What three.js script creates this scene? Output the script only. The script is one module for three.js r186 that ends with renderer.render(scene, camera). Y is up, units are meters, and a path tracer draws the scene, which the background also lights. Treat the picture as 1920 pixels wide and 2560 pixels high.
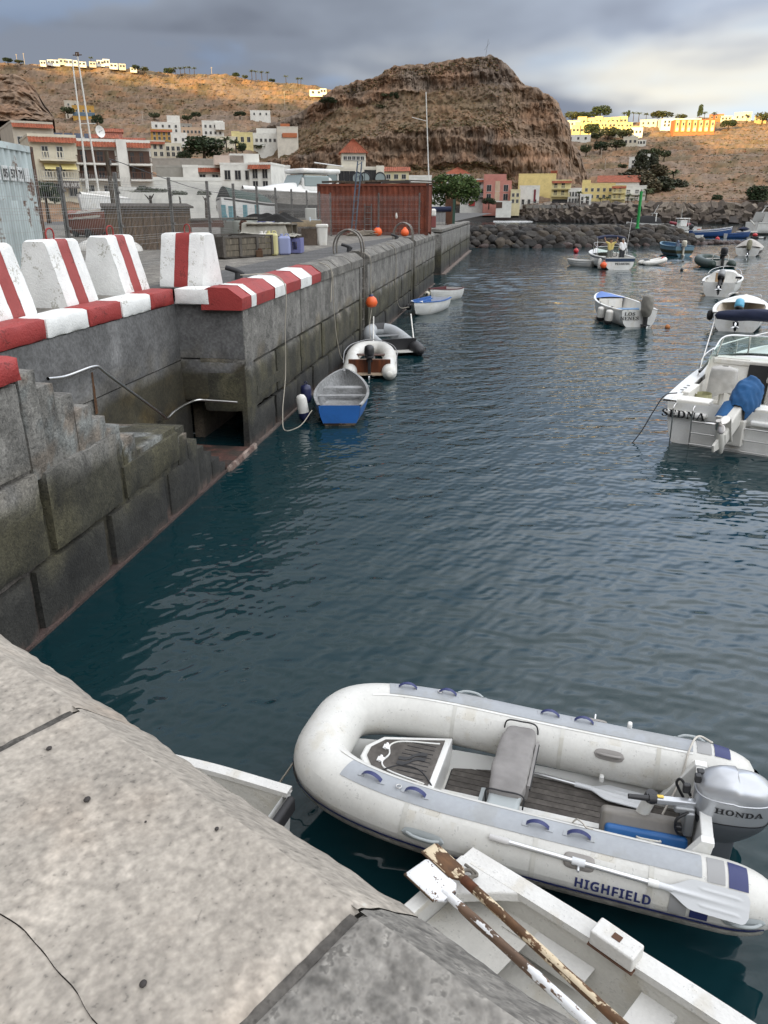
import * as THREE from 'three';
import { mergeGeometries, toCreasedNormals } from 'three/addons/utils/BufferGeometryUtils.js';
import { RoundedBoxGeometry } from 'three/addons/geometries/RoundedBoxGeometry.js';
import { ImprovedNoise } from 'three/addons/math/ImprovedNoise.js';
import { FontLoader } from 'three/addons/loaders/FontLoader.js';
import { TextGeometry } from 'three/addons/geometries/TextGeometry.js';
import { MarchingCubes } from 'three/addons/objects/MarchingCubes.js';

// ---------- camera, sky, sun, exposure ----------
const scene = new THREE.Scene();
const FPX = 1924, EYE = 4.3, PITCH = -0.3762, YAW = 0.16055;
const camera = new THREE.PerspectiveCamera(2 * Math.atan(1280 / FPX) * 180 / Math.PI, 0.75, 0.05, 6000);
camera.rotation.order = 'YXZ';
camera.position.set(0, EYE, 0);
camera.rotation.set(PITCH, YAW, 0);
camera.updateMatrixWorld();
const renderer = new THREE.WebGLRenderer({ antialias: true });
renderer.toneMapping = THREE.LinearToneMapping;
renderer.toneMappingExposure = 2.5;
renderer.shadowMap.enabled = true;

const clamp = (x, a = 0, b = 1) => Math.min(b, Math.max(a, x));
const lerp = (a, b, t) => a + (b - a) * t;
const sstep = (a, b, x) => { const t = clamp((x - a) / (b - a)); return t * t * (3 - 2 * t); };
const PN = new ImprovedNoise();
const fbm = (x, y, z = 0, o = 4) => { let s = 0, a = 0.5; for (let i = 0; i < o; i++) { s += a * PN.noise(x, y, z); x *= 2.03; y *= 2.03; z *= 2.03; a *= 0.5; } return s; };
function rand(seed) { let a = seed >>> 0; return () => { a = (a + 0x6D2B79F5) | 0; let t = Math.imul(a ^ (a >>> 15), 1 | a); t = (t + Math.imul(t ^ (t >>> 7), 61 | t)) ^ t; return ((t ^ (t >>> 14)) >>> 0) / 4294967296; }; }

const SUNTO = new THREE.Vector3(0.45, -0.146, -0.89).normalize();   // where the evening sun shines to
{
  const W = 1536, Hh = 768, data = new Float32Array(W * Hh * 4);
  const mix3 = (a, b, t) => [lerp(a[0], b[0], t), lerp(a[1], b[1], t), lerp(a[2], b[2], t)];
  for (let j = 0; j < Hh; j++) {
    if (j < Hh / 2 - 4) { for (let i = 0; i < W; i++) data.set([0.107, 0.118, 0.13, 1], (j * W + i) * 4); continue; }
    const el = ((j + 0.5) / Hh - 0.5) * Math.PI, y = Math.sin(el), c = Math.cos(el), eld = el * 180 / Math.PI;
    for (let i = 0; i < W; i++) {
      const ph = ((i + 0.5) / W - 0.5) * 2 * Math.PI, x = Math.cos(ph) * c, z = Math.sin(ph) * c;
      const az = Math.atan2(x, -z) * 180 / Math.PI;
      const yy = Math.max(y, 0) + 0.09, px = x / yy * 0.55, pz = z / yy * 0.55;
      const wx = fbm(px * 0.7 + 9, pz * 0.7, 3, 3) * 1.2;
      const n = fbm(px + wx, pz * 1.25 + wx, 1.7, 5) * 1.25 + 0.5;
      const m0 = fbm(px * 2.2 + 31, pz * 2.6 + wx, 7.7, 4) * 1.2 + 0.5, fine = fbm(az * 0.16 + wx, eld * 0.42, 4.4, 5) * 1.5, m = m0 * 0.6 + 0.2 + fine * 0.5;
      const rt = 1 + 0.75 * sstep(-8, 14, az), dark = [0.138, 0.157, 0.198].map((q) => q * rt), mid = [0.235, 0.268, 0.325].map((q) => q * rt), cream = [0.76, 0.725, 0.62], blue = [0.18, 0.255, 0.39];
      let col = mix3(dark, mid, clamp(n * 1.2 - 0.08 + (m - 0.5) * 0.9));
      col = mix3(col, blue, sstep(0.52, 0.75, m) * 0.5);
      // thinner, warmer cloud low over the land on the right
      const side = 0.25 + 0.75 * sstep(-14, 10, az) * (1 - sstep(120, 175, Math.abs(az)) * 0.3);
      const edge = 7.0 + 3 * sstep(-2, 14, az) + 14 * sstep(24, 62, az) + (n - 0.5) * 7 + (m - 0.5) * 3;
      const low = (1 - sstep(edge - 4.2, edge + 1.2, eld)) * side;
      col = mix3(col, mix3(cream, [0.60, 0.68, 0.74], clamp((m - 0.35) * 1.6)), low * 0.92);
      // the cloud deck lets more light through higher up
      const up = 1 + (2.6 + 1.6 * sstep(-25, 20, az)) * sstep(lerp(13, 10, sstep(-20, 15, az)), lerp(46, 30, sstep(-20, 15, az)), eld), gr = (col[0] + col[1] + col[2]) / 3, nt = 0.75 * sstep(12, 40, eld);
      for (let k = 0; k < 3; k++) col[k] = lerp(col[k], gr * [1.02, 1.0, 0.97][k], nt) * up;
      for (let k = 0; k < 3; k++) col[k] *= 0.546;   // matches the exposure
      if (eld < 0) col = [0.107, 0.118, 0.13];
      const o = (j * W + i) * 4; data[o] = col[0]; data[o + 1] = col[1]; data[o + 2] = col[2]; data[o + 3] = 1;
    }
  }
  const sky = new THREE.DataTexture(data, W, Hh, THREE.RGBAFormat, THREE.FloatType);
  sky.mapping = THREE.EquirectangularReflectionMapping; sky.magFilter = sky.minFilter = THREE.LinearFilter; sky.needsUpdate = true;
  scene.background = sky; scene.environment = sky;
}
const sun = new THREE.DirectionalLight(new THREE.Color(1, 0.70, 0.28), 5.0);
sun.position.copy(SUNTO).multiplyScalar(-900); sun.castShadow = true; sun.shadow.mapSize.set(4096, 4096);
Object.assign(sun.shadow.camera, { left: -900, right: 900, top: 500, bottom: -500, near: 1, far: 2400 });
scene.add(sun, sun.target);

// ---------- pixel helpers (photograph is 1920 x 2560) ----------
const V = (x, y, z) => new THREE.Vector3(x, y, z);
const camFwd = V(0, 0, -1).applyQuaternion(camera.quaternion);
function ray(u, v) { return V(u - 960, 1280 - v, -FPX).normalize().applyQuaternion(camera.quaternion); }
function atY(u, v, y) { const r = ray(u, v); return r.multiplyScalar((y - EYE) / r.y).add(camera.position); }
function atX(u, v, x) { const r = ray(u, v); return r.multiplyScalar(x / r.x).add(camera.position); }
function atZ(u, v, z) { const r = ray(u, v); return r.multiplyScalar(z / r.z).add(camera.position); }
function atD(u, v, d) { const r = ray(u, v); return r.multiplyScalar(d / Math.hypot(r.x, r.z)).add(camera.position); }
const mpp = (P) => P.clone().sub(camera.position).dot(camFwd) / FPX;   // metres for one photo pixel at P

// ---------- textures ----------
function tileNoise(period, seed) {
  const r = rand(seed), g = new Float32Array(period * period); for (let i = 0; i < g.length; i++) g[i] = r();
  return (x, y) => {
    const xi = Math.floor(x), yi = Math.floor(y); let fx = x - xi, fy = y - yi; fx = fx * fx * (3 - 2 * fx); fy = fy * fy * (3 - 2 * fy);
    const a = ((xi % period) + period) % period, b = (a + 1) % period, c = ((yi % period) + period) % period, d = (c + 1) % period;
    return lerp(lerp(g[c * period + a], g[c * period + b], fx), lerp(g[d * period + a], g[d * period + b], fx), fy);
  };
}
function tfbm(base, oct, seed) { const L = []; for (let i = 0; i < oct; i++) L.push(tileNoise(base << i, seed + i * 17)); return (u, v) => { let s = 0, a = 0.5, t = 0; for (let i = 0; i < oct; i++) { const p = base << i; s += a * L[i](u * p, v * p); t += a; a *= 0.55; } return s / t; }; }
function tex(size, fn, srgb, tile) {
  const d = new Uint8Array(size * size * 4);
  for (let j = 0; j < size; j++) for (let i = 0; i < size; i++) {
    const c = fn(i / size, j / size), o = (j * size + i) * 4;
    if (typeof c === 'number') d[o] = d[o + 1] = d[o + 2] = clamp(c) * 255; else for (let k = 0; k < 3; k++) d[o + k] = clamp(c[k]) * 255;
    d[o + 3] = 255;
  }
  const t = new THREE.DataTexture(d, size, size, THREE.RGBAFormat);
  t.wrapS = t.wrapT = THREE.RepeatWrapping; t.magFilter = THREE.LinearFilter; t.minFilter = THREE.LinearMipmapLinearFilter; t.generateMipmaps = true;
  if (srgb) t.colorSpace = THREE.SRGBColorSpace;
  t.repeat.set(1 / tile, 1 / tile); t.needsUpdate = true;
  return t;
}
const nA = tfbm(4, 7, 11), nB = tfbm(8, 6, 91), nC = tfbm(64, 3, 5), nD = tfbm(3, 5, 333);
const T = {
  // soft weathered mottling with fine grain
  mottle: tex(512, (u, v) => { const a = nA(u, v), c = nC(u, v); const m = 0.72 + 0.38 * (a - 0.5) * 2 * 0.6 + (c - 0.5) * 0.3; return [m + 0.01, m, m - 0.01]; }, true, 2.2),
  // exposed aggregate concrete
  aggregate: tex(1024, (u, v) => { const a = nA(u, v), c = nC(u * 1.0, v), b = nB(u, v); let m = 0.70 + (a - 0.5) * 0.55 + (c - 0.5) * 0.5; m -= 0.22 * sstep(0.58, 0.74, c) * sstep(0.4, 0.6, nC(u * 2, v * 2)); if (b > 0.66) m += 0.1; return [m, m * 0.99, m * 0.97]; }, true, 1.6),
  grainBump: tex(512, (u, v) => nA(u, v) * 0.5 + nC(u, v) * 0.5, false, 1.1),
  softBump: tex(256, (u, v) => nA(u, v), false, 1.5),
  // near pier: trowelled pinkish-grey concrete with pale and dark stains
  pier: tex(1024, (u, v) => {
    const w = nD(u, v), a = nA(u + 0.1 * w, v), b = nB(u, v), c = nC(u * 2, v * 2), e = nA(u * 2 + 0.3, v * 2 + 0.7);
    const f2 = nC((u * 3) % 1, (v * 3) % 1); let m = 0.80 + (a - 0.5) * 0.15 + (c - 0.5) * 0.22 + (e - 0.5) * 0.10 + (f2 - 0.5) * 0.2; if (f2 < 0.2) m -= 0.10; const k = sstep(0.5, 0.72, w);
    if (b > 0.615) m += (b - 0.615) * 0.8 * c;
    return [m * lerp(1.0, 1.02, k), m * lerp(0.97, 0.952, k), m * lerp(0.93, 0.885, k)];
  }, true, 2.4),
  asphalt: tex(512, (u, v) => 0.72 + (nC(u, v) - 0.5) * 0.5 + (nA(u, v) - 0.5) * 0.4, true, 2),
  rust: tex(1024, (u, v) => { const a = nA(u, v), b = nB(u, v * 0.5), s = nC(u, v); const k = sstep(0.60, 0.68, a * 0.6 + b * 0.4 + (s - 0.5) * 0.1); const p = 0.86 + (b - 0.5) * 0.25; return [lerp(p * 0.97, 0.36, k), lerp(p, 0.19, k), lerp(p, 0.11, k)]; }, true, 2.6),
  peel: tex(512, (u, v) => { const w3 = (v * 3) % 1, a = nA(u, w3), b = nB(u, w3), s = nC(u, v); const k = sstep(0.50, 0.54, a * 0.55 + b * 0.45 + (s - 0.5) * 0.12); const p = 0.93 + (s - 0.5) * 0.06, q = 0.34 + (b - 0.5) * 0.3; return [lerp(p, q * 1.1, k), lerp(p, q * 0.86, k), lerp(p, q * 0.68, k)]; }, true, 1.0),
  peelWhite: tex(512, (u, v) => { const a = nA(u, v), b = nB(u, v), s = nC(u, v); const k = sstep(0.58, 0.62, a * 0.35 + b * 0.45 + s * 0.2); const p = 0.93 + (s - 0.5) * 0.06, q = 0.34; return [lerp(p, q * 1.1, k), lerp(p, q * 0.86, k), lerp(p, q * 0.68, k)]; }, true, 0.4),
  wood: tex(512, (u, v) => { const w = nA(u * 4 % 1, v * 0.25) , c = nC(u, v * 0.1); const m = 0.7 + (w - 0.5) * 0.5 + (c - 0.5) * 0.35; return [m, m * 0.96, m * 0.9]; }, true, 1.2),
  dirt: tex(1024, (u, v) => { const a = nA(u, v), b = nB(u, v), s = nC(u, v); let m = 0.94 + (a - 0.5) * 0.14 + (s - 0.5) * 0.05; const k = sstep(0.58, 0.72, b) * 0.032; return [m - k * 0.8, m - k, m - k * 1.5]; }, true, 1.4),
  flake: tex(512, (u, v) => { const a = nA(u, v), b = nB(u, v), s = nC(u, v), k = sstep(0.665, 0.685, b * 0.6 + s * 0.4), m = 0.93 + (a - 0.5) * 0.18 + (s - 0.5) * 0.06; return [lerp(m, 0.76, k), lerp(m, 0.75, k), lerp(m * 0.99, 0.72, k)]; }, true, 1.3),
  scuff: tex(1024, (u, v) => { const a = nA(u, v), b = nB(u, v), s = nC(u, v), w = nD(u, v), l = nB((u + 0.37) % 1, (v * 2) % 1); let m = 0.94 + (a - 0.5) * 0.12 + (s - 0.5) * 0.05; const k = sstep(0.54, 0.7, b * 0.6 + w * 0.4) * 0.05; if (Math.abs(l - 0.5) < 0.006 && w > 0.5) m -= 0.16 * s; if (s > 0.74 && b > 0.5) m -= 0.1; return [m - k * 0.75, m - k, m - k * 1.5]; }, true, 1.1),
  weave: tex(256, (u, v) => 0.86 + 0.06 * Math.sin(u * 402) * Math.sin(v * 402) + (nA(u, v) - 0.5) * 0.25, true, 0.6),
  tileRoof: tex(512, (u, v) => { const a = nA(u, v), s = nC(u, v); const m = 0.8 + (a - 0.5) * 0.5 + (s - 0.5) * 0.3; return [m, m * 0.93, m * 0.9]; }, true, 3),
  plaster: tex(512, (u, v) => { const a = nA(u, v), b = nB(u, v); const m = 0.92 + (a - 0.5) * 0.16 + (b - 0.5) * 0.08; return [m, m, m * 0.98]; }, true, 5),
};
const M = {};
function mat(key, rgb, o = {}) {
  if (M[key]) return M[key];
  const m = new (o.phys ? THREE.MeshPhysicalMaterial : THREE.MeshStandardMaterial)({ roughness: o.r ?? 0.8, metalness: o.m ?? 0 });
  m.color.setRGB(rgb[0], rgb[1], rgb[2]);
  if (o.map) m.map = T[o.map];
  if (o.bump) { m.bumpMap = T[o.bumpTex || 'grainBump']; m.bumpScale = o.bump; }
  if (o.vc) m.vertexColors = true;
  if (o.phys) Object.assign(m, o.phys);
  m.side = THREE.DoubleSide; m.name = key;
  return (M[key] = m);
}

// ---------- geometry helpers ----------
function boxUV(g, off = 0) {
  if (g.userData.keepUV) return g;
  const p = g.attributes.position, n = p.count, uv = new Float32Array(n * 2), a = V(), b = V(), c = V();
  for (let i = 0; i + 2 < n; i += 3) {
    a.fromBufferAttribute(p, i); b.fromBufferAttribute(p, i + 1).sub(a); c.fromBufferAttribute(p, i + 2).sub(a); b.cross(c);
    const ax = Math.abs(b.x), ay = Math.abs(b.y), az = Math.abs(b.z);
    for (let k = 0; k < 3; k++) {
      const x = p.getX(i + k) + off, y = p.getY(i + k) + off * 0.37, z = p.getZ(i + k) + off * 0.71; let s, t;
      if (ay >= ax && ay >= az) { s = x; t = z; } else if (ax >= az) { s = z; t = y; } else { s = x; t = y; }
      uv[(i + k) * 2] = s; uv[(i + k) * 2 + 1] = t;
    }
  }
  g.setAttribute('uv', new THREE.BufferAttribute(uv, 2));
  return g;
}
function flat(g) {
  let r = g.index ? g.toNonIndexed() : g;
  for (const k of Object.keys(r.attributes)) if (!['position', 'normal', 'color'].includes(k) && !(k === 'uv' && g.userData.keepUV)) r.deleteAttribute(k);
  if (!r.attributes.normal) r.computeVertexNormals();
  r.userData.keepUV = g.userData.keepUV;
  return r;
}
let offN = 0;
function G(list) {
  list = [].concat(list).map(flat); const col = list.some((g) => g.attributes.color);
  if (col) for (const g of list) if (!g.attributes.color) g.setAttribute('color', new THREE.BufferAttribute(new Float32Array(g.attributes.position.count * 3).fill(1), 3));
  const keep = list[0].userData.keepUV, g = list.length > 1 ? mergeGeometries(list) : list[0];
  g.userData.keepUV = keep; offN += 1.7;
  return boxUV(g, offN % 37);
}
const taken = {};
function uniq(name) { const n = taken[name] = (taken[name] ?? -1) + 1; return n ? name + '_' + String(n).padStart(3, '0') : name; }
function part(name, geos, m, parent, label) {
  const o = new THREE.Mesh(geos.isBufferGeometry && geos.userData.ready ? geos : G(geos), m);
  o.name = name; o.castShadow = o.receiveShadow = true; parent.add(o);
  if (label) o.userData.label = label;
  return o;
}
const ready = (geos) => { const g = G(geos); g.userData.ready = true; return g; };
function thing(name, label, category, pos = [0, 0, 0], turn = 0, group) {
  const o = new THREE.Group(); o.name = uniq(name); scene.add(o);
  if (pos.isVector3) o.position.copy(pos); else o.position.set(...pos);
  o.rotation.y = turn; o.userData = { label, category }; if (group) o.userData.group = group;
  return o;
}
function single(name, geos, m, label, category, group) { const o = part(uniq(name), geos, m, scene); o.userData = { label, category }; if (group) o.userData.group = group; return o; }
function structure(name, geos, m) { const o = part(uniq(name), geos, m, scene); o.userData.kind = 'structure'; return o; }
function structGroup(name) { const o = new THREE.Group(); o.name = uniq(name); o.userData.kind = 'structure'; scene.add(o); return o; }
function copyOf(o, pos, turn, label, base) { const c = o.clone(); c.userData = { ...o.userData }; c.name = uniq(base || o.name.replace(/_\d{3}$/, '')); if (pos) pos.isVector3 ? c.position.copy(pos) : c.position.set(...pos); if (turn !== undefined) c.rotation.y = turn; if (label) c.userData.label = label; scene.add(c); return c; }

const tr = (g, x, y, z, rx = 0, ry = 0, rz = 0) => { if (rx || ry || rz) g.applyMatrix4(new THREE.Matrix4().makeRotationFromEuler(new THREE.Euler(rx, ry, rz, 'YXZ'))); return g.translate(x, y, z); };
const bx = (w, h, d, x = 0, y = 0, z = 0, rx = 0, ry = 0, rz = 0) => tr(new THREE.BoxGeometry(w, h, d), x, y, z, rx, ry, rz);
const rbx = (w, h, d, r, x = 0, y = 0, z = 0, rx = 0, ry = 0, rz = 0, s = 2) => tr(new RoundedBoxGeometry(w, h, d, s, Math.min(r, w / 2.01, h / 2.01, d / 2.01)), x, y, z, rx, ry, rz);
const cyl = (r0, r1, h, x = 0, y = 0, z = 0, rx = 0, ry = 0, rz = 0, n = 16) => tr(new THREE.CylinderGeometry(r1, r0, h, n), x, y, z, rx, ry, rz);
const sph = (r, x, y, z, sx = 1, sy = 1, sz = 1, n = 14) => new THREE.SphereGeometry(r, n, Math.ceil(n * 0.7)).scale(sx, sy, sz).translate(x, y, z);
const lathe = (pts, x = 0, y = 0, z = 0, rx = 0, ry = 0, rz = 0, n = 20) => tr(new THREE.LatheGeometry(pts.map((p) => new THREE.Vector2(p[0], p[1])), n), x, y, z, rx, ry, rz);
const vec = (p) => (p.isVector3 ? p : V(...p));
function tube(pts, r, seg, n = 8, closed = false) { const c = new THREE.CatmullRomCurve3(pts.map(vec), closed, 'centripetal'); return new THREE.TubeGeometry(c, seg || pts.length * 6, r, n, closed); }
function bar(a, b, r, n = 8, r2) { a = vec(a); b = vec(b); const d = b.clone().sub(a), g = new THREE.CylinderGeometry(r2 ?? r, r, d.length(), n); g.applyQuaternion(new THREE.Quaternion().setFromUnitVectors(V(0, 1, 0), d.clone().normalize())); const m = a.add(b).multiplyScalar(0.5); return g.translate(m.x, m.y, m.z); }
function poly(pts, depth, bevel = 0, x = 0, y = 0, z = 0, rx = 0, ry = 0, rz = 0) { const s = new THREE.Shape(pts.map((p) => new THREE.Vector2(p[0], p[1]))); return tr(new THREE.ExtrudeGeometry(s, { depth, bevelEnabled: bevel > 0, bevelSize: bevel, bevelThickness: bevel, bevelSegments: 2, steps: 1 }), x, y, z, rx, ry, rz); }
// grid surface from f(s, t) -> [x, y, z]
function surf(f, ns, nt, smooth = true) {
  const pos = [], idx = [];
  for (let j = 0; j <= nt; j++) for (let i = 0; i <= ns; i++) { const p = f(i / ns, j / nt); pos.push(p[0], p[1], p[2]); }
  for (let j = 0; j < nt; j++) for (let i = 0; i < ns; i++) { const a = j * (ns + 1) + i, b = a + 1, c = a + ns + 1, d = c + 1; idx.push(a, b, d, a, d, c); }
  const g = new THREE.BufferGeometry(); g.setAttribute('position', new THREE.Float32BufferAttribute(pos, 3)); g.setIndex(idx);
  if (!smooth) { const h = g.toNonIndexed(); h.computeVertexNormals(); return h; }
  g.computeVertexNormals(); return g;
}
function paint(g, fn) { const h = flat(g), p = h.attributes.position, n = h.attributes.normal, c = new Float32Array(p.count * 3); for (let i = 0; i < p.count; i++) { const k = fn(p.getX(i), p.getY(i), p.getZ(i), n.getY(i)); c[i * 3] = k[0]; c[i * 3 + 1] = k[1]; c[i * 3 + 2] = k[2]; } h.setAttribute('color', new THREE.BufferAttribute(c, 3)); return h; }
const fontB = await new FontLoader().loadAsync('fonts/droid/droid_sans_bold.typeface.json');
const fontS = await new FontLoader().loadAsync('fonts/droid/droid_serif_bold.typeface.json');
function text(str, size, depth, font = fontB, stretch = 1) { const g = new TextGeometry(str, { font, size, depth, curveSegments: 4, bevelEnabled: false }); g.computeBoundingBox(); const b = g.boundingBox; return g.translate(-(b.min.x + b.max.x) / 2, -(b.min.y + b.max.y) / 2, 0).scale(stretch, 1, 1); }

// ================= SETTING =================
// ---------- water ----------
{
  const lines = (lo, hi, s0, k) => { const a = [0]; let x = 0; while (x < hi) { x += s0 + k * x; a.push(x); } x = 0; while (x > lo) { x -= s0 + k * -x; a.unshift(x); } return a; };
  const xs = lines(-60, 420, 0.07, 0.0115), zs = lines(-430, 14, 0.06, 0.0058);
  const R = rand(7), waves = [];
  for (let i = 0; i < 46; i++) {
    const lam = 0.28 * Math.pow(14, Math.pow(R(), 1.25)), dir = -0.5 + (R() - 0.5) * 2.5, k = 2 * Math.PI / lam;
    waves.push({ lam, kx: k * Math.cos(dir + Math.PI / 2), kz: k * Math.sin(dir + Math.PI / 2), ph: R() * 6.28, a: lam * (lam < 1 ? 0.0016 : 0.0026) * (0.6 + 0.8 * R()) });
  }
  const nx = xs.length, nz = zs.length, pos = new Float32Array(nx * nz * 3), uv = new Float32Array(nx * nz * 2), idx = new Uint32Array((nx - 1) * (nz - 1) * 6);
  waves.sort((p, r) => r.lam - p.lam);
  const NW = waves.length, sx = new Float32Array(nx * NW), cx = new Float32Array(nx * NW), sz = new Float32Array(NW), cz = new Float32Array(NW), lam = Float32Array.from(waves, (w) => w.lam), am = Float32Array.from(waves, (w) => w.a);
  for (let i = 0; i < nx; i++) for (let w = 0; w < NW; w++) { sx[i * NW + w] = Math.sin(waves[w].kx * xs[i]); cx[i * NW + w] = Math.cos(waves[w].kx * xs[i]); }
  for (let j = 0; j < nz; j++) {
    const z = zs[j]; for (let w = 0; w < NW; w++) { sz[w] = Math.sin(waves[w].kz * z + waves[w].ph); cz[w] = Math.cos(waves[w].kz * z + waves[w].ph); }
    for (let i = 0; i < nx; i++) {
      const x = xs[i], sp = Math.max(0.06 + 0.0058 * Math.abs(z), 0.07 + 0.0115 * Math.abs(x) * 0.6);
      // gusts: calmer and rougher lanes
      const gust = 0.75 + 0.9 * PN.noise(x * 0.07 + 5, z * 0.035, 2.2) + 0.35 * PN.noise(x * 0.3, z * 0.14, 8.1);
      const amp = clamp(gust, 0.12, 1.7) * (0.17 + 1.45 * sstep(7, 62, -z));
      let y = 0; const b = i * NW;
      for (let w = 0; w < NW; w++) { let f = (lam[w] / sp - 2) / 1.6; if (f <= 0) break; if (f > 1) f = 1; y += f * f * (3 - 2 * f) * am[w] * (sx[b + w] * cz[w] + cx[b + w] * sz[w]); }
      const o = (j * nx + i) * 3; pos[o] = x; pos[o + 1] = y * amp; pos[o + 2] = z;
      uv[(j * nx + i) * 2] = x; uv[(j * nx + i) * 2 + 1] = z;
    }
  }
  
  let q = 0; for (let j = 0; j < nz - 1; j++) for (let i = 0; i < nx - 1; i++) { const a = j * nx + i, b = a + 1, c = a + nx, d = c + 1; idx[q++] = a; idx[q++] = c; idx[q++] = b; idx[q++] = b; idx[q++] = c; idx[q++] = d; }
  const g = new THREE.BufferGeometry(); g.setAttribute('position', new THREE.BufferAttribute(pos, 3)); g.setAttribute('uv', new THREE.BufferAttribute(uv, 2)); g.setIndex(new THREE.BufferAttribute(idx, 1)); g.computeVertexNormals(); g.userData.ready = true;
  // ripple relief, tileable: many short sines on an integer lattice
  const S = 512, h = new Float32Array(S * S), R2 = rand(21), comp = [];
  for (let i = 0; i < 60; i++) { const m = 5 + Math.floor(Math.pow(R2(), 1.5) * 38), th = 1.1 + (R2() - 0.5) * 2.3; comp.push([Math.round(m * Math.cos(th)), Math.round(m * Math.sin(th)), R2() * 6.28, 1 / Math.pow(m, 1.05)]); }
  for (const [a, b, p, w] of comp) { const X = new Float32Array(S), Y = new Float32Array(S), Z = new Float32Array(S), Q = new Float32Array(S); for (let i = 0; i < S; i++) { X[i] = w * Math.sin(6.28318 * a * i / S + p); Y[i] = w * Math.cos(6.28318 * a * i / S + p); Z[i] = Math.cos(6.28318 * b * i / S); Q[i] = Math.sin(6.28318 * b * i / S); } for (let j = 0; j < S; j++) { const c = Z[j], d = Q[j], o = j * S; for (let i = 0; i < S; i++) h[o + i] += X[i] * c + Y[i] * d; } }
  let lo = 1e9, hi = -1e9; for (let i = 0; i < S * S; i++) { lo = Math.min(lo, h[i]); hi = Math.max(hi, h[i]); }
  const bump = tex(S, (u, v) => (h[Math.min(S - 1, Math.round(v * S)) * S + Math.min(S - 1, Math.round(u * S))] - lo) / (hi - lo), false, 4.7);
  const wm = new THREE.MeshPhysicalMaterial({ roughness: 0.03, metalness: 0, ior: 1.333, specularIntensity: 1 });
  wm.color.setRGB(0.0042, 0.0215, 0.0265); wm.bumpMap = bump; wm.bumpScale = 0.026;
  structure('water', g, wm);
}

// ---------- hills ----------
function interp(tab, x) { for (let i = 0; i + 1 < tab.length; i++) if (x <= tab[i + 1][0]) { const [a, p] = tab[i], [b, q] = tab[i + 1]; return lerp(p, q, clamp((x - a) / (b - a))); } return tab[tab.length - 1][1]; }
function cubicRow(a, b, c, d, t) { const t2 = t * t, t3 = t2 * t; return 0.5 * (2 * b + (c - a) * t + (2 * a - 5 * b + 4 * c - d) * t2 + (3 * b - a - 3 * c + d) * t3); }
// ctrl(u, k) -> world point for guide row k; returns a displaced sheet with colours
function hill(name, u0, u1, nu, nrow, perRow, ctrl, disp, colour) {
  const guide = [], nt = (nrow - 1) * perRow;
  for (let i = 0; i <= nu; i++) { const u = lerp(u0, u1, i / nu), c = []; for (let k = 0; k < nrow; k++) c.push(ctrl(u, k)); guide.push(c); }
  const at = (i, j) => {
    const c = guide[i], s = Math.min(nrow - 1.00001, j / perRow), k = Math.floor(s), t = s - k;
    const a = c[Math.max(0, k - 1)], b = c[k], e = c[k + 1], d = k + 2 >= nrow - 1 ? e.clone().multiplyScalar(2).sub(b) : c[k + 2];
    if (k === nrow - 2) return b.clone().lerp(e, t);
    return V(cubicRow(a.x, b.x, e.x, d.x, t), cubicRow(a.y, b.y, e.y, d.y, t), cubicRow(a.z, b.z, e.z, d.z, t));
  };
  const P = []; for (let j = 0; j <= nt; j++) for (let i = 0; i <= nu; i++) P.push(at(i, j));
  const pos = new Float32Array(P.length * 3), col = new Float32Array(P.length * 3), uv = new Float32Array(P.length * 2), idx = [];
  P.forEach((p, n) => {
    const j = Math.floor(n / (nu + 1)), i = n % (nu + 1), s = j / perRow, u = lerp(u0, u1, i / nu);
    const out = V(-p.x, 0, -p.z).normalize(), d = disp(p, s, u); if (name === 'hillside' && s > 1.2 && s < nrow - 1.6) { const q = (p.y + 2 * PN.noise(p.x * 0.02, 5, p.z * 0.02)) / 4.2, fr = q - Math.floor(q); d[1] += (sstep(0.3, 0.75, fr) - fr) * 4.2 * 0.75; }
    const x = p.x + out.x * d[0], y = p.y + d[1], z = p.z + out.z * d[0];
    pos[n * 3] = x; pos[n * 3 + 1] = y; pos[n * 3 + 2] = z; uv[n * 2] = x + z * 0.3; uv[n * 2 + 1] = y * 1.0 + z * 0.8;
    const c = colour(x, y, z, s, u); col[n * 3] = c[0]; col[n * 3 + 1] = c[1]; col[n * 3 + 2] = c[2];
  });
  for (let j = 0; j < nt; j++) for (let i = 0; i < nu; i++) { const a = j * (nu + 1) + i, b = a + 1, c = a + nu + 1, d = c + 1; idx.push(a, b, d, a, d, c); }
  const g = new THREE.BufferGeometry(); g.setAttribute('position', new THREE.BufferAttribute(pos, 3)); g.setAttribute('color', new THREE.BufferAttribute(col, 3)); g.setAttribute('uv', new THREE.BufferAttribute(uv, 2)); g.setIndex(idx); g.computeVertexNormals(); g.userData.ready = true;
  const m = structure(name, g, name === 'hillside' ? mat('hillside', [1, 1, 1], { vc: true, r: 0.97, bump: 0.8, bumpTex: 'hillBump' }) : mat('cliff rock', [1, 1, 1], { vc: true, r: 0.97, bump: 0.9, bumpTex: 'cliffBump' }));
  return { g, nu, nt, perRow, pos, at: (u, s) => { const i = clamp(Math.round((u - u0) / (u1 - u0) * nu), 0, nu), j = clamp(Math.round(s * perRow), 0, nt), n = (j * (nu + 1) + i) * 3; return V(pos[n], pos[n + 1], pos[n + 2]); } };
}
T.cliffBump = tex(512, (u, v) => { const w = (u * 5) % 1; return Math.abs(nA(w, v) - 0.5) * 1.1 + nB(u, v) * 0.45; }, false, 16);
T.hillBump = tex(512, (u, v) => nA(u, v) * 0.6 + nB(u, v) * 0.4, false, 9);
const mixc = (a, b, t) => [lerp(a[0], b[0], t), lerp(a[1], b[1], t), lerp(a[2], b[2], t)];
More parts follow.
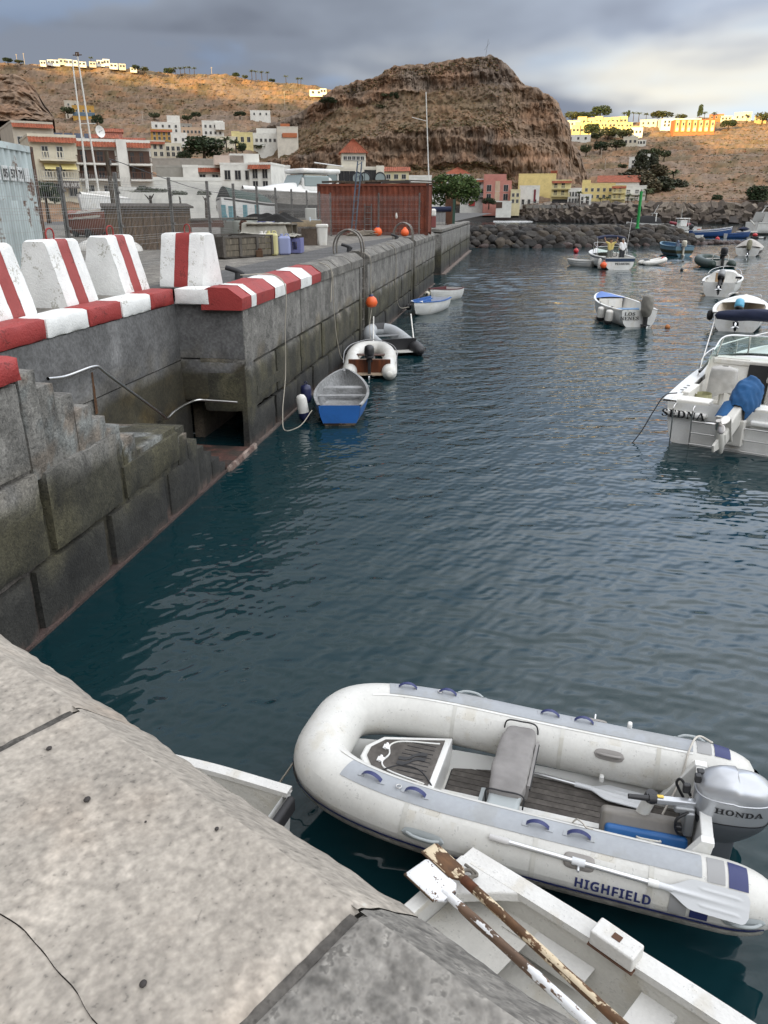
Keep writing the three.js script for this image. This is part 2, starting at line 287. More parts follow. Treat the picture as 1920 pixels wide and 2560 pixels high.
const soil = [0.245, 0.138, 0.070], rock = [0.205, 0.137, 0.09], rust_ = [0.24, 0.14, 0.083], scrub = [0.155, 0.105, 0.05], paleRock = [0.22, 0.16, 0.105], greyRock = [0.155, 0.122, 0.096];
function ground3(x, y, z) {
  let c = mixc(soil, scrub, sstep(0.42, 0.6, fbm(x * 0.11, y * 0.13, z * 0.07, 4) + 0.5));
  c = mixc(c, rock, sstep(0.5, 0.68, fbm(x * 0.05 + 7, y * 0.09, z * 0.03, 4) + 0.5));
  c = mixc(c, paleRock, sstep(0.62, 0.72, fbm(x * 0.2, y * 0.3, z * 0.1 + 4, 3) + 0.5) * 0.6);
  const k = 0.8 + 0.75 * (PN.noise(x * 0.9, y * 0.9, z * 0.5)) * 0.6;
  return [c[0] * k, c[1] * k, c[2] * k];
}
function cliff3(x, y, z) {
  let c = mixc(rock, rust_, sstep(0.45, 0.7, fbm(x * 0.09, y * 0.12, z * 0.05, 4) + 0.5));
  c = mixc(c, greyRock, sstep(0.45, 0.65, fbm(x * 0.04 + 3, y * 0.04, z * 0.02 + 9, 3) + 0.5) * 0.8);
  const k = 0.88 + 0.55 * PN.noise(x * 0.75, y * 0.11, z * 0.4) + 0.3 * PN.noise(x * 1.9, y * 0.6, z) + 0.3 * PN.noise(x * 0.05, y * 0.45, 3);
  return [c[0] * k, c[1] * k, c[2] * k];
}
// left hill with the lit plateau edge
const ridgeL = [[-300, 150], [0, 153], [110, 160], [250, 163], [330, 172], [420, 186], [560, 188], [640, 198], [740, 210], [830, 222], [980, 232]];
const hillLeft = hill('hillside', -330, 980, 330, 7, 34, (u, k) => {
  const R = interp(ridgeL, u);
  if (k === 6) { const p = atD(u, R, 600); return V(p.x * 1.7, p.y + 4, p.z * 1.7); }
  const v = [566, 440, 372, 305, 252, R][k], d0 = [96, 190, 330, 490, 545, 600][k], d = lerp(d0, Math.max(d0, 400 + 38 * k), sstep(590, 740, u));
  return atD(u, v, d);
}, (p, s) => {
  const a = s < 0.4 ? 0.3 : s > 5.1 ? 0.25 : 1;
  const gully = Math.abs(PN.noise(p.x * 0.018 + p.z * 0.012, p.y * 0.004, 3.3)) * 10 * sstep(1.5, 3, s) * (1 - sstep(4.6, 5, s));
  const cl = sstep(2.9, 3.0, s) * (1 - sstep(3.25, 3.5, s)) * 3.2 * (0.4 + PN.noise(p.x * 0.05, 2, p.z * 0.05));
  return [-gully + cl + fbm(p.x * 0.09, p.y * 0.14, p.z * 0.09, 4) * 5 * a, fbm(p.x * 0.25, p.y * 0.3, p.z * 0.25, 3) * 1.6 * a];
}, (x, y, z, s) => (s > 2.85 && s < 3.25 ? mixc(cliff3(x, y, z), ground3(x, y, z), 0.35) : ground3(x, y, z)));
// dark outcrop at the far left
const ridgeO = [[-400, 176], [0, 184], [35, 187], [62, 197], [88, 222], [110, 262], [135, 292]];
const outcrop = hill('rock_outcrop', -400, 135, 150, 5, 26, (u, k) => {
  const R = interp(ridgeO, u); if (k === 4) { const p = atD(u, R + 30, 430); return V(p.x * 1.2, p.y - 14, p.z * 1.2); }
  return atD(u, lerp(300, R, [0, 0.25, 0.6, 1][k]), [348, 358, 372, 384][k]);
}, (p, s) => [fbm(p.x * 0.16, p.y * 0.06, p.z * 0.16, 4) * 8 + Math.abs(PN.noise(p.x * 0.3, p.y * 0.05, p.z * 0.3)) * 4, fbm(p.x * 0.2, p.y * 0.2, p.z * 0.2, 3) * 1.5], (x, y, z) => cliff3(x, y, z));
// the mesa
const ridgeM = [[560, 345], [640, 318], [700, 296], [760, 270], [805, 240], [816, 231], [851, 206], [905, 197], [955, 183], [962, 170], [984, 162], [1060, 155], [1157, 140], [1227, 135], [1252, 142], [1275, 165], [1296, 186], [1314, 208], [1352, 222], [1383, 238], [1398, 255], [1408, 285], [1425, 305], [1429, 347], [1448, 372], [1458, 405], [1468, 430], [1478, 458]];
const mesa = hill('mesa', 560, 1478, 640, 9, 34, (u, k) => {
  const R = interp(ridgeM, u), right = sstep(1180, 1440, u);
  const vb = 520, h = [0, lerp(0.24, 0.06, right), lerp(0.30, 0.10, right), lerp(0.53, 0.5, right), lerp(0.60, 0.56, right), lerp(0.80, 0.84, right), 0.98, 1, 1][k];
  const bow = Math.pow(Math.max(0, (u - 1150) / 330), 2) * 34 + Math.pow(Math.max(0, (900 - u) / 340), 2) * 26;
  const d = [304, lerp(321, 308, right), lerp(323, 309, right), lerp(326, 316, right), lerp(334, 321, right), lerp(346, 326, right), lerp(349, 329, right), lerp(352, 332, right)][Math.min(k, 7)] + bow;
  const p = atD(u, lerp(vb, R, h), d);
  return k === 8 ? V(p.x * 1.35, p.y - 3, p.z * 1.35) : p;
}, (p, s, u) => {
  const cliffy = Math.max(sstep(1.9, 2.02, s) * (1 - sstep(2.98, 3.1, s)), sstep(4.9, 5.02, s) * (1 - sstep(5.2, 6.2, s)), sstep(1150, 1330, u) * (1 - sstep(5.2, 6.2, s)));
  const colm = Math.abs(PN.noise(p.x * 0.42 + PN.noise(p.x * 0.1, p.y * 0.1, 4) * 1.4, p.y * 0.075, p.z * 0.2)) * 1.7 + Math.abs(PN.noise(p.x * 1.05 + PN.noise(p.x * 0.3, p.y * 0.2, 9) * 1.2, p.y * 0.28, 5)) * 1.1 + Math.abs(PN.noise(p.x * 0.9, p.y * 0.9, p.z * 0.9)) * 0.9;
  const big = fbm(p.x * 0.06, p.y * 0.07, p.z * 0.05, 4) * 8;
  const band = PN.noise(p.x * 0.02, p.y * 0.32 + PN.noise(p.x * 0.03, 0, 1) * 1.5, 7) * 1.4;
  const sq = p.y / 6.5 + 0.5 * PN.noise(p.x * 0.03, 2, p.z * 0.03), sf = sq - Math.floor(sq), strata = (sf - sstep(0.3, 0.6, sf)) * 2.6 * (0.35 + 0.65 * cliffy) * (1 - sstep(5.4, 6.2, s));
  return [strata + big * (0.4 + 0.6 * cliffy) * (1 - 0.7 * sstep(5, 6.2, s)) + (colm - 0.5) * cliffy * 1.5 + (PN.noise(p.x * 0.5, p.y * 0.5, p.z * 0.5) * 1.2 + band) * (1 - cliffy * 0.5), fbm(p.x * 0.22, p.y * 0.24, p.z * 0.2, 4) * 1.9 - (s > 5.5 && s < 7.2 ? 0.8 : 0)];
}, (x, y, z, s, u) => { const cl = Math.max(sstep(1.9, 2.05, s) * (1 - sstep(2.98, 3.12, s)), sstep(4.9, 5.05, s) * (1 - sstep(6.2, 6.8, s)), sstep(1150, 1330, u) * 0.85); return mixc(mixc(ground3(x, y, z), [0.17, 0.118, 0.072], 0.5), cliff3(x, y, z), cl); });
// right hill
const ridgeR = [[1330, 318], [1420, 306], [1600, 303], [1750, 300], [1900, 303], [2100, 296], [2500, 286]];
const hillRight = hill('hillside', 1330, 2500, 260, 8, 24, (u, k) => {
  const R = interp(ridgeR, u); if (k === 7) { const p = atD(u, R, 645); return V(p.x * 1.6, p.y + 3, p.z * 1.6); }
  return atD(u, [534, 478, 425, 384, 352, 326, R][k], [286, 318, 400, 480, 545, 600, 645][k]);
}, (p, s) => [fbm(p.x * 0.05, p.y * 0.1, p.z * 0.05, 4) * 9 * sstep(0, 1, s) * (1 - sstep(5.4, 6, s)), fbm(p.x * 0.2, p.y * 0.3, p.z * 0.2, 3) * 1.8 + PN.noise(p.x * 0.02, 1, p.z * 0.02) * 2 * sstep(5, 6, s)],
(x, y, z, s, u) => { const c = ground3(x, y, z); return (s > 0.2 && s < 1.15) ? mixc(c, cliff3(x, y, z), 0.6) : c; });

// mountain behind the harbour: its ridge keeps the evening sun off the bay
{
  const sx = 0.4512, sz = 0.8924;   // horizontal sun travel is (sx, -sz)
  const f = (s, t) => {
    const along = lerp(-560, 900, s), across = lerp(-260, 190, t);     // across: towards the bay
    const k = Math.pow(Math.max(0, 1 - Math.abs(across) / (across < 0 ? 260 : 190)), 0.9);
    const top = 152 + 17 * sstep(126, 160, along) + 9 * sstep(350, 470, along) + 8 * PN.noise(along * 0.02, 3, 1) + 5 * PN.noise(along * 0.07, 1, 6);
    const x = -sx * 320 + sx * across - sz * along, z = sz * 320 - sz * across - sx * along;
    return [x, 1 + k * top * sstep(0, 0.12, s) * (1 - sstep(0.95, 1, s)) + fbm(x * 0.05, z * 0.05, 2, 3) * 5 * k, z];
  };
  const g = paint(surf(f, 120, 40), (x, y, z) => ground3(x, y, z));
  structure('mountain', g, M.hillside);
}

// ---------- flat land ----------
const mAsphalt = mat('asphalt', [0.16, 0.155, 0.15], { map: 'asphalt', bump: 0.006, r: 0.95 });
const mDeck = mat('deck concrete', [0.33, 0.31, 0.28], { map: 'aggregate', bump: 0.008, r: 0.93 });
const mSand = mat('black sand', [0.062, 0.056, 0.052], { map: 'asphalt', bump: 0.01, r: 0.95 });
const quadSheet = (pts, n = 1) => { const s = new THREE.ShapeGeometry(new THREE.Shape(pts.map((p) => new THREE.Vector2(p[0], -p[1])))); return s.rotateX(-Math.PI / 2); };
const sheetAt = (pts, y) => quadSheet(pts).translate(0, y, 0);
structure('ground', sheetAt([[-420, 30], [-40, 30], [-40, -52], [-7.2, -52], [-7.2, -90], [-7.5, -250], [-40, -292], [-420, -292]], 2.86), mAsphalt);
structure('beach', surf((s, t) => { const x = lerp(-60, 16, s), z = lerp(-284, -306, t) + s * s * 4; return [x, lerp(-0.5, 4.6, t) + fbm(x * 0.3, z * 0.3, 1, 3) * 0.5, z]; }, 90, 30), mSand);
structure('promenade', [sheetAt([[-70, -304], [4, -304], [15, -275.5], [43, -252.5], [72, -257], [130, -260], [260, -262], [260, -460], [-120, -460]], 5.0), bx(40, 1.4, 0.6, -25, 4.4, -304), bx(48, 1.3, 0.6, 105, 4.4, -258, 0, -0.03)], mat('promenade paving', [0.30, 0.27, 0.24], { map: 'mottle' }));
// surf line on the beach
{
  const R = rand(77), g = [];
  for (let row = 0; row < 2; row++) g.push(surf((s, t) => { const x = lerp(-8, 26, s), w = 0.35 + 0.55 * Math.abs(PN.noise(x * 0.45, row * 9, 2)); const z = -283.5 + row * 2.4 + PN.noise(x * 0.25, row, 5) * 1.4 + 0.05 * x; return [x, 0.06 + 0.16 * Math.sin(t * Math.PI) + 0.05 * PN.noise(x * 3, t * 3, 1), z + (t - 0.5) * w * 2.2]; }, 120, 4));
  structure('surf', g, mat('foam', [0.75, 0.76, 0.76], { r: 0.9 }));
}

// distance of the hillside behind a photo pixel
function dHill(u, v) {
  const L = u < 1330, vs = L ? [566, 440, 372, 305, 252, interp(ridgeL, u)] : [534, 478, 425, 384, 352, 326, interp(ridgeR, u)], ds = L ? [96, 190, 330, 490, 545, 600].map((d, k) => lerp(d, Math.max(d, 400 + 38 * k), sstep(590, 740, u))) : [286, 318, 400, 480, 545, 600, 645];
  let md = 1e9; if (u > 600 && L) { const R = interp(ridgeM, u), h = (520 - v) / (520 - R); if (h < 1) md = interp([[0, 304], [0.24, 321], [0.3, 323], [0.53, 326], [0.6, 334], [0.8, 346], [0.98, 349], [1, 352]], h) + Math.pow(Math.max(0, (900 - u) / 340), 2) * 26 - 6; }
  for (let k = 0; k + 1 < vs.length; k++) if (v >= vs[k + 1]) return Math.min(md, lerp(ds[k], ds[k + 1], clamp((vs[k] - v) / (vs[k] - vs[k + 1]))) - (k + 2 < vs.length ? 5 : 8)); return ds[ds.length - 1] - 6;
}

// ================= QUAY =================
const FX = -4.78, RX = -6.03, DECK = 2.92;
const mWall = mat('quay concrete', [1, 1, 1], { vc: true, map: 'aggregate', bump: 0.012, r: 0.9 });
const mRed = mat('red paint', [0.34, 0.036, 0.033], { map: 'flake', bump: 0.012, r: 0.62 });
const mWhite = mat('white paint', [0.87, 0.875, 0.87], { map: 'flake', bump: 0.010, r: 0.6 });
const mRedSoft = mat('red paint thin', [0.34, 0.058, 0.053], { map: 'flake', bump: 0.006, r: 0.65 });
const mSteel = mat('stainless steel', [0.62, 0.61, 0.59], { m: 1, r: 0.28 });
const mGalv = mat('galvanised steel', [0.30, 0.30, 0.295], { m: 0.55, r: 0.55, map: 'mottle' });
const mRope = mat('rope', [0.33, 0.30, 0.25], { r: 0.95 });
const mBlackRubber = mat('black rubber', [0.018, 0.018, 0.02], { r: 0.65 });
// tide zones of the harbour wall: bare concrete, olive weed, black weed at the waterline
function tideCol(x, y, z) {
  const e = fbm(x * 0.9 + z * 0.9, y * 0.8, z * 0.5, 4), f = fbm(z * 2.6, y * 0.35, x * 2 + 5, 3), s = PN.noise(z * 7, y * 1.1, x * 7);
  const k = 0.86 + 0.5 * f + 0.18 * s;
  let c = [0.40 * k, 0.392 * k, 0.375 * k];
  c = mixc(c, [0.22, 0.217, 0.205], sstep(0.5, 0.66, f + 0.5) * 0.55);
  const lv = y + e * 0.55;
  c = mixc(c, [0.36, 0.325, 0.265], sstep(0.56, 0.64, fbm(z * 1.7, y * 1.2, 9 + x, 3) + 0.5) * sstep(1.25, 1.42, y) * (1 - sstep(1.75, 1.95, y)) * (z < -12 ? 1 : 0.35));
  const olive = mixc([0.15, 0.14, 0.085], [0.085, 0.082, 0.058], sstep(0.4, 0.6, f + 0.5)), o2 = [olive[0] * k, olive[1] * k, olive[2] * k];
  c = mixc(c, o2, 1 - sstep(1.42, 1.72, lv));
  c = mixc(c, [0.05 * k, 0.05 * k, 0.046 * k], 1 - sstep(0.45, 0.85, lv + 0.1 * s));
  if (y < 0.07) c = mixc(c, [0.22, 0.15, 0.125], sstep(0.45, 0.6, PN.noise(z * 5, 3, x * 5) * 0.5 + 0.6) * 0.7);
  return c;
}
// a worn concrete block between x0..x1, y0..y1, z0..z1
function block(x0, x1, y0, y1, z0, z1, wear = 0.02, col = tideCol, step = 0.15) {
  const w = Math.abs(x1 - x0), h = y1 - y0, d = Math.abs(z1 - z0), xm = (x0 + x1) / 2, ym = (y0 + y1) / 2, zm = (z0 + z1) / 2;
  const g = new THREE.BoxGeometry(w, h, d, Math.max(1, Math.min(10, Math.round(w / step))), Math.max(1, Math.min(14, Math.round(h / step))), Math.max(1, Math.min(26, Math.round(d / step))));
  const p = g.attributes.position;
  for (let i = 0; i < p.count; i++) {
    let x = p.getX(i), y = p.getY(i), z = p.getZ(i);
    const ex = 1 - Math.abs(x) / (w / 2), ey = 1 - Math.abs(y) / (h / 2), ez = 1 - Math.abs(z) / (d / 2), on = (ex < 1e-4) + (ey < 1e-4) + (ez < 1e-4);
    const n = PN.noise((x + xm) * 2.3, (y + ym) * 2.3, (z + zm) * 2.3), nn = PN.noise((x + xm) * 6, (y + ym) * 6, (z + zm) * 6), k = on > 1 ? -wear * (0.9 + 1.5 * Math.abs(n)) : (n * 0.5 + nn * 0.3) * wear * 0.7;
    if (ex < 1e-4) x += Math.sign(x) * k; if (ey < 1e-4) y += Math.sign(y) * k; if (ez < 1e-4) z += Math.sign(z) * k;
    p.setXYZ(i, x, y, z);
  }
  g.translate(xm, ym, zm); g.computeVertexNormals();
  return col ? paint(g, col) : g;
}
const quay = structGroup('quay_wall');
quay.userData.label = 'concrete harbour wall with weed-stained blocks and red and white coping';
{
  const R = rand(3), B = (y0, y1, z0, z1, name = 'block', dx = 0) => part(name, block(FX - 0.9, FX + dx + (R() - 0.5) * 0.03, y0, y1, z0 - 0.016, z1 + 0.016, 0.022), mWall, quay);
  // near stretch beside the stairs (three courses)
  B(1.76, 2.70, -4.2, -5.5); B(1.76, 2.70, -5.5, -6.93);
  B(0.755, 1.735, -3.6, -5.25); B(0.755, 1.735, -5.25, -7.0); B(0.755, 1.70, -7.05, -8.66); B(0.755, 1.22, -8.72, -10.5);
  B(-1.2, 0.73, -3.4, -4.9); B(-1.2, 0.73, -4.9, -6.58); B(-1.2, 0.73, -6.62, -8.14); B(-1.2, 0.73, -8.26, -9.9); B(-1.2, 0.70, -9.98, -11.0);
  // dark core behind the joints
  part('backing', [paint(bx(0.8, 2.6, 3.4, FX - 0.5, 1.3, -5.25), tideCol), paint(bx(0.8, 2.2, 3.9, FX - 0.5, 0.1, -8.9), tideCol)], mWall, quay);
  // stair flight inside the recess
  const nose = [[2.76, -6.95, -7.27], [2.56, -7.27, -7.58], [2.37, -7.58, -7.93], [2.16, -7.93, -8.25], [1.95, -8.25, -8.56], [1.75, -8.56, -8.9], [1.54, -8.9, -9.22], [1.29, -9.22, -10.5], [1.10, -10.5, -10.83], [0.92, -10.83, -11.14], [0.73, -11.14, -11.43], [0.54, -11.43, -11.73], [0.35, -11.73, -12.02], [0.17, -12.02, -12.32]];
  const patchy = (x, y, z) => { const t = tideCol(x, y, z), q = fbm(y * 1.4 + 3, z * 1.4, x, 4) + 0.5, w = fbm(z * 3, y * 3, 8, 3); return y > 1.0 ? mixc(t, mixc([0.33, 0.35, 0.35], [0.30, 0.255, 0.215], sstep(0.45, 0.6, w + 0.5)), sstep(0.46, 0.5, q) * 0.85) : t; };
  nose.forEach(([y, a, b], i) => part(i === 7 ? 'landing' : 'step', block(RX - 0.05, FX - (i < 8 ? 0.05 : 0.02) - (i % 3) * 0.009, Math.max(-1.2, i < 7 ? y - 1.15 : -1.2), y, a + (i ? 0.06 : 0), b, 0.012, patchy, 0.07), mWall, quay));
  // weed covered platform at the water
  part('platform', block(RX - 0.05, FX + 0.02, -1.2, 0.055, -12.33, -13.62, 0.015, (x, y, z) => mixc([0.15, 0.062, 0.045], [0.05, 0.035, 0.026], sstep(0.45, 0.62, fbm(x * 3, z * 3, 1, 4) + 0.5)), 0.08), mWall, quay);
  part('platform_kerb', block(FX - 0.02, FX + 0.09, -1.2, 0.10, -12.2, -13.75, 0.02, (x, y, z) => mixc([0.42, 0.33, 0.29], [0.2, 0.13, 0.11], sstep(0.4, 0.6, fbm(x * 4, z * 4, y * 4, 3) + 0.5)), 0.06), mWall, quay);
  // recess back wall, rendered smooth above the old line
  const smooth = (x, y, z) => {
    const f = fbm(z * 1.6 + x * 1.6, y * 0.35, 3, 4), g = fbm(z * 4, y * 4, x * 4, 3), k = 0.9 + 0.55 * f;
    let c = [0.25 * k, 0.256 * k, 0.262 * k];
    c = mixc(c, [0.46, 0.47, 0.48], sstep(0.57, 0.72, f + 0.5) * 0.8);
    const lim = 1.62 + g * 0.35 + 0.12 * Math.sin(z * 0.9);
    c = mixc(c, [0.30 * k, 0.295 * k, 0.28 * k], (1 - sstep(lim + 0.10, lim + 0.28, y)) * sstep(0.4, 0.55, g + 0.5));
    c = mixc(c, mixc([0.075, 0.068, 0.042], [0.15, 0.115, 0.05], sstep(0.5, 0.7, fbm(x * 1.3 + z * 1.3, y * 1.3, 5, 4) + 0.5)), 1 - sstep(lim - 0.25, lim - 0.05, y));
    return mixc(c, [0.045, 0.043, 0.036], 1 - sstep(0.55, 0.95, y + g * 0.4));
  };
  const mRender = mat('cement render', [1, 1, 1], { vc: true, map: 'mottle', bump: 0.006, r: 0.85 });
  part('render_panel', block(RX - 0.5, RX, 1.66, 2.69, -6.5, -13.7, 0.008, smooth, 0.11), mRender, quay);
  part('lower_panel', block(RX - 0.5, RX - 0.015, -1.2, 1.655, -6.5, -13.9, 0.008, smooth, 0.11), mRender, quay);
  // end wall of the recess with the dark culvert opening
  part('render_panel', block(RX - 0.25, FX - 0.01, 1.70, 2.69, -13.6, -14.2, 0.008, smooth, 0.1), mRender, quay);
  part('lower_panel', block(RX - 0.25, FX - 0.03, 0.90, 1.69, -13.615, -14.2, 0.012, smooth, 0.1), mRender, quay);
  part('culvert_jamb', block(FX - 0.16, FX - 0.02, -1.2, 0.93, -13.61, -14.2, 0.012, tideCol, 0.1), mWall, quay);
  part('culvert', [paint(bx(1.2, 1.2, 0.2, RX + 0.6, 0.3, -16.2), tideCol), paint(bx(1.3, 0.2, 2.0, RX + 0.6, 1.0, -15.2), tideCol), paint(bx(0.2, 1.6, 2.0, RX - 0.02, 0.2, -15.2), tideCol)], mWall, quay);
  // long stretch: cast upper panels over two courses of blocks
  const seg = (z0, z1, step, y0, y1, name, jit) => { let z = z0; while (z > z1 + 0.3) { let e = z - step * (1 + (R() - 0.5) * jit); if (e < z1 + step * 0.4) e = z1; part(name, block(FX - (z > -15.9 && y1 < 0.7 ? 0.16 : 0.9), FX + (R() - 0.5) * 0.035, y0, y1, z - 0.012, e + 0.012, name === 'block' ? 0.024 : 0.01, tideCol, z > -30 ? 0.15 : 0.24), mWall, quay); z = e; } };
  for (const [a, b] of [[-13.6, -24.75], [-26.55, -37.6], [-39.2, -48.8]]) {
    seg(a, b, 4.02, 1.60, 2.69, 'wall_panel', 0.02); seg(a, b, 1.9, 0.68, 1.575, 'block', 0.22); seg(a, b, 1.72, -1.2, 0.655, 'block', 0.22);
    part('backing', paint(bx(0.8, 3.6, (a > -14 ? -16.3 : a) - b - 0.1, FX - 0.52, 0.85, ((a > -14 ? -16.3 : a) + b) / 2), tideCol), mWall, quay);
  }
  // the two ladder bays
  for (const [a, b] of [[-24.75, -26.55], [-37.6, -39.2]]) {
    part('bay_pier', block(FX - 0.8, FX + 0.02, -1.2, 2.69, a, a - 0.42, 0.015), mWall, quay); part('bay_pier', block(FX - 0.8, FX + 0.02, -1.2, 2.69, b + 0.42, b, 0.015), mWall, quay);
    part('bay_back', block(FX - 0.9, FX - 0.42, -1.2, 2.69, a - 0.42, b + 0.42, 0.01), mWall, quay);
  }
  // coping: painted pieces round the recess, then chamfered pieces along the edge
  const rc = [[-4.2, -6.0, 'w'], [-6.0, -8.3, 'r'], [-8.3, -9.43, 'r'], [-9.43, -10.53, 'w'], [-10.53, -11.54, 'r'], [-11.54, -12.57, 'w'], [-12.57, -13.5, 'r']];
  const C = (g, c) => part(c === 'r' ? 'red_coping_block' : c === 'w' ? 'white_coping_block' : 'coping_block', g, c === 'r' ? mRed : c === 'w' ? mWhite : mWall, quay);
  for (const [a, b, c] of rc.slice(1)) if (a > -13.5) C(block(RX - 0.42, RX + 0.035, 2.68, 2.965, a, b, 0.018, null, 0.07), c);
  C(block(FX - 0.62, FX + 0.06, 2.70, 2.965, -3.6, -5.4, 0.02, null, 0.08), 'w'); C(block(FX - 0.62, FX + 0.06, 2.70, 2.965, -5.4, -6.9, 0.02, null, 0.08), 'r');
  C(block(RX + 0.04, -5.33, 2.685, 2.968, -13.44, -13.98, 0.014, null, 0.08), 'w');
  const prof = [[FX - 0.72, 2.60], [FX + 0.04, 2.60], [FX + 0.05, 2.68], [FX + 0.05, 2.81], [FX - 0.20, 2.985], [FX - 0.55, 2.995], [FX - 0.70, 2.93]];
  const coping = (z0, z1, c) => {
    const n = Math.max(2, Math.round((z0 - z1) / 0.14)), P = [...prof.slice(1), prof[0]].map((q, i) => q), seg2 = [];
    const fine = []; for (let i = 0; i < prof.length; i++) { const a = prof[i], b = prof[(i + 1) % prof.length], m = Math.max(1, Math.round(Math.hypot(a[0] - b[0], a[1] - b[1]) / 0.12)); for (let k = 0; k < m; k++) fine.push([lerp(a[0], b[0], k / m), lerp(a[1], b[1], k / m)]); }
    fine.push(fine[0]);
    const g = surf((s, t) => { const q = fine[Math.round(s * (fine.length - 1))], z = lerp(z0 - 0.004, z1 + 0.004, t), d = 0.014 * PN.noise(q[0] * 5, q[1] * 5, z * 5) + 0.012 * PN.noise(q[0] * 1.3, q[1], z * 1.1); const e = (t < 0.001 || t > 0.999) ? -0.012 : 0; return [q[0] + (q[0] > FX - 0.1 ? d + e : 0), q[1] + (q[1] > 2.8 ? d + e : 0), z]; }, fine.length - 1, n, true);
    const capS = new THREE.ShapeGeometry(new THREE.Shape(prof.map((q) => new THREE.Vector2(q[0], q[1]))));
    const out = [toCreasedNormals(g, 0.5), capS.clone().translate(0, 0, z0 - 0.004), capS.clone().translate(0, 0, z1 + 0.004)];
    C(c === 'c' ? out.map((h) => paint(h, (x, y, z) => { const k = 0.95 + 0.5 * fbm(x * 2, y * 2, z * 1.5, 4) + (Math.floor(z / 0.52) % 2 ? 0.06 : -0.06); return [0.30 * k, 0.29 * k, 0.27 * k]; })) : out, c);
  };
  for (const [a, b, c] of [[-13.46, -14.0, 'r'], [-14.0, -14.3, 'w'], [-14.3, -15.5, 'r'], [-15.5, -16.3, 'w'], [-16.3, -17.5, 'r'], [-17.5, -18.5, 'w'], [-18.5, -19.45, 'r']]) coping(a, b, c);
  C(block(-5.33, FX - 0.60, 2.683, 2.966, -13.44, -13.98, 0.014, null, 0.08), 'r');
  for (const [z0, z1] of [[-19.45, -25.15], [-26.15, -38.0], [-38.8, -48.85]]) { let z = z0; while (z > z1 + 0.2) { const e = Math.max(z1, z - 1.9); coping(z, e < z1 + 0.5 ? z1 : e, 'c'); z = e < z1 + 0.5 ? z1 : e; } }
  // notch and the farther stretch
  part('notch_wall', block(-7.6, -6.6, -1.2, 2.7, -48.8, -55.2, 0.02, tideCol, 0.3), mWall, quay);
  part('end_wall', block(-7.6, FX - 0.1, -1.2, 2.66, -48.4, -48.85, 0.015, tideCol, 0.2), mWall, quay);
  part('end_wall', block(-7.6, -4.95, -1.2, 2.66, -55.0, -55.4, 0.015, tideCol, 0.2), mWall, quay);
  let z = -55.2; while (z > -88) { const e = z - 4.7; part('wall_panel', block(-5.9, -4.95 + (R() - 0.5) * 0.05, 1.35, 2.72, z - 0.03, e + 0.03, 0.015, tideCol, 0.3), mWall, quay); for (let k = 0; k < 2; k++) part('block', block(-5.9, -4.95 + (R() - 0.5) * 0.05, -1.2, 1.32, z - k * 2.35 - 0.03, z - k * 2.35 - 2.35 + 0.03, 0.03, tideCol, 0.3), mWall, quay);
    part('coping_block', paint(block(-5.75, -4.9, 2.735, 3.02, z - 0.03, e + 0.03, 0.05, null, 0.2), (x, y, zz) => { const k = 1 + 0.4 * fbm(x, y, zz, 3); return [0.30 * k, 0.29 * k, 0.27 * k]; }), mWall, quay); z = e; }
  part('end_wall', block(-12, -4.96, -1.2, 2.7, -88.0, -88.5, 0.02, tideCol, 0.3), mWall, quay);
  part('waterline_ledge', [paint(bx(0.5, 0.5, 33, -4.95, -0.18, -71.7), (x, y, zz) => { const k = 0.9 + 0.4 * fbm(zz, x, y, 3); return [0.32 * k, 0.25 * k, 0.22 * k]; }), paint(bx(0.24, 0.5, 35, FX - 0.06, -0.22, -31.2), (x, y, zz) => { const k = 0.9 + 0.4 * fbm(zz, x, y, 3); return [0.22 * k, 0.17 * k, 0.15 * k]; }), paint(bx(0.16, 0.5, 9.0, FX - 0.05, -0.215, -7.7), (x, y, zz) => { const k = 0.9 + 0.5 * fbm(zz, x, y, 3); return [0.13 * k, 0.085 * k, 0.075 * k]; })], mWall, quay);
}
// deck behind the coping
structure('quay_deck', [sheetAt([[-40, 30], [FX - 0.60, 30], [FX - 0.60, -6.9], [RX - 0.40, -6.9], [RX - 0.40, -13.95], [FX - 0.68, -13.95], [FX - 0.68, -48.8], [-7.2, -48.8], [-7.2, -52], [-40, -52]], DECK), sheetAt([[-40, -52], [-7.2, -52], [-7.2, -55.3], [-5.7, -55.3], [-5.7, -88.3], [-40, -88.3]], DECK - 0.012)], mDeck);
structure('asphalt_strip', sheetAt([[FX - 2.0, -13.9], [FX - 0.7, -13.9], [FX - 0.7, -30], [FX - 1.2, -44], [FX - 2.2, -30]], DECK + 0.005), mAsphalt);

// handrail of the stairs
{
  const h = thing('stair_handrail', 'stainless steel handrail bent along the recessed quay stairs', 'handrail');
  const pts = [atX(120, 947, -5.9), atX(160, 942, -5.9), atX(232, 917, -5.9), atX(246, 917, -5.9), atX(262, 930, -5.9), atX(410, 1040, -5.9), V(-5.9, 0.85, -12.45), V(-5.88, 0.9, -12.75), V(-5.80, 0.95, -13.2), V(-5.7, 0.96, -13.42), V(-5.5, 0.95, -13.46), V(-4.95, 0.93, -13.48)];
  part('rail', tube(pts, 0.024, 120, 10), mSteel, h);
  part('bracket', bar(pts[3].clone().add(V(0, -0.01, 0)), pts[3].clone().add(V(-0.12, -0.05, 0)), 0.012), mSteel, h); part('bracket', bar([-5.9, 0.86, -12.4], [-6.06, 0.8, -12.4], 0.012), mSteel, h);
  part('rust_streak', surf((s, t) => [RX + 0.004, 2.06 - t * 0.62, atX(246, 917, -5.9).z - 0.02 + (s - 0.5) * 0.05 * (1 + t * 0.6 + 0.5 * PN.noise(t * 6, 1, 2)) + t * 0.02], 2, 10), mat('rust stain', [0.16, 0.075, 0.03], { r: 0.95, map: 'mottle' }), h);
}

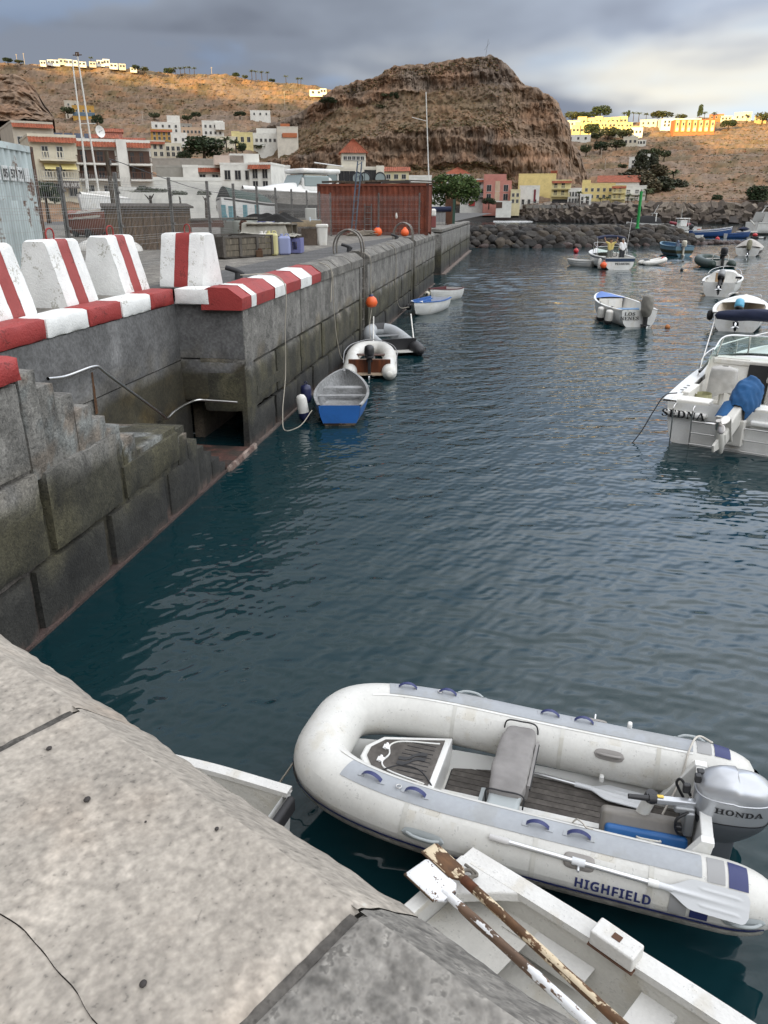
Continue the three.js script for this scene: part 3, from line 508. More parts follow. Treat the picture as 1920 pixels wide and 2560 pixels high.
// ---------- the pier the picture is taken from ----------
{
  const pier = structGroup('pier'), O = V(-1.18, 0, -1.71), E = V(0.865, 0, 0.502), I = V(-0.502, 0, 0.865);
  const W = (s, i, y) => [O.x + E.x * s + I.x * i, y, O.z + E.z * s + I.z * i];
  const mPier = mat('pier concrete', [0.535, 0.515, 0.485], { map: 'pier', bump: 0.006, r: 0.92 });
  const mPierRough = mat('pier rough concrete', [0.48, 0.462, 0.435], { map: 'aggregate', bump: 0.014, r: 0.95 });
  const crack = (s) => 0.47 + 0.03 * PN.noise(s * 2.1, 4, 1) + 0.014 * PN.noise(s * 9, 1, 7) + 0.02 * Math.sin(s * 1.3);
  const top = (s, i) => 2.95 + 0.006 * PN.noise(s * 1.2, i * 1.2, 5) + 0.0022 * PN.noise(s * 7, i * 7, 2);
  // s0..s1 along the edge; each slab top dips at its rim so that joints are real grooves
  const rim = (q, w) => -0.014 * Math.pow(1 - clamp(q / w), 2);
  const edge = (s0, s1, m) => {
    const n = Math.round((s1 - s0) / 0.02);
    const j0 = (i) => 0.004 + 0.008 * Math.abs(PN.noise(i * 6, s0 * 3, 1)), j1 = (i) => 0.004 + 0.012 * Math.abs(PN.noise(i * 6, s1 * 3, 2));
    const g = surf((a, b) => { const i = lerp(0.0, crack(lerp(s0, s1, a)) - 0.0006, b), s = lerp(s0 + j0(i), s1 - j1(i), a), q = Math.min(a * (s1 - s0), (1 - a) * (s1 - s0)), e = (1 - b) * 0.45; return W(s, i, top(s, i) + rim(q, 0.02) - 0.004 * Math.pow(1 - clamp(i / 0.02), 2)); }, n, 40);
    part('slab', g, m, pier);
    // chamfer and outer face of the same pour
    const c = surf((a, b) => {
      const s = lerp(s0 + 0.004, s1 - 0.004, a), k = b * 12; let i, y;
      const rag = 0.016 * PN.noise(s * 5, 3, 3) + 0.008 * PN.noise(s * 16, 2, 8), bow = 0.02 * PN.noise(s * 0.8, 1, 1);
      if (k <= 1) { i = 0.006 - 0.012 * k; y = top(s, i) - 0.0038 - 0.006 * k; } else if (k <= 8) { const t = (k - 1) / 7; i = -0.006 - (0.199 + bow + rag) * t; y = top(s, 0) - 0.0098 - 0.207 * t + 0.012 * Math.sin(t * 3.14) * (0.4 + PN.noise(s * 2, t * 2, 4)) + 0.004 * PN.noise(s * 14, t * 6, 3); } else { const t = (k - 8) / 4; i = -(0.205 + bow + rag) - 0.02 * Math.min(1, t * 2); y = 2.733 - [0, 0.05, 0.3, 1.4, 4][Math.round(t * 4)]; }
      return W(s, i, y);
    }, n, 12);
    part('chamfer', c, m, pier);
  };
  edge(-5.2, -3.3, mPier); edge(-3.3, -1.15, mPier); edge(-1.15, 0, mPier); edge(0, 1.09, mPier); edge(1.09, 2.6, mPierRough); edge(2.6, 4.6, mPierRough);
  for (const [s0, s1, m] of [[-5.2, -2.2, mPier], [-2.2, 0.0, mPier], [0.0, 1.09, mPier], [1.09, 4.6, mPierRough]])
    part('slab', surf((a, b) => { const s = lerp(s0 + 0.006, s1 - 0.006, a), i = lerp(crack(s) + 0.0006, 3.5, b * b), q = Math.min(a, 1 - a) * (s1 - s0); return W(s, i, top(s, i) - 0.003 + rim(q, 0.015)); }, Math.round((s1 - s0) / 0.03), 60), m, pier);
  const mGrit = mat('joint grit', [0.16, 0.15, 0.14], { map: 'aggregate', r: 1, bump: 0.02 });
  for (const q of [-3.3, -2.2, -1.15, 0, 1.09, 2.6]) part('joint_fill', surf((a, b) => { const i = lerp(0.02, 3.5, b), w = 0.024; return W(q + (a - 0.5) * w, i, 2.9405 + 0.003 * PN.noise(i * 30, a * 3, q)); }, 3, 160), mGrit, pier);
  part('joint_fill', surf((a, b) => { const q = lerp(-5.2, 4.6, b); return W(q, crack(q) + (a - 0.5) * 0.02, 2.9405); }, 1, 200), mGrit, pier);
  // small dark stones on the slabs
  for (const [u, v, r] of [[123, 1872, 0.007], [218, 2000, 0.008], [542, 2073, 0.005], [358, 2461, 0.007], [364, 2055, 0.003]]) { const p = atY(u, v, 2.953); const o = part('pebble', new THREE.IcosahedronGeometry(r, 1).scale(1, 0.6, 1.2).translate(p.x, p.y + r * 0.3, p.z), mat('dark pebble', [0.035, 0.03, 0.028], { r: 0.8 }), pier); }
}

// ---------- concrete barriers with a red stripe ----------
{
  const mBarr = mWhite, L = 0.9, Hb = 0.95, bd = 0.80, td = 0.36;
  const proto = (label, first) => {
    const o = thing('barrier', label, 'barrier', [0, 0, 0], 0, 'concrete barriers along the quay stairs');
    const sec = [[-bd / 2, 0], [bd / 2, 0], [bd / 2, 0.05], [td / 2, Hb - 0.03], [td / 2 - 0.03, Hb], [-td / 2 + 0.03, Hb], [-td / 2, Hb - 0.03], [-bd / 2, 0.05]];
    const fine = []; for (let i = 0; i < sec.length; i++) { const a = sec[i], b = sec[(i + 1) % sec.length], m = Math.max(1, Math.round(Math.hypot(a[0] - b[0], a[1] - b[1]) / 0.09)); for (let k = 0; k < m; k++) fine.push([lerp(a[0], b[0], k / m), lerp(a[1], b[1], k / m)]); } fine.push(fine[0]);
    const prism = (x0, x1, grow, capL, capR, seed) => {
      const n = Math.max(2, Math.round((x1 - x0) / 0.08));
      const g = toCreasedNormals(surf((s, t) => { const q = fine[Math.round(s * (fine.length - 1))], x = lerp(x0, x1, t), d = 0.007 * PN.noise(q[0] * 6 + seed, q[1] * 6, x * 6), e = (capL && t < 0.001) || (capR && t > 0.999) ? 0.975 : 1; return [x, Math.max(0, q[1] * (q[1] > 0.5 ? e : 1) + d * (q[1] > 0.05)), q[0] * grow * e + d]; }, fine.length - 1, n), 0.6);
      const cap = new THREE.ShapeGeometry(new THREE.Shape(sec.map((q) => new THREE.Vector2(-q[0] * 0.975, q[1] * (q[1] > 0.5 ? 0.975 : 1))))).rotateY(Math.PI / 2);
      const out = [g]; if (capL) out.push(cap.clone().translate(x0, 0, 0)); if (capR) out.push(cap.clone().translate(x1, 0, 0)); return out;
    };
    part('white_body', prism(-L / 2, -0.145, 1, true, false, first), mBarr, o); part('white_body', prism(0.145, L / 2, 1, false, true, first + 3), mBarr, o);
    part('red_stripe', prism(-0.145, 0.145, 1.0, false, false, first + 9), first === 3 ? mRed : mRedSoft, o);
    part('lifting_loop', tube([[-0.06, Hb - 0.03, 0], [-0.065, Hb + 0.09, 0], [-0.03, Hb + 0.14, 0], [0.04, Hb + 0.14, 0], [0.07, Hb + 0.08, 0], [0.06, Hb - 0.03, 0]].map(([a, b]) => [a, b, a * 0.3]), 0.012, 30, 8), mRed, o);
    return o;
  };
  const H = Math.PI / 2;
  const set = [[-6.86, -9.55, H + 0.03, 'white barrier with red stripe beside the rusty container', 1], [-6.86, -11.22, H, 'white barrier with red stripe and red loop, second from the stair corner', 2], [-6.84, -13.02, H - 0.02, 'white barrier with faded red stripe standing next to the turned corner barrier', 5], [-6.08, -14.52, -0.13, 'white barrier with deep red stripe turned across the stair corner', 3], [-6.9, -7.85, H, 'white barrier with red stripe farthest up the stair edge', 7]];
  for (const [x, z, t, l, k] of set) { const o = proto(l, k); o.position.set(x, k === 3 ? DECK : DECK, z); o.rotation.y = t; }
}

// ================= BOAT BUILDING =================
const mGel = mat('white gelcoat', [0.80, 0.80, 0.775], { map: 'dirt', r: 0.32 });
const mGelIn = mat('white deck', [0.74, 0.725, 0.68], { map: 'dirt', r: 0.6, bump: 0.002 });
const mAlu = mat('aluminium', [0.72, 0.73, 0.74], { m: 0.9, r: 0.3 });
const mBlack = mat('black plastic', [0.016, 0.016, 0.018], { r: 0.45 });
const mNavy = mat('navy canvas', [0.014, 0.022, 0.062], { r: 0.85, map: 'weave' });
const mGlass = new THREE.MeshPhysicalMaterial({ color: 0xdfeee8, roughness: 0.05, transmission: 0.9, thickness: 0, ior: 1.45 }); mGlass.name = 'glass'; M.glass = mGlass;
const mWood = mat('brown wood', [0.17, 0.10, 0.058], { map: 'wood', r: 0.8, bump: 0.004 });
const mPvcGrey = mat('grey inflatable fabric', [0.40, 0.42, 0.435], { r: 0.55, map: 'dirt' });
const mPvcLight = mat('light grey inflatable fabric', [0.60, 0.595, 0.56], { r: 0.5, map: 'dirt' });
const HP = Math.PI / 2;
// open hull; local +x is the bow, y = 0 the waterline. Returns section helpers and geometries.
function hullShape(o) {
  const { L, B, f = 0.5, draft = 0.15, tw = 0.8, bowRise = 0.35, sternRise = 0.06, full = 1.7, mid = 0.42, rake = 0.25, th = 0.04, floor = 0.08, bowP = 2.2, flare = 1.15 } = o;
  const hb = (t) => (t < mid ? lerp(tw, 1, Math.sin(t / mid * HP)) : Math.pow(Math.max(0, 1 - Math.pow((t - mid) / (1 - mid), bowP)), 0.72)) * B / 2;
  const g = (t) => f + bowRise * f * Math.pow(t, 2.2) + sternRise * Math.pow(1 - t, 2) * f;
  const k = (t) => -draft + (draft + f * 0.25) * Math.pow(clamp((t - 0.62) / 0.38), 2.2);
  const X = (t, y) => (t - 0.5) * L + rake * clamp(y / f) * Math.pow(t, 4);
  const zy = (t, fr) => { const a = Math.acos(Math.pow(1 - clamp(fr), 0.8 * full)); return hb(t) * Math.pow(Math.sin(a), 0.85) * lerp(1 / flare, 1, clamp(fr)); };
  const P = (t, fr, side, inset = 0) => { const y = lerp(k(t), g(t), fr); return [X(t, y), y, side * Math.max(0, zy(t, fr) - inset)]; };
  const outer = surf((s, t) => { const a = Math.abs(s * 2 - 1), fr = Math.pow(a, 1.6); return P(t, fr, s < 0.5 ? -1 : 1); }, 28, 36);
  const inner = surf((s, t) => {
    const tt = lerp(th / L, 1 - 2.2 * th / L, t), a = Math.abs(s * 2 - 1), side = s < 0.5 ? -1 : 1, fl = Math.max(floor, k(tt) + 0.04), y = a < 0.4 ? fl : lerp(fl, g(tt) - 0.002, (a - 0.4) / 0.6), fr = (y - k(tt)) / (g(tt) - k(tt)), z = Math.max(0, zy(tt, fr) - th);
    return [X(tt, y), y, side * (a < 0.4 ? z * a / 0.4 : z)];
  }, 30, 30);
  const endCap = (t, off) => surf((s, v) => { const p = P(t, Math.pow(v, 1.5), 1); return [p[0] + off, p[1], lerp(-p[2], p[2], s)]; }, 8, 12);
  const transom = [endCap(0, 0), endCap(0, th * 0.9)];
  // gunwale cap: rectangular section swept round both sides and the stem
  const rim = (w, h, dy = 0, t0 = 0) => surf((s, v) => {
    const q = s * 2 - 1, side = q < 0 ? -1 : 1, t = lerp(1, t0, Math.abs(q)), c = [[-0.35, -0.5], [0.65, -0.5], [0.65, 0.5], [-0.35, 0.5], [-0.35, -0.5]][Math.round(v * 4)];
    const p = P(Math.min(t, 0.9995), 1, side); return [p[0] + (1 - Math.min(1, Math.abs(q) * 14)) * (-c[0] * w), p[1] + dy + c[1] * h, p[2] - side * c[0] * w * Math.min(1, Math.abs(q) * 14)];
  }, 90, 4, false);
  const deck = (t0, t1, dy = 0.01, inset = 0, crown = 0.03) => surf((s, t) => { const tt = lerp(t0, t1, t), z = Math.max(0, hb(tt) - inset); return [X(tt, g(tt)), g(tt) + dy + crown * (1 - Math.pow(s * 2 - 1, 2)), lerp(-z, z, s)]; }, 14, 16);
  const band = (f0, f1, t0 = 0, t1 = 1, off = 0.006) => [-1, 1].map((side) => surf((s, v) => { const t = lerp(t0, t1, s), p = P(t, lerp(f0, f1, v), side); return [p[0] + (t > 0.97 ? off : 0), p[1], p[2] + side * off]; }, 40, 4));
  const thwart = (t, w, h, y) => { const z = zy(t, (y - k(t)) / (g(t) - k(t))) - th * 0.6; return bx(w, h, z * 2, X(t, y), y, 0); };
  return { hb, g, k, X, zy, P, outer, inner, transom, rim, deck, band, thwart, o };
}
// swept round tube; path(s) -> Vector3, rad(s)
function sweep(path, rad, ns = 90, nc = 18, th0 = 0, th1 = 2 * Math.PI, s0 = 0, s1 = 1, off = 0) {
  return surf((c, q) => { const s = lerp(s0, s1, q), f = tubeFrame(path, s), a = lerp(th0, th1, c), r = rad(s) + off; return [f.p.x + r * (Math.cos(a) * f.out.x + Math.sin(a) * f.up.x), f.p.y + r * (Math.cos(a) * f.out.y + Math.sin(a) * f.up.y), f.p.z + r * (Math.cos(a) * f.out.z + Math.sin(a) * f.up.z)]; }, nc, ns);
}
function tubeFrame(path, s) { const e = 1e-3, a = path(Math.max(0, s - e)), b = path(Math.min(1, s + e)), t = b.sub(a).normalize(), out = V(0, 1, 0).cross(t).normalize(), up = t.clone().cross(out).normalize(); return { p: path(s), t, out, up }; }
// inflatable plan: s = 0 port stern .. 0.5 bow .. 1 starboard stern. out points outboard.
function inflatePath(L, B, r, o = {}) {
  const zc = B / 2 - r, xs = -L / 2, xe = L / 2 - r, xb = lerp(xs, xe, o.straight ?? 0.55), pts = [], n = 60;
  for (let i = 0; i <= n; i++) { const q = i / n; pts.push(q < 0.5 ? V(lerp(xs, xb, q / 0.5), 0, 0) : V(0, 0, 0)); }
  const prof = []; for (let i = 0; i <= 24; i++) prof.push([lerp(xs, xb, i / 24), zc]);
  for (let i = 1; i <= 30; i++) { const a = i / 30 * HP; prof.push([xb + (xe - xb) * Math.pow(Math.sin(a), o.ep ?? 0.9), zc * Math.pow(Math.cos(a), o.eq ?? 0.75)]); }
  const full = [...prof.map(([x, z]) => V(x, 0, -z)), ...prof.slice(0, -1).reverse().map(([x, z]) => V(x, 0, z))];
  for (const p of full) { const k = clamp((p.x - xs) / (xe - xs)); p.y = (o.y ?? r * 0.9) + (o.rise ?? 0.12) * Math.pow(k, 2.6); }
  const c = new THREE.CatmullRomCurve3(full, false, 'centripetal'); c.arcLengthDivisions = 400;
  return { path: (s) => c.getPointAt(clamp(s)), len: c.getLength(), xs, xe, xb, zc };
}
const taper = (r, len, tail, tip = 0.35) => (s) => { const d = Math.min(s, 1 - s) * len; return d > tail ? r : r * lerp(tip, 1, Math.sqrt(1 - Math.pow(1 - d / tail, 2))); };
// outboard motor, local: x forward (towards the boat), clamp at x = 0, y = transom top
function outboard(parent, name, o = {}) {
  const m = new THREE.Group(); m.name = name || 'outboard_motor'; parent.add(m);
  const s = o.s ?? 1, cm = o.cowl || mBlack, lm = o.leg || mBlack;
  if (!o.cover) {
    part('cowl', [lathe([[0.001, 0.46], [0.10, 0.455], [0.155, 0.42], [0.175, 0.34], [0.178, 0.2], [0.165, 0.14], [0.13, 0.12], [0.001, 0.12]].map(([a, b]) => [a * s, b * s]), 0, 0, 0, 0, 0, 0, 20).scale(1.3, 1, 0.92).translate(-0.17 * s, 0, 0)], cm, m);
    part('cowl_band', lathe([[0.150, 0.05], [0.168, 0.09], [0.166, 0.125], [0.14, 0.125], [0.1, 0.02]].map(([a, b]) => [a * s, b * s])).scale(1.3, 1, 0.92).translate(-0.17 * s, 0, 0), o.band || lm, m);
  } else {
    part('motor_cover', surf((a, b) => { const th = a * 6.2832, y = lerp(-0.22, 0.5, b), w = b > 0.97 ? 0.02 : 0.19 * (1 - 0.45 * Math.pow(Math.abs(b - 0.55) / 0.55, 2.5)) * (1 + 0.1 * PN.noise(a * 9, b * 5, 3)); return [(-0.17 + Math.cos(th) * w * 1.35) * s, y * s, Math.sin(th) * w * s]; }, 28, 18), o.cover, m);
  }
  part('leg', [poly([[-0.20, 0.08], [-0.05, 0.08], [-0.07, -0.3], [-0.09, -0.62], [-0.21, -0.62], [-0.22, -0.3]].map(([a, b]) => [a * s, b * s]), 0.07 * s, 0.015 * s).translate(0, 0, -0.035 * s), bx(0.36 * s, 0.02 * s, 0.2 * s, -0.2 * s, -0.5 * s, 0)], lm, m);
  const gc = part('gearcase', [lathe([[0.001, -0.22], [0.03, -0.19], [0.05, -0.1], [0.052, 0.08], [0.035, 0.17], [0.001, 0.19]].map(([a, b]) => [a * s, b * s]), -0.16 * s, -0.66 * s, 0, 0, 0, HP, 14), poly([[-0.06, 0], [0.06, 0], [-0.02, -0.17], [-0.09, -0.15]].map(([a, b]) => [a * s, b * s]), 0.016 * s).translate(-0.14 * s, -0.68 * s, -0.008 * s)], lm, m);
  const pr = []; for (let k = 0; k < 3; k++) { const g = new THREE.SphereGeometry(0.07 * s, 10, 6).scale(0.22, 1, 0.62).rotateY(0.5).translate(0, 0.085 * s, 0).rotateX(k * 2.094); pr.push(g); }
  part('propeller', [...pr.map((g) => g.translate(-0.38 * s, -0.66 * s, 0)), cyl(0.035 * s, 0.025 * s, 0.1 * s, -0.38 * s, -0.66 * s, 0, 0, 0, HP, 10)], o.prop || mAlu, m);
  part('clamp_bracket', [bx(0.07 * s, 0.2 * s, 0.2 * s, 0.0, -0.02 * s, 0), bx(0.12 * s, 0.04 * s, 0.22 * s, 0.02 * s, 0.06 * s, 0)], o.bracket || lm, m);
  if (o.tiller !== false) part('tiller', [bar([-0.02 * s, 0.12 * s, 0.02], [0.3 * s, 0.15 * s, 0.03], 0.022 * s, 8), bar([0.3 * s, 0.15 * s, 0.03], [0.48 * s, 0.16 * s, 0.03], 0.019 * s, 10)], mBlack, m);
  return m;
}
function ropeThing(label, pts, r, m = mRope, group) { return single('mooring_rope', tube(pts, r, pts.length * 10, 6), m, label, 'rope', group); }

// ---------- rigid inflatable with the silver outboard ----------
const RIB = { O: [0.165, 0, -4.585], turn: 2.989 };
{
  const o = thing('rigid_inflatable_boat', 'light grey rigid inflatable boat with blue trim, teak floor and silver outboard', 'inflatable boat', RIB.O, RIB.turn);
  const r = 0.205, I = inflatePath(3.30, 1.56, r, { straight: 0.60, ep: 0.86, eq: 0.52, y: 0.40, rise: 0.10 });
  const P0 = I.path, path = (s) => { const p = P0(s); p.x -= 0.07; return p; }, rad = taper(r, I.len, 0.34, 0.30);
  const mTube = mat('rib tube', [0.68, 0.672, 0.635], { map: 'scuff', r: 0.46, bump: 0.006, bumpTex: 'softBump' }), mStrip = mat('rib grey strip', [0.37, 0.39, 0.415], { map: 'dirt', r: 0.6 }), mBlueT = mat('navy trim', [0.022, 0.03, 0.115], { r: 0.5 }), mPatch = mat('grey patch', [0.34, 0.37, 0.375], { r: 0.6 }), mPatchB = mat('taupe patch', [0.25, 0.235, 0.22], { r: 0.65 }), mMid = mat('mid grey trim', [0.30, 0.30, 0.30], { r: 0.6 });
  const tubeP = part('tube', sweep(path, rad, 150, 28), mTube, o);
  const capEnd = (s) => { const f = tubeFrame(path, s); const g = new THREE.SphereGeometry(rad(s) * 1.0, 14, 8).scale(0.5, 1, 1); g.applyMatrix4(new THREE.Matrix4().makeBasis(f.t, f.up, f.out)); return g.translate(f.p.x, f.p.y, f.p.z); };
  part('tube_end', capEnd(0.0005), mTube, o); part('tube_end', capEnd(0.9995), mTube, o);
  // s of an x position on each side
  const sOf = (x, far) => { let lo = 0, hi = 0.5; for (let i = 0; i < 40; i++) { const m = (lo + hi) / 2; if (path(m).x < x) lo = m; else hi = m; } return far ? 1 - lo : lo; };
  const on = (s, th, off = 0) => { const f = tubeFrame(path, s), rr = rad(s) + off; return f.p.clone().addScaledVector(f.out, Math.cos(th) * rr).addScaledVector(f.up, Math.sin(th) * rr); };
  // out vector: up x tangent; on the near (negative z) side it points outboard when tangent runs forward
  const sgn = tubeFrame(path, 0.2).out.z < 0 ? 1 : -1, TH = (d) => (sgn > 0 ? d : Math.PI - d);
  const patch = (name, s0, s1, d0, d1, m, off = 0.003, par = o) => part(name, sweep(path, rad, Math.max(3, Math.round(Math.abs(s1 - s0) * 140)), 8, TH(d0), TH(d1), s0, s1, off), m, par);
  const D = Math.PI / 180;
  for (const far of [0, 1]) {
    const a = sOf(-1.27, far), b = sOf(1.06, far);
    patch('grey_top_strip', a, b, 62 * D, 108 * D, mStrip, 0.0035, tubeP);
    patch('seam_tape', a, sOf(1.2, far), 110 * D, 114 * D, mGel, 0.004, tubeP);
    patch('trim_block', sOf(-1.30, far), sOf(-1.40, far), 58 * D, 108 * D, mMid, 0.0035, tubeP); patch('navy_block', sOf(-1.42, far), sOf(-1.53, far), 56 * D, 108 * D, mBlueT, 0.0035, tubeP);
  }
  patch('trim_block', sOf(-1.20, 0), sOf(-1.10, 0), -9 * D, 28 * D, mMid, 0.0035, tubeP); patch('navy_block', sOf(-1.32, 0), sOf(-1.22, 0), -9 * D, 20 * D, mBlueT, 0.0035, tubeP);
  patch('rubbing_strake', 0.012, 0.988, -34 * D, -15 * D, mat('strake', [0.52, 0.51, 0.47], { r: 0.6, map: 'mottle' }), 0.016, tubeP);
  patch('navy_line', 0.012, 0.988, -14.5 * D, -9.5 * D, mBlueT, 0.012, tubeP);
  patch('grey_keel_band', 0.03, 0.97, -80 * D, -35 * D, mat('tube underside', [0.40, 0.39, 0.345], { r: 0.7, map: 'mottle' }), 0.004, tubeP);
  patch('lower_line', 0.03, 0.97, -50 * D, -47 * D, mBlueT, 0.008, tubeP);
  for (const [x, far] of [[0.55, 0], [-0.3, 0], [-1.0, 0], [0.5, 1], [-0.35, 1], [-1.05, 1]]) part('seam_tape', sweep(path, rad, 2, 56, 0, 6.2832, sOf(x, far), sOf(x + 0.03, far), 0.0022), mat('seam fabric', [0.60, 0.59, 0.545], { map: 'dirt', r: 0.5 }), tubeP);
  // lifting handles of webbing
  const handle = (x, far) => { const s0 = sOf(x - 0.075, far), s1 = sOf(x + 0.075, far), pts = [0, 0.12, 0.3, 0.5, 0.7, 0.88, 1].map((k) => on(lerp(s0, s1, k), TH(84 * D), 0.004 + 0.042 * Math.pow(Math.sin(k * Math.PI), 0.7))); const c = new THREE.CatmullRomCurve3(pts); const h = part('webbing_handle', surf((a, b) => { const p = c.getPoint(a), f = tubeFrame(path, lerp(s0, s1, a)); const q = p.addScaledVector(f.out, (b - 0.5) * 0.035); return [q.x, q.y, q.z]; }, 12, 2), mBlueT, o); for (const s of [s0, s1]) { const p = on(s, TH(84 * D), 0.002); part('pad', rbx(0.05, 0.008, 0.05, 0.004, p.x, p.y, p.z), mStrip, h); } };
  for (const x of [0.92, 0.60, -0.22, -0.48]) { handle(x - 0.06, 0); handle(x, 1); }
  // D rings
  for (const far of [0, 1]) { const p = on(sOf(0.72 - 0.06, far), TH(84 * D), 0.012); part('d_ring', new THREE.TorusGeometry(0.018, 0.004, 6, 14).rotateX(HP).translate(p.x, p.y + 0.004, p.z), mSteel, o); }
  // moulded grab handles on outer and inner tube sides
  const grab = (s0, s1, d, mm, mm2, name = 'grab_handle') => { const sm = (s0 + s1) / 2, ph = part(name, surf((a, b) => { const k = Math.sqrt(Math.max(0, 1 - Math.pow(a * 2 - 1, 4))), p = on(lerp(s0, s1, a), TH((d + (b - 0.5) * 22 * k) * D), 0.006 + 0.006 * Math.sin(b * 3.14)); return [p.x, p.y, p.z]; }, 16, 6), mm, o); const pts = [0.12, 0.3, 0.7, 0.88].map((k, i) => on(lerp(s0, s1, k), TH(d * D), (i === 0 || i === 3) ? 0.008 : 0.03)); part('grip', tube(pts, 0.011, 20, 8), mm2, ph); };
  grab(sOf(0.28, 0), sOf(0.56, 0), 12, mPatch, mPatch); grab(sOf(-1.64, 0), sOf(-1.40, 0), 4, mPatch, mPatch); grab(sOf(0.30, 1), sOf(0.56, 1), 40, mPatch, mPatch); grab(sOf(-1.4, 1), sOf(-1.15, 1), 40, mPatch, mPatch); grab(sOf(-0.80, 1), sOf(-0.58, 1), 150, mPatchB, mPatchB);
  // oarlock pads
  for (const far of [0, 1]) { const s0 = sOf(-0.66, far), s1 = sOf(-0.46, far); const pad = part('oarlock_pad', surf((a, b) => { const k = Math.pow(Math.max(0, 1 - Math.pow(a * 2 - 1, 6)), 0.5), p = on(lerp(s0, s1, a), TH((40 + (b - 0.5) * 26 * k) * D), 0.004 + 0.022 * k * Math.sin(b * 3.14)); return [p.x, p.y, p.z]; }, 18, 8), mPatchB, o); const a = on((s0 + s1) / 2, TH(40 * D), 0.0), b = on((s0 + s1) / 2, TH(30 * D), 0.075); part('pin', bar(a, b, 0.009), mAlu, pad); }
  for (const [x, far, d] of [[-0.82, 1, 60], [-0.66, 1, 205]]) { const p = on(sOf(x, far), TH(d * D), 0.02); part('oar_clip', rbx(0.035, 0.055, 0.045, 0.012, p.x, p.y, p.z), mGel, o); }
  // maker's name along the near tube
  { const g = text('HIGHFIELD', 0.068, 0.002, fontB, 0.92), p = g.attributes.position, sm = sOf(-0.775, 0), ds = (sOf(-0.6, 0) - sOf(-0.95, 0)) / 0.35; for (let i = 0; i < p.count; i++) { const q = on(sm - p.getX(i) * ds, TH(5 * D + p.getY(i) / r), 0.004 + p.getZ(i)); p.setXYZ(i, q.x, q.y, q.z); } g.computeVertexNormals(); part('lettering', g, mBlueT, tubeP); }
  // aluminium hull under the tubes
  part('hull', surf((a, b) => { const x = lerp(-1.30, 1.28, b), k = Math.pow(b, 3), z = lerp(-0.48, 0.48, a) * (1 - 0.85 * Math.pow(b, 3.5)), v = Math.abs(a - 0.5) * 2; return [x, lerp(-0.14, 0.22, Math.pow(v, 1.2)) + k * 0.22, z]; }, 16, 24), mat('painted hull', [0.5, 0.5, 0.48], { r: 0.4 }), o);
  // floor with teak strips
  const mTeak = mat('grey foam teak', [0.165, 0.152, 0.14], { r: 0.85, map: 'mottle' });
  part('floor', bx(1.86, 0.02, 0.84, -0.37, 0.165, 0), mat('floor liner', [0.62, 0.61, 0.57], { r: 0.5, map: 'dirt' }), o);
  const strip = (x0, x1, z0, z1, y = 0.181) => part('teak_strip', bx(Math.abs(x1 - x0), 0.012, z1 - z0 - 0.006, (x0 + x1) / 2, y, (z0 + z1) / 2), mTeak, o);
  for (let k = 0; k < 6; k++) { strip(-1.22, 0.46, 0.03 + k * 0.058, 0.03 + (k + 1) * 0.058); strip(-1.22, 0.46, -0.03 - (k + 1) * 0.058, -0.03 - k * 0.058); }
  part('caulking', bx(1.7, 0.006, 0.78, -0.38, 0.177, 0), mBlack, o);
  part('centre_strip', bx(1.74, 0.012, 0.05, -0.37, 0.184, 0), mGel, o);
  // bow locker: white frame, teak lid with wavy cut-out mark, hinges
  const lk = part('bow_locker', [poly([[0.50, -0.34], [1.0, -0.20], [1.10, -0.06], [1.10, 0.06], [1.0, 0.20], [0.50, 0.34]], 0.30, 0.014, 0, 0.40, 0, HP)], mGel, o);
  part('locker_pad', poly([[0.535, -0.295], [0.98, -0.165], [1.06, -0.05], [1.06, 0.05], [0.98, 0.165], [0.535, 0.295]], 0.010, 0.0, 0, 0.425, 0, HP), mTeak, lk);
  part('lid_groove', tube([[0.56, 0.429, -0.235], [0.88, 0.429, -0.16], [0.925, 0.429, -0.10], [0.90, 0.429, 0], [0.925, 0.429, 0.10], [0.88, 0.429, 0.16], [0.56, 0.429, 0.235]], 0.007, 60, 6), mGel, lk);
  for (let k = -4; k <= 4; k++) part('lid_line', bx(0.24 - Math.abs(k) * 0.008, 0.003, 0.005, 0.70 - Math.abs(k) * 0.004, 0.427, k * 0.048), mBlack, lk);
  const wave = (off) => { const pts = []; for (let i = 0; i <= 12; i++) { const q = i / 12; pts.push([0.62 + q * 0.20, 0.045 * Math.tanh((q - 0.5) * 6) + off]); } return [...pts.map(([x, z]) => [x, z - 0.018]), ...pts.reverse().map(([x, z]) => [x, z + 0.018])]; };
  part('wave_emblem', poly(wave(-0.03).map(([a, b]) => [a, -b]), 0.003, 0, 0, 0.431, 0, HP), mBlack, lk); part('wave_emblem', poly(wave(0.025).map(([a, b]) => [a, -b]), 0.003, 0, 0, 0.431, 0, HP), mBlack, lk);
  for (const z of [-0.075, 0.075]) part('hinge', [rbx(0.05, 0.012, 0.05, 0.005, 0.945, 0.432, z), cyl(0.011, 0.011, 0.06, 0.945, 0.438, z, HP)], mat('hinge white', [0.8, 0.8, 0.8], { r: 0.3 }), lk);
  part('latch', [cyl(0.03, 0.03, 0.008, 0.525, 0.36, -0.05, 0, 0, HP), rbx(0.02, 0.09, 0.02, 0.006, 0.515, 0.30, -0.05)], mSteel, lk);
  // seat with grey fabric bag
  const mBag = mat('grey bag fabric', [0.31, 0.295, 0.285], { map: 'weave', r: 0.9, bump: 0.004, bumpTex: 'softBump' });
  const seat = part('seat_bench', rbx(0.22, 0.07, 0.98, 0.03, -0.03, 0.535, 0), mPatch, o);
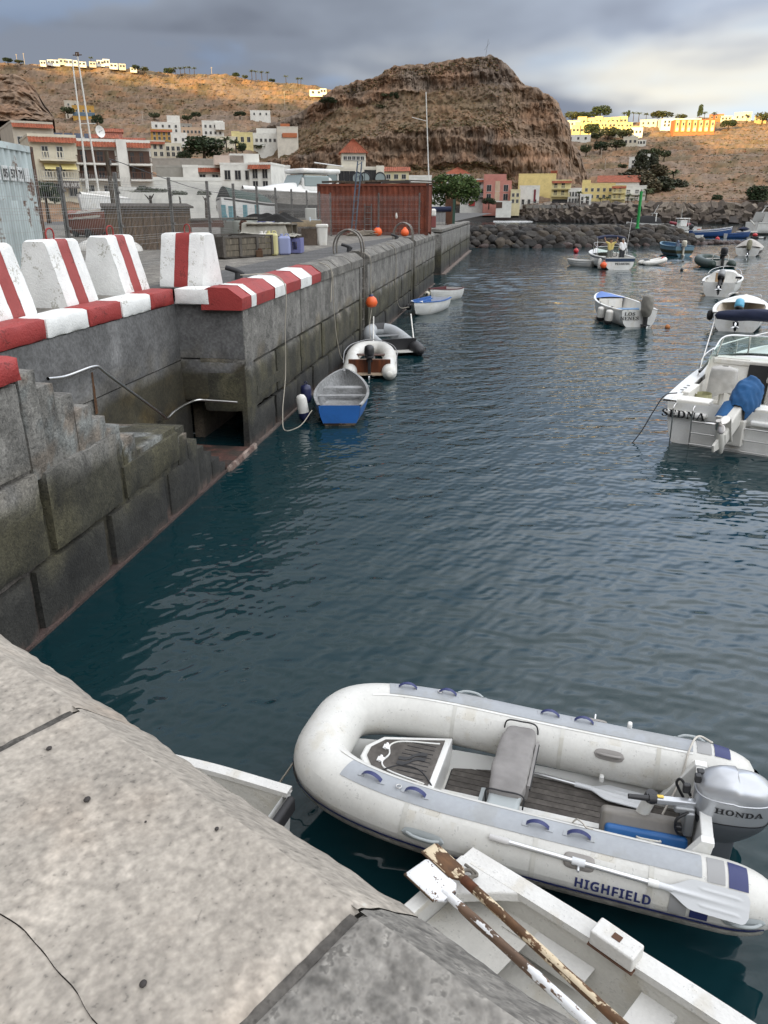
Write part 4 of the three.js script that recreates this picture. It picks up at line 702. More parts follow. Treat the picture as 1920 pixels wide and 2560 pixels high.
  part('seat_bag', surf((a, b) => { const th = a * 6.2832, z = lerp(-0.345, 0.43, b), e = Math.min(1, Math.pow(Math.sin(b * Math.PI), 0.12)), c = Math.cos(th), s = Math.sin(th), q = Math.pow(Math.pow(Math.abs(c), 5) + Math.pow(Math.abs(s), 5), -0.2); const wr = 0.006 * PN.noise(z * 26, c * 1.4, 3) + 0.006 * PN.noise(c * 5, z * 6, 8); return [-0.03 + c * q * (0.135 + wr) * e + 0.012 * PN.noise(z * 4, 1, 1), 0.545 + s * q * (0.075 + wr) * e, z]; }, 44, 60), mBag, o);
  part('bag_piping', tube([[-0.16, 0.50, -0.35], [-0.155, 0.61, -0.352], [-0.02, 0.622, -0.352], [0.09, 0.61, -0.352], [0.095, 0.50, -0.35]], 0.006, 40, 6), mBlack, o); part('bag_piping', tube([[-0.165, 0.50, 0.42], [-0.14, 0.622, 0.43], [-0.03, 0.628, 0.44], [0.08, 0.622, 0.43], [0.10, 0.5, 0.42]], 0.006, 40, 6), mBlack, o);
  part('bag_pocket', bx(0.02, 0.12, 0.5, -0.168, 0.52, 0.05, 0, 0, 0.1), mBag, o); part('bag_strap', bx(0.012, 0.016, 0.5, -0.183, 0.55, 0.05), mBlack, o);
  part('seat_post', [bx(0.03, 0.30, 0.22, 0.10, 0.33, -0.30, 0, 0, -0.25)], mPatch, o);
  // transom frame
  part('transom', [bx(0.05, 0.50, 0.76, -1.30, 0.33, 0, 0, 0, 0.08)], mat('aluminium transom', [0.62, 0.62, 0.60], { r: 0.45, m: 0.1 }), o);
  for (const z of [-0.38, 0.37]) part('transom_knee', poly([[0, 0], [0.26, 0], [0.02, 0.44], [-0.05, 0.44]], 0.05, 0.004, -1.30, 0.17, z - 0.02), mGel, o);
  part('transom_cap', rbx(0.075, 0.03, 0.80, 0.01, -1.32, 0.585, 0), mGel, o);
  part('fitting_plate', bx(0.012, 0.14, 0.2, -1.268, 0.42, 0.12), mPatchB, o);
  // outboard, silver cowl
  const ob = new THREE.Group(); ob.name = 'outboard_motor'; ob.position.set(-1.255, 0.51, -0.03); ob.rotation.set(0, 0.10, -0.03); ob.scale.setScalar(0.83); o.add(ob);
  const mSil = mat('silver paint', [0.44, 0.455, 0.48], { m: 0.55, r: 0.3, phys: { clearcoat: 0.5, clearcoatRoughness: 0.15 } }), mSilD = mat('dark grey paint', [0.115, 0.125, 0.14], { m: 0.4, r: 0.38 });
  const cowlP = (a, b, grow = 0) => { const th = a * 6.28318, c = Math.cos(th), s = Math.sin(th), q = Math.pow(Math.pow(Math.abs(c), 2.7) + Math.pow(Math.abs(s), 2.7), -1 / 2.7), top = b > 0.5 ? Math.pow(Math.max(0, 1 - Math.pow((b - 0.5) / 0.5, 2.6)), 0.42) : 1, w = (0.155 + 0.012 * Math.sin(b * 3)) * top; return [-0.27 + c * q * (w * 1.72 + grow) - b * 0.02 + (c < 0 ? -0.02 * (1 - b) : 0), 0.05 + b * 0.40 - 0.04 * (c < 0 ? 0.6 : 0) * b, s * q * (w * 1.02 + grow)]; };
  const cowl = part('cowl', surf((a, b) => cowlP(a, b), 48, 30), mSil, ob);
  part('cowl_crease', surf((a, b) => { const p = cowlP(a, 0.52 + b * 0.035, 0.006 * Math.sin(b * 3.14)); return p; }, 48, 4), mSil, cowl);
  part('cowl_seam', surf((a, b) => cowlP(a, -0.02 + b * 0.03, 0.003), 48, 2), mBlack, ob);
  part('lower_cowl', surf((a, b) => { const p = cowlP(a, 0, 0.004), k = Math.pow(b, 1.5); return [lerp(p[0], -0.22 + (p[0] + 0.27) * 0.42, k), 0.045 - b * 0.26, lerp(p[2], p[2] * 0.40, k)]; }, 48, 14), mSilD, ob);
  part('leg', poly([[-0.32, -0.18], [-0.12, -0.18], [-0.15, -0.72], [-0.29, -0.72]], 0.09, 0.015).translate(0, 0, -0.045), mSilD, ob);
  part('handle_latch', [rbx(0.05, 0.07, 0.05, 0.01, 0.0, 0.36, -0.02), rbx(0.055, 0.03, 0.06, 0.01, -0.03, 0.37, 0.05)], mBlack, ob);
  part('tiller_arm', [rbx(0.34, 0.055, 0.06, 0.015, 0.15, 0.13, -0.05, 0, 0.1, 0.06)], mSil, ob);
  part('tiller_grip', [bar([0.30, 0.145, -0.07], [0.36, 0.15, -0.075], 0.036, 14), bar([0.36, 0.15, -0.075], [0.52, 0.16, -0.09], 0.024, 14, 0.02)], mBlack, ob);
  part('clamp_bracket', [rbx(0.08, 0.24, 0.20, 0.02, 0.04, -0.04, -0.02), rbx(0.16, 0.06, 0.14, 0.02, 0.08, 0.08, -0.03)], mat('cast grey', [0.30, 0.31, 0.32], { m: 0.5, r: 0.4 }), ob);
  part('control_cables', [tube([[0.02, 0.12, 0.05], [0.10, 0.24, 0.09], [0.12, 0.16, 0.14], [0.05, 0.02, 0.12]], 0.012, 30, 6), tube([[0.05, 0.08, -0.1], [0.14, 0.02, -0.13], [0.12, -0.12, -0.12], [0.04, -0.16, -0.1]], 0.012, 30, 6), rbx(0.06, 0.08, 0.05, 0.012, 0.06, 0.20, 0.04), rbx(0.05, 0.05, 0.06, 0.012, 0.12, -0.05, -0.13)], mBlack, ob);
  part('warning_label', bx(0.05, 0.003, 0.03, 0.27, 0.175, -0.065, 0, 0.1, 0.06), mat('yellow label', [0.7, 0.48, 0.06], { r: 0.5 }), ob);
  { const g = text('HONDA', 0.052, 0.002, fontS, 1.28), p = g.attributes.position; for (let i = 0; i < p.count; i++) { const x = -0.30 - p.getX(i), b = 0.33 + p.getY(i) / 0.40; let lo = 0.5, hi = 1.0; for (let k = 0; k < 30; k++) { const m = (lo + hi) / 2; if (cowlP(m, b)[0] > x) hi = m; else lo = m; } let th = lo; { let l2 = 0.5, h2 = 1; for (let k = 0; k < 40; k++) { const m = (l2 + h2) / 2; if (cowlP(m, b)[0] < x) l2 = m; else h2 = m; } th = l2; } const q = cowlP(th, b, 0.002 + p.getZ(i)); p.setXYZ(i, x, q[1], q[2] - 0.002); } g.computeVertexNormals(); part('lettering', g, mBlack, ob); }
  { const g = text('20', 0.022, 0.002, fontB, 1.6).rotateY(Math.PI).translate(-0.34, 0.012, -0.150); part('badge', g, mGel, ob); }
  RIB.on = on; RIB.sOf = sOf; RIB.TH = TH; RIB.obj = o; o.updateMatrixWorld(true);
  RIB.world = (x, y, z) => V(x, y, z).applyMatrix4(o.matrixWorld);
}
// oars, bottle, fuel tank, ropes lying in or on the rigid inflatable
{
  const mShaft = mAlu, mBlade = mat('oar plastic', [0.62, 0.635, 0.65], { r: 0.5 }), mGrip = mat('oar grip', [0.52, 0.51, 0.50], { r: 0.6 });
  const oar = (a, b, label, roll) => {   // a grip end, b blade tip (world)
    const t = thing('oar', label, 'oar', [0, 0, 0], 0, 'aluminium oars of the grey inflatable'), d = b.clone().sub(a), L = d.length(); t.position.copy(a); t.quaternion.setFromUnitVectors(V(1, 0, 0), d.clone().normalize()); t.rotateX(roll);
    part('grip', lathe([[0.001, 0], [0.019, 0.004], [0.021, 0.12], [0.018, 0.13]], 0, 0, 0, 0, 0, -HP), mGrip, t); part('shaft', bar([0.12, 0, 0], [L - 0.55, 0, 0], 0.0145, 12), mShaft, t);
    part('blade_socket', bar([L - 0.56, 0, 0], [L - 0.42, 0, 0], 0.021, 12, 0.018), mBlade, t);
    const w = (q) => (q < 0.35 ? lerp(0.018, 0.085, sstep(0, 0.35, q)) : q > 0.93 ? 0.085 * Math.sqrt(Math.max(0, 1 - Math.pow((q - 0.93) / 0.07, 2) * 0.7)) : 0.085);
    const bl = part('blade', [1, -1].map((sd) => surf((s, q) => { const ww = w(q), z = (s * 2 - 1) * ww, rib = 0.012 * Math.exp(-Math.pow(z / 0.012, 2)) * (1 - q) + 0.004 * (Math.exp(-Math.pow((Math.abs(z) - 0.045) / 0.007, 2))) * (q > 0.4 && q < 0.9 ? 1 : 0); return [L - 0.46 + q * 0.46, sd * (0.004 + rib), z]; }, 26, 30)), mBlade, t);
    return t;
  };
  const W = RIB.world;
  oar(W(0.49, 0.215, 0.44), W(-1.03, 0.225, 0.30), 'silver oar lying on the teak floor inside the grey inflatable', 0.0);
  const o2 = oar(W(-0.0, 0.575, -0.735), W(-1.53, 0.52, -0.775), 'silver oar stowed outside along the tube of the grey inflatable', 0.95);
  part('collar', bar([0.52, 0, 0], [0.60, 0, 0], 0.024, 12), mBlade, o2); part('collar', bar([0.97, 0, 0], [1.03, 0, 0], 0.024, 12), mGel, o2);
  const ft = thing('fuel_tank', 'blue and grey flat fuel tank beside the transom of the grey inflatable', 'fuel tank', W(-0.97, 0.185, -0.07), RIB.turn + 0.05);
  part('blue_side', rbx(0.54, 0.15, 0.07, 0.03, 0, 0.12, -0.10, 0.5), mat('blue plastic', [0.012, 0.10, 0.30], { r: 0.5 }), ft); part('grey_shell', rbx(0.60, 0.22, 0.14, 0.04, 0.0, 0.13, 0.0, 0.5), mat('taupe plastic', [0.22, 0.205, 0.185], { r: 0.65, map: 'dirt' }), ft); part('handle', tube([[0.06, 0.17, -0.13], [0.05, 0.2, -0.17], [-0.08, 0.2, -0.17], [-0.09, 0.17, -0.13]], 0.008, 24, 6), mGelIn, ft);
  const bt = thing('hand_pump', 'white cylinder with black cap standing by the blue tank', 'hand pump', W(-0.93, 0.36, -0.02), RIB.turn); bt.rotation.set(0.1, RIB.turn, 0.22);
  part('body', cyl(0.042, 0.042, 0.20, 0, 0.10, 0), mGelIn, bt); part('cap', cyl(0.046, 0.044, 0.05, 0, 0.225, 0), mBlack, bt); part('foot', cyl(0.044, 0.044, 0.04, 0, -0.01, 0), mBlack, bt);
  const coil = (cx, cy, cz, r, n, m, label, seed) => { const R = rand(seed), pts = []; for (let i = 0; i < n * 8; i++) { const a = i / 8 * 6.283, rr = r * (0.7 + 0.6 * R()); pts.push(W(cx + Math.cos(a) * rr, cy + R() * 0.025, cz + Math.sin(a) * rr * 0.7)); } return single('rope_coil', tube(pts, 0.0065, n * 60, 6), m, label, 'rope'); };
  coil(0.30, 0.195, -0.16, 0.13, 3, mBlack, 'thin black line coiled on the teak floor behind the bow locker', 4);
  coil(-0.82, 0.195, -0.02, 0.11, 3, mat('pale rope', [0.52, 0.49, 0.44], { r: 0.9 }), 'pale rope coil on the teak floor near the transom', 9);
  single('painter_line', tube([W(0.9, 0.44, -0.2), W(0.78, 0.45, -0.12), W(0.62, 0.46, -0.14), W(0.5, 0.40, -0.22), W(0.45, 0.25, -0.2)], 0.006, 40, 6), mBlack, 'thin black line over the bow locker lid of the grey inflatable', 'rope');
  ropeThing('white lashing line over the far tube by the silver outboard', [W(-1.42, 0.56, 0.72), W(-1.30, 0.66, 0.62), W(-1.24, 0.63, 0.48), W(-1.20, 0.45, 0.36), W(-1.1, 0.24, 0.2)], 0.008, M['pale rope']);
  ropeThing('white cord knotted round the near navy handle of the inflatable', [W(-0.62, 0.66, -0.56), W(-0.58, 0.70, -0.60), W(-0.56, 0.67, -0.54), W(-0.52, 0.62, -0.46), W(-0.50, 0.45, -0.36), W(-0.72, 0.25, -0.26)], 0.006, M['pale rope']);
  ropeThing('grey mooring rope sagging from the inflatable bow to the small dinghy', [W(1.56, 0.42, -0.05), V(-1.52, 0.22, -4.62), V(-1.62, 0.10, -4.55), V(-1.82, 0.06, -4.45), V(-1.98, 0.3, -4.25)], 0.008);
}

// ================= BOATS =================
const blueP = (k, c, o = {}) => mat(k, c, { r: 0.45, map: 'dirt', ...o });
const mBlueHull = blueP('blue hull paint', [0.018, 0.12, 0.40]), mGreyPaint = blueP('grey boat paint', [0.48, 0.50, 0.515], { map: 'mottle', r: 0.7 }), mCream = blueP('cream paint', [0.62, 0.58, 0.47]);
function place(o, stern, bow, y = 0) { const a = vec(stern), b = vec(bow), d = b.clone().sub(a); o.position.set((a.x + b.x) / 2, y, (a.z + b.z) / 2); o.rotation.y = Math.atan2(-d.z, d.x); o.updateMatrixWorld(true); return d.length(); }
function openBoat(name, label, cat, stern, bow, o, group) {
  const t = thing(name, label, cat, [0, 0, 0], 0, group), L = place(t, stern, bow, o.lift || 0), h = hullShape({ L, ...o });
  part('hull', h.outer, o.mh || mGel, t); part('transom', h.transom, o.mt || o.mh || mGel, t); part('inner_shell', h.inner, o.mi || mGelIn, t); part('gunwale', h.rim(o.gw || 0.06, o.gh || 0.035, 0.01), o.mg || mGel, t);
  if (o.band) { const b = h.band(...o.band); part('painted_band', b[0], o.mb, t); part('painted_band', b[1], o.mb, t); }
  if (o.boot !== false) { const b = h.band(0.0, o.bootH || 0.2, 0, 0.93, 0.004); part('boot_stripe', b[0], o.mboot || mat('antifouling', [0.03, 0.032, 0.036], { r: 0.7 }), t); part('boot_stripe', b[1], M.antifouling, t); }
  for (const [q, w, y] of o.thwarts || []) part('thwart', h.thwart(q, w, 0.03, y), o.mth || o.mi || mGelIn, t);
  return { t, h, L };
}
// --- white rowing boat moored against the pier, with two peeling oars
{
  const ax = V(0.81, 0, 0.587), pr = V(-0.587, 0, 0.81), c0 = V(-0.06, 0, -3.80).addScaledVector(pr, 0.66), c1 = c0.clone().addScaledVector(ax, 4.3);
  const { t, h, L } = openBoat('rowing_boat', 'worn white rowing boat between the pier and the grey inflatable', 'rowing boat', c0, c1, { B: 1.5, f: 0.46, tw: 0.86, mid: 0.45, bowRise: 0.3, sternRise: 0.03, full: 2.6, th: 0.05, floor: 0.10, gw: 0.12, gh: 0.05, flare: 1.06, boot: false, mh: mat('worn white hull', [0.67, 0.662, 0.64], { map: 'scuff', r: 0.6 }), mi: mat('worn white inside', [0.62, 0.605, 0.56], { map: 'scuff', r: 0.75, bump: 0.006 }), mg: mat('worn gunwale', [0.72, 0.71, 0.68], { map: 'scuff', r: 0.7, bump: 0.006 }) });
  const mS = M['worn gunwale'], gy = (q) => h.g(q);
  // stern seat and rounded corner knees
  part('stern_seat', [surf((s, v) => { const tt = lerp(0.012, 0.13, v), z = h.zy(tt, 0.8) - 0.05; return [h.X(tt, 0.3), 0.30 + 0.01 * Math.sin(s * 3.14), lerp(-z, z, s)]; }, 10, 6)], M['worn white inside'], t);
  for (const sd of [-1, 1]) part('corner_knee', poly([[0, 0], [0.42, 0], [0.30, 0.10], [0.12, 0.30], [0, 0.36]], 0.05, 0.012, 0, 0, 0, HP).scale(1, 1, sd).translate(h.X(0, 0.4) + 0.01, gy(0) + 0.02, sd * -(h.hb(0) - 0.02)), mS, t);
  part('transom_cap', rbx(0.09, 0.05, h.hb(0) * 2 - 0.1, 0.015, h.X(0, 0.4) + 0.03, gy(0) + 0.012, 0), mS, t);
  for (const sd of [-1, 1]) {
    const q = 0.235, x = h.X(q, 0.4), z = sd * (h.hb(q) - 0.045); const b = part('oarlock_block', rbx(0.26, 0.10, 0.13, 0.012, x, gy(q) + 0.07, z), mS, t); part('oarlock_socket', bx(0.05, 0.004, 0.04, x, gy(q) + 0.122, z), mat('rusty socket', [0.10, 0.05, 0.03], { r: 0.9 }), b); part('oarlock_plate', bx(0.27, 0.008, 0.14, x, gy(q) + 0.016, z), M['rusty socket'], b);
    const side = part('side_bench', surf((s, v) => { const tt = lerp(0.09, 0.215, s), zo = h.zy(tt, 0.75) - 0.055; return [h.X(tt, 0.3), 0.30, sd * lerp(zo, zo - 0.12, v)]; }, 10, 2), mS, t);
    part('bench_edge', surf((s, v) => { const tt = lerp(0.09, 0.215, s), zo = h.zy(tt, 0.75) - 0.175; return [h.X(tt, 0.3), lerp(0.315, 0.20, v), sd * zo]; }, 10, 2), mS, t);
  }
  part('thwart', h.thwart(0.30, 0.2, 0.035, 0.33), mS, t); part('thwart', h.thwart(0.6, 0.2, 0.035, 0.33), mS, t);
  part('keel_moulding', tube([[h.X(0.12, 0), 0.12, 0.0], [h.X(0.2, 0), 0.125, 0.06], [h.X(0.3, 0), 0.12, 0.02]], 0.03, 20, 8), M['worn white inside'], t);
  part('rope_knot', [new THREE.TorusGeometry(0.035, 0.012, 6, 14).rotateX(HP).translate(h.X(0.03, 0.4), gy(0) + 0.06, -h.hb(0) + 0.17), tube([[h.X(0.03, 0.4), gy(0) + 0.06, -h.hb(0) + 0.2], [h.X(0.03, 0.4) + 0.05, gy(0) + 0.07, -h.hb(0) + 0.14], [h.X(0.03, 0.4) - 0.06, gy(0) + 0.06, -h.hb(0) + 0.12]], 0.01, 20, 6)], mat('old rope', [0.16, 0.145, 0.125], { r: 0.95 }), t);
  const mPeelW = mat('peeling white paint', [0.86, 0.87, 0.88], { map: 'peel', r: 0.75, bump: 0.003 }), mPeelC = mat('peeling cream paint', [0.72, 0.60, 0.42], { map: 'peel', r: 0.8, bump: 0.003 }), mBare = mat('weathered oar wood', [0.20, 0.135, 0.09], { map: 'wood', r: 0.9, bump: 0.003 });
  const woodOar = (tip, neck, end, label, mb, ms, wb) => {
    const o = thing('wooden_oar', label, 'oar', tip, 0, 'peeling wooden oars on the white rowing boat'), d = end.clone().sub(tip), L2 = d.length(), nb = neck.clone().sub(tip).length(); o.quaternion.setFromUnitVectors(V(1, 0, 0), d.normalize());
    part('blade', surf((a, b) => { const th = a * 6.2832, x = lerp(-0.0, nb, b), w = wb / 2 * (b > 0.86 ? lerp(1, 0.5, (b - 0.86) / 0.14) : 1) * (b < 0.03 ? 0.9 : 1), c = Math.cos(th), s = Math.sin(th), q = Math.pow(Math.pow(Math.abs(c), 4) + Math.pow(Math.abs(s), 4), -0.25); return [x, s * q * 0.014 * (b < 0.01 ? 0.1 : 1), c * q * w * (b < 0.01 ? 0.92 : 1)]; }, 20, 16), mb, o);
    part('loom', surf((a, b) => { const th = a * 6.2832, x = lerp(nb - 0.05, L2, b), w = 0.027 + 0.004 * PN.noise(x * 5, 1, 2); return [x, Math.sin(th) * w, Math.cos(th) * w]; }, 10, 30), ms, o);
    part('worn_edge', [bx(nb * 0.86, 0.012, 0.014, nb * 0.43, 0, wb / 2 - 0.003), bx(nb * 0.86, 0.012, 0.014, nb * 0.43, 0, -wb / 2 + 0.003)][0], mBare, o);
    if (ms === mPeelC) part('iron_band', surf((a, b) => { const th = a * 6.2832; return [lerp(nb + 0.02, nb + 0.12, b), Math.sin(th) * 0.030, Math.cos(th) * 0.030]; }, 12, 2), mat('rust', [0.17, 0.06, 0.025], { r: 0.9, map: 'mottle' }), o);
    return o;
  };
  const y1 = 0.60;
  woodOar(atY(1040, 2165, y1), atY(1135, 2232, y1), atY(1560, 2640, 0.56), 'wooden oar with flaking white blade lying across the rowing boat stern', mat('flaking white blade', [0.88, 0.89, 0.90], { map: 'peelWhite', r: 0.75, bump: 0.003 }), mPeelW, 0.19);
  woodOar(atY(1072, 2118, y1 + 0.01), atY(1150, 2192, y1 + 0.01), atY(1640, 2640, 0.56), 'wooden oar with flaking cream blade and rusty band beside the white one', mPeelC, mPeelC, 0.12);
}
// --- small dinghy half hidden below the pier edge
{
  const a = V(-1.34, 0, -4.14), ax = V(-0.98, 0, -0.2).normalize(), pr = V(-0.2, 0, 0.98), c0 = a.clone().addScaledVector(pr, 0.5), c1 = c0.clone().addScaledVector(ax, 2.6);
  const { t, h } = openBoat('dinghy', 'small white dinghy with black bumper tucked under the pier edge', 'dinghy', c0, c1, { B: 1.04, f: 0.47, tw: 0.98, mid: 0.2, bowP: 1.7, gw: 0.08, gh: 0.04, sternRise: 0.02, full: 2.4, mg: M['worn gunwale'], mi: M['worn white inside'], boot: false });
  part('bumper', rbx(0.06, 0.13, 0.96, 0.03, h.X(0, 0.4) - 0.03, h.g(0) - 0.05, 0), mBlackRubber, t);
  part('corner_deck', poly([[0, 0], [0.26, 0], [0.2, 0.22], [0, 0.26]], 0.03, 0.006, h.X(0, 0.4) + 0.01, h.g(0) + 0.02, -h.hb(0) + 0.03, HP), M['worn gunwale'], t);
  part('cleat', [rbx(0.15, 0.014, 0.02, 0.006, h.X(0, 0.4) + 0.13, h.g(0) + 0.055, -h.hb(0) + 0.14, 0, 0.5), rbx(0.05, 0.03, 0.02, 0.006, h.X(0, 0.4) + 0.13, h.g(0) + 0.035, -h.hb(0) + 0.14, 0, 0.5)], mBlack, t);
  part('thole_pin', cyl(0.012, 0.012, 0.16, h.X(0.33, 0.4), h.g(0.33) + 0.06, -h.hb(0.33) + 0.03), mat('old timber', [0.2, 0.14, 0.085], { map: 'wood', r: 0.9 }), t);
  part('thwart', h.thwart(0.4, 0.18, 0.03, 0.32), mat('blue thwart', [0.03, 0.06, 0.16], { r: 0.7 }), t);
}
// --- boats along the quay wall
{
  const fender = (parent, x, y, z, r, L, m, m2, rz = 0) => { const f = part('fender', lathe([[0.001, -L / 2], [r * 0.8, -L / 2 + 0.03], [r, -L / 2 + 0.1], [r, L / 2 - 0.1], [r * 0.8, L / 2 - 0.03], [0.001, L / 2]], x, y, z, 0, 0, rz), m, parent); part('fender_end', [-1, 1].map((k) => lathe([[0.001, L / 2 + 0.004], [r * 0.82, L / 2 - 0.03], [r * 1.02, L / 2 - 0.1], [r * 1.02, L / 2 - 0.13]].map(([a, b]) => [a, b * k]), x, y, z, 0, 0, rz))[0], m2, f); return f; };
  const mNavyP = mat('navy plastic', [0.012, 0.016, 0.06], { r: 0.4 });
  const A = openBoat('rowing_boat', 'grey and blue wooden rowing boat moored at the quay wall', 'rowing boat', [-3.46, 0, -15.5], [-3.98, 0, -18.5], { B: 1.2, f: 0.41, tw: 0.74, bowRise: 0.38, mid: 0.4, bowP: 2.0, mh: mGreyPaint, mt: mBlueHull, mi: mGreyPaint, mg: mGreyPaint, gw: 0.06, gh: 0.03, boot: false, band: [0.5, 0.93, 0, 0.55], mb: mBlueHull });
  part('centre_thwart', A.h.thwart(0.44, 0.16, 0.035, 0.34), mGreyPaint, A.t); part('bow_seat', [A.h.thwart(0.68, 0.24, 0.03, 0.36), A.h.thwart(0.645, 0.03, 0.14, 0.30)], mGreyPaint, A.t); part('stem_post', bx(0.08, 0.22, 0.05, A.h.X(0.93, 0.4), 0.5, 0, 0, 0, 0.3), mGreyPaint, A.t);
  part('floor_board', bx(0.75, 0.02, 0.16, -0.85, 0.13, 0, 0, 0.12), mBlueHull, A.t); part('floor_board', bx(0.7, 0.02, 0.06, -0.85, 0.16, 0.06, 0, -0.1, 0), mBlueHull, A.t); part('bottom_strip', A.h.band(0.28, 0.42, 0, 0.4, 0.008)[0], mat('bare brown paint', [0.12, 0.09, 0.06], { map: 'peel', r: 0.9 }), A.t);
  const tr0 = part('transom_lower', surf((s, v) => { const p = A.h.P(0, lerp(0.12, 0.36, v), 1); return [p[0] - 0.006, p[1], lerp(-p[2], p[2], s)]; }, 8, 4), M['bare brown paint'], A.t);
  const fl = thing('fender', 'white fender with navy ends hanging between the grey rowing boat and wall', 'fender', [-4.32, 0.30, -15.75], 0.2); fl.rotation.z = 0.15;
  part('body', lathe([[0.001, -0.3], [0.08, -0.27], [0.115, -0.2], [0.115, 0.2], [0.08, 0.27], [0.001, 0.3]]), mGelIn, fl); part('end_cap', lathe([[0.001, -0.302], [0.085, -0.275], [0.119, -0.2], [0.119, -0.1]]), mNavyP, fl);
  const fl2 = thing('fender', 'navy fender end showing behind the grey rowing boat gunwale', 'fender', [-4.36, 0.5, -16.2], 0); part('body', lathe([[0.001, -0.22], [0.1, -0.18], [0.12, -0.1], [0.12, 0.1], [0.1, 0.18], [0.001, 0.22]]), mNavyP, fl2); part('eye', new THREE.TorusGeometry(0.03, 0.01, 6, 12).translate(0, 0.24, 0), mNavyP, fl2);
  ropeThing('thin mooring rope hanging from the striped coping to the grey rowing boat', [V(-5.55, 3.02, -15.8), V(-4.95, 3.01, -16.1), V(-4.70, 2.85, -16.05), V(-4.68, 1.9, -15.9), V(-4.66, 1.0, -15.7), V(-4.55, 0.35, -15.0), V(-4.35, 0.13, -14.5), V(-4.1, 0.2, -14.6), V(-3.95, 0.42, -15.1)], 0.011, mRope, 'mooring lines on the wall');
  ropeThing('bundle of mooring line hanging down the wall before the ladder bay', [V(-5.0, 3.0, -20.3), V(-4.72, 2.86, -20.4), V(-4.69, 2.2, -20.35), V(-4.68, 2.0, -20.2), V(-4.69, 2.75, -20.55), V(-4.69, 1.9, -20.6), V(-4.66, 0.9, -20.8), V(-4.6, 0.3, -21.3), V(-4.3, 0.35, -22.2)], 0.012, mRope, 'mooring lines on the wall');
  ropeThing('long mooring line falling from the coping to the blue white boat', [V(-5.0, 3.0, -31.5), V(-4.70, 2.85, -31.6), V(-4.68, 1.4, -31.8), V(-4.6, 0.5, -32.4), V(-4.3, 0.4, -33.2)], 0.013, mRope, 'mooring lines on the wall');
  // small inflatables
  const inflatable = (label, stern, bow, B, r, o) => {
    const t = thing('inflatable_dinghy', label, 'inflatable boat'), L = place(t, stern, bow), I = inflatePath(L, B, r, { straight: o.straight ?? 0.62, ep: 0.9, eq: o.eq ?? 0.7, y: r * (o.float ?? 0.8), rise: o.rise ?? 0.14 }), rd = taper(r, I.len, o.tail ?? 0.4, 0.3);
    part('tube', sweep(I.path, rd, 90, 16), o.mt, t);
    if (o.cone) { part('tube_cone', sweep(I.path, rd, 14, 16, 0, 6.2832, 0, 0.55 / I.len, 0.005), o.cone, t); part('tube_cone', sweep(I.path, rd, 14, 16, 0, 6.2832, 1 - 0.55 / I.len, 1, 0.005), o.cone, t); }
    for (const s of [0.001, 0.999]) { const p = I.path(s); part('tube_end', sph(rd(s), p.x, p.y, p.z, 0.5, 1, 1, 10), o.cone || o.mt, t); }
    part('floor', bx(L * 0.72, 0.03, B - 2.6 * r, -L * 0.08, r * 0.55, 0), o.mf || mPvcLight, t);
    if (o.transom !== false) part('transom', rbx(0.05, 0.42, B - 2.9 * r + 0.25, 0.01, -L / 2 + (o.tail ?? 0.4) + 0.08, 0.22 + r * 0.3, 0, 0, 0, 0.1), o.mtr || mBlack, t);
    if (o.seat) part('seat', rbx(0.2, 0.035, B - 1.6 * r, 0.012, o.seat * L, r * 1.75, 0), o.ms || mBlack, t);
    if (o.strake) { const m = o.strake, th = tubeFrame(I.path, 0.2).out.z < 0 ? 0 : Math.PI; part('rubbing_strake', sweep(I.path, rd, 80, 4, th - 0.16, th + 0.16, 0.03, 0.97, 0.012), m, t); }
    return { t, L, I, rd, r };
  };
  const mWh = mat('white inflatable fabric', [0.68, 0.67, 0.63], { r: 0.5, map: 'dirt' }), mMahog = mat('mahogany transom', [0.21, 0.062, 0.022], { r: 0.5, map: 'wood' });
  const b1 = inflatable('white inflatable dinghy with reddish wooden transom and black outboard at the quay', [-3.66, 0, -20.1], [-4.14, 0, -23.3], 1.5, 0.21, { mt: mWh, mtr: mMahog, seat: 0.08, ms: mat('dark brown seat', [0.07, 0.035, 0.025], { r: 0.6 }), mf: mat('tan floor', [0.35, 0.27, 0.19], { r: 0.8 }), eq: 0.6, rise: 0.2 });
  const ob1 = outboard(b1.t, 'outboard_motor', { s: 0.82 }); ob1.position.set(-b1.L / 2 + 0.44, 0.52, 0); part('emblem', sph(0.022, -0.25, 0.26, 0, 0.3, 1, 1), mGel, ob1);
  part('grab_line', tube([[-1.0, 0.36, -0.72], [-0.5, 0.42, -0.74], [0.3, 0.48, -0.74], [1.0, 0.56, -0.55], [1.45, 0.62, 0], [1.0, 0.56, 0.55], [0.3, 0.48, 0.74], [-0.5, 0.42, 0.74], [-1.0, 0.36, 0.72]], 0.012, 80, 6), mat('grey line', [0.3, 0.3, 0.31], { r: 0.9 }), b1.t);
  const b2 = inflatable('grey and black inflatable dinghy with raised oars at the quay ladder', [-3.2, 0, -23.7], [-4.55, 0, -26.6], 1.5, 0.22, { mt: mPvcGrey, cone: mat('black cone', [0.022, 0.022, 0.024], { r: 0.5 }), seat: 0.1, ms: mat('grey seat', [0.16, 0.165, 0.17], { r: 0.6 }), rise: 0.26, tail: 0.5 });
  part('bow_patch', sweep(b2.I.path, b2.rd, 12, 10, 0.2, Math.PI - 0.2, 0.47, 0.53, 0.006), M['black cone'], b2.t);
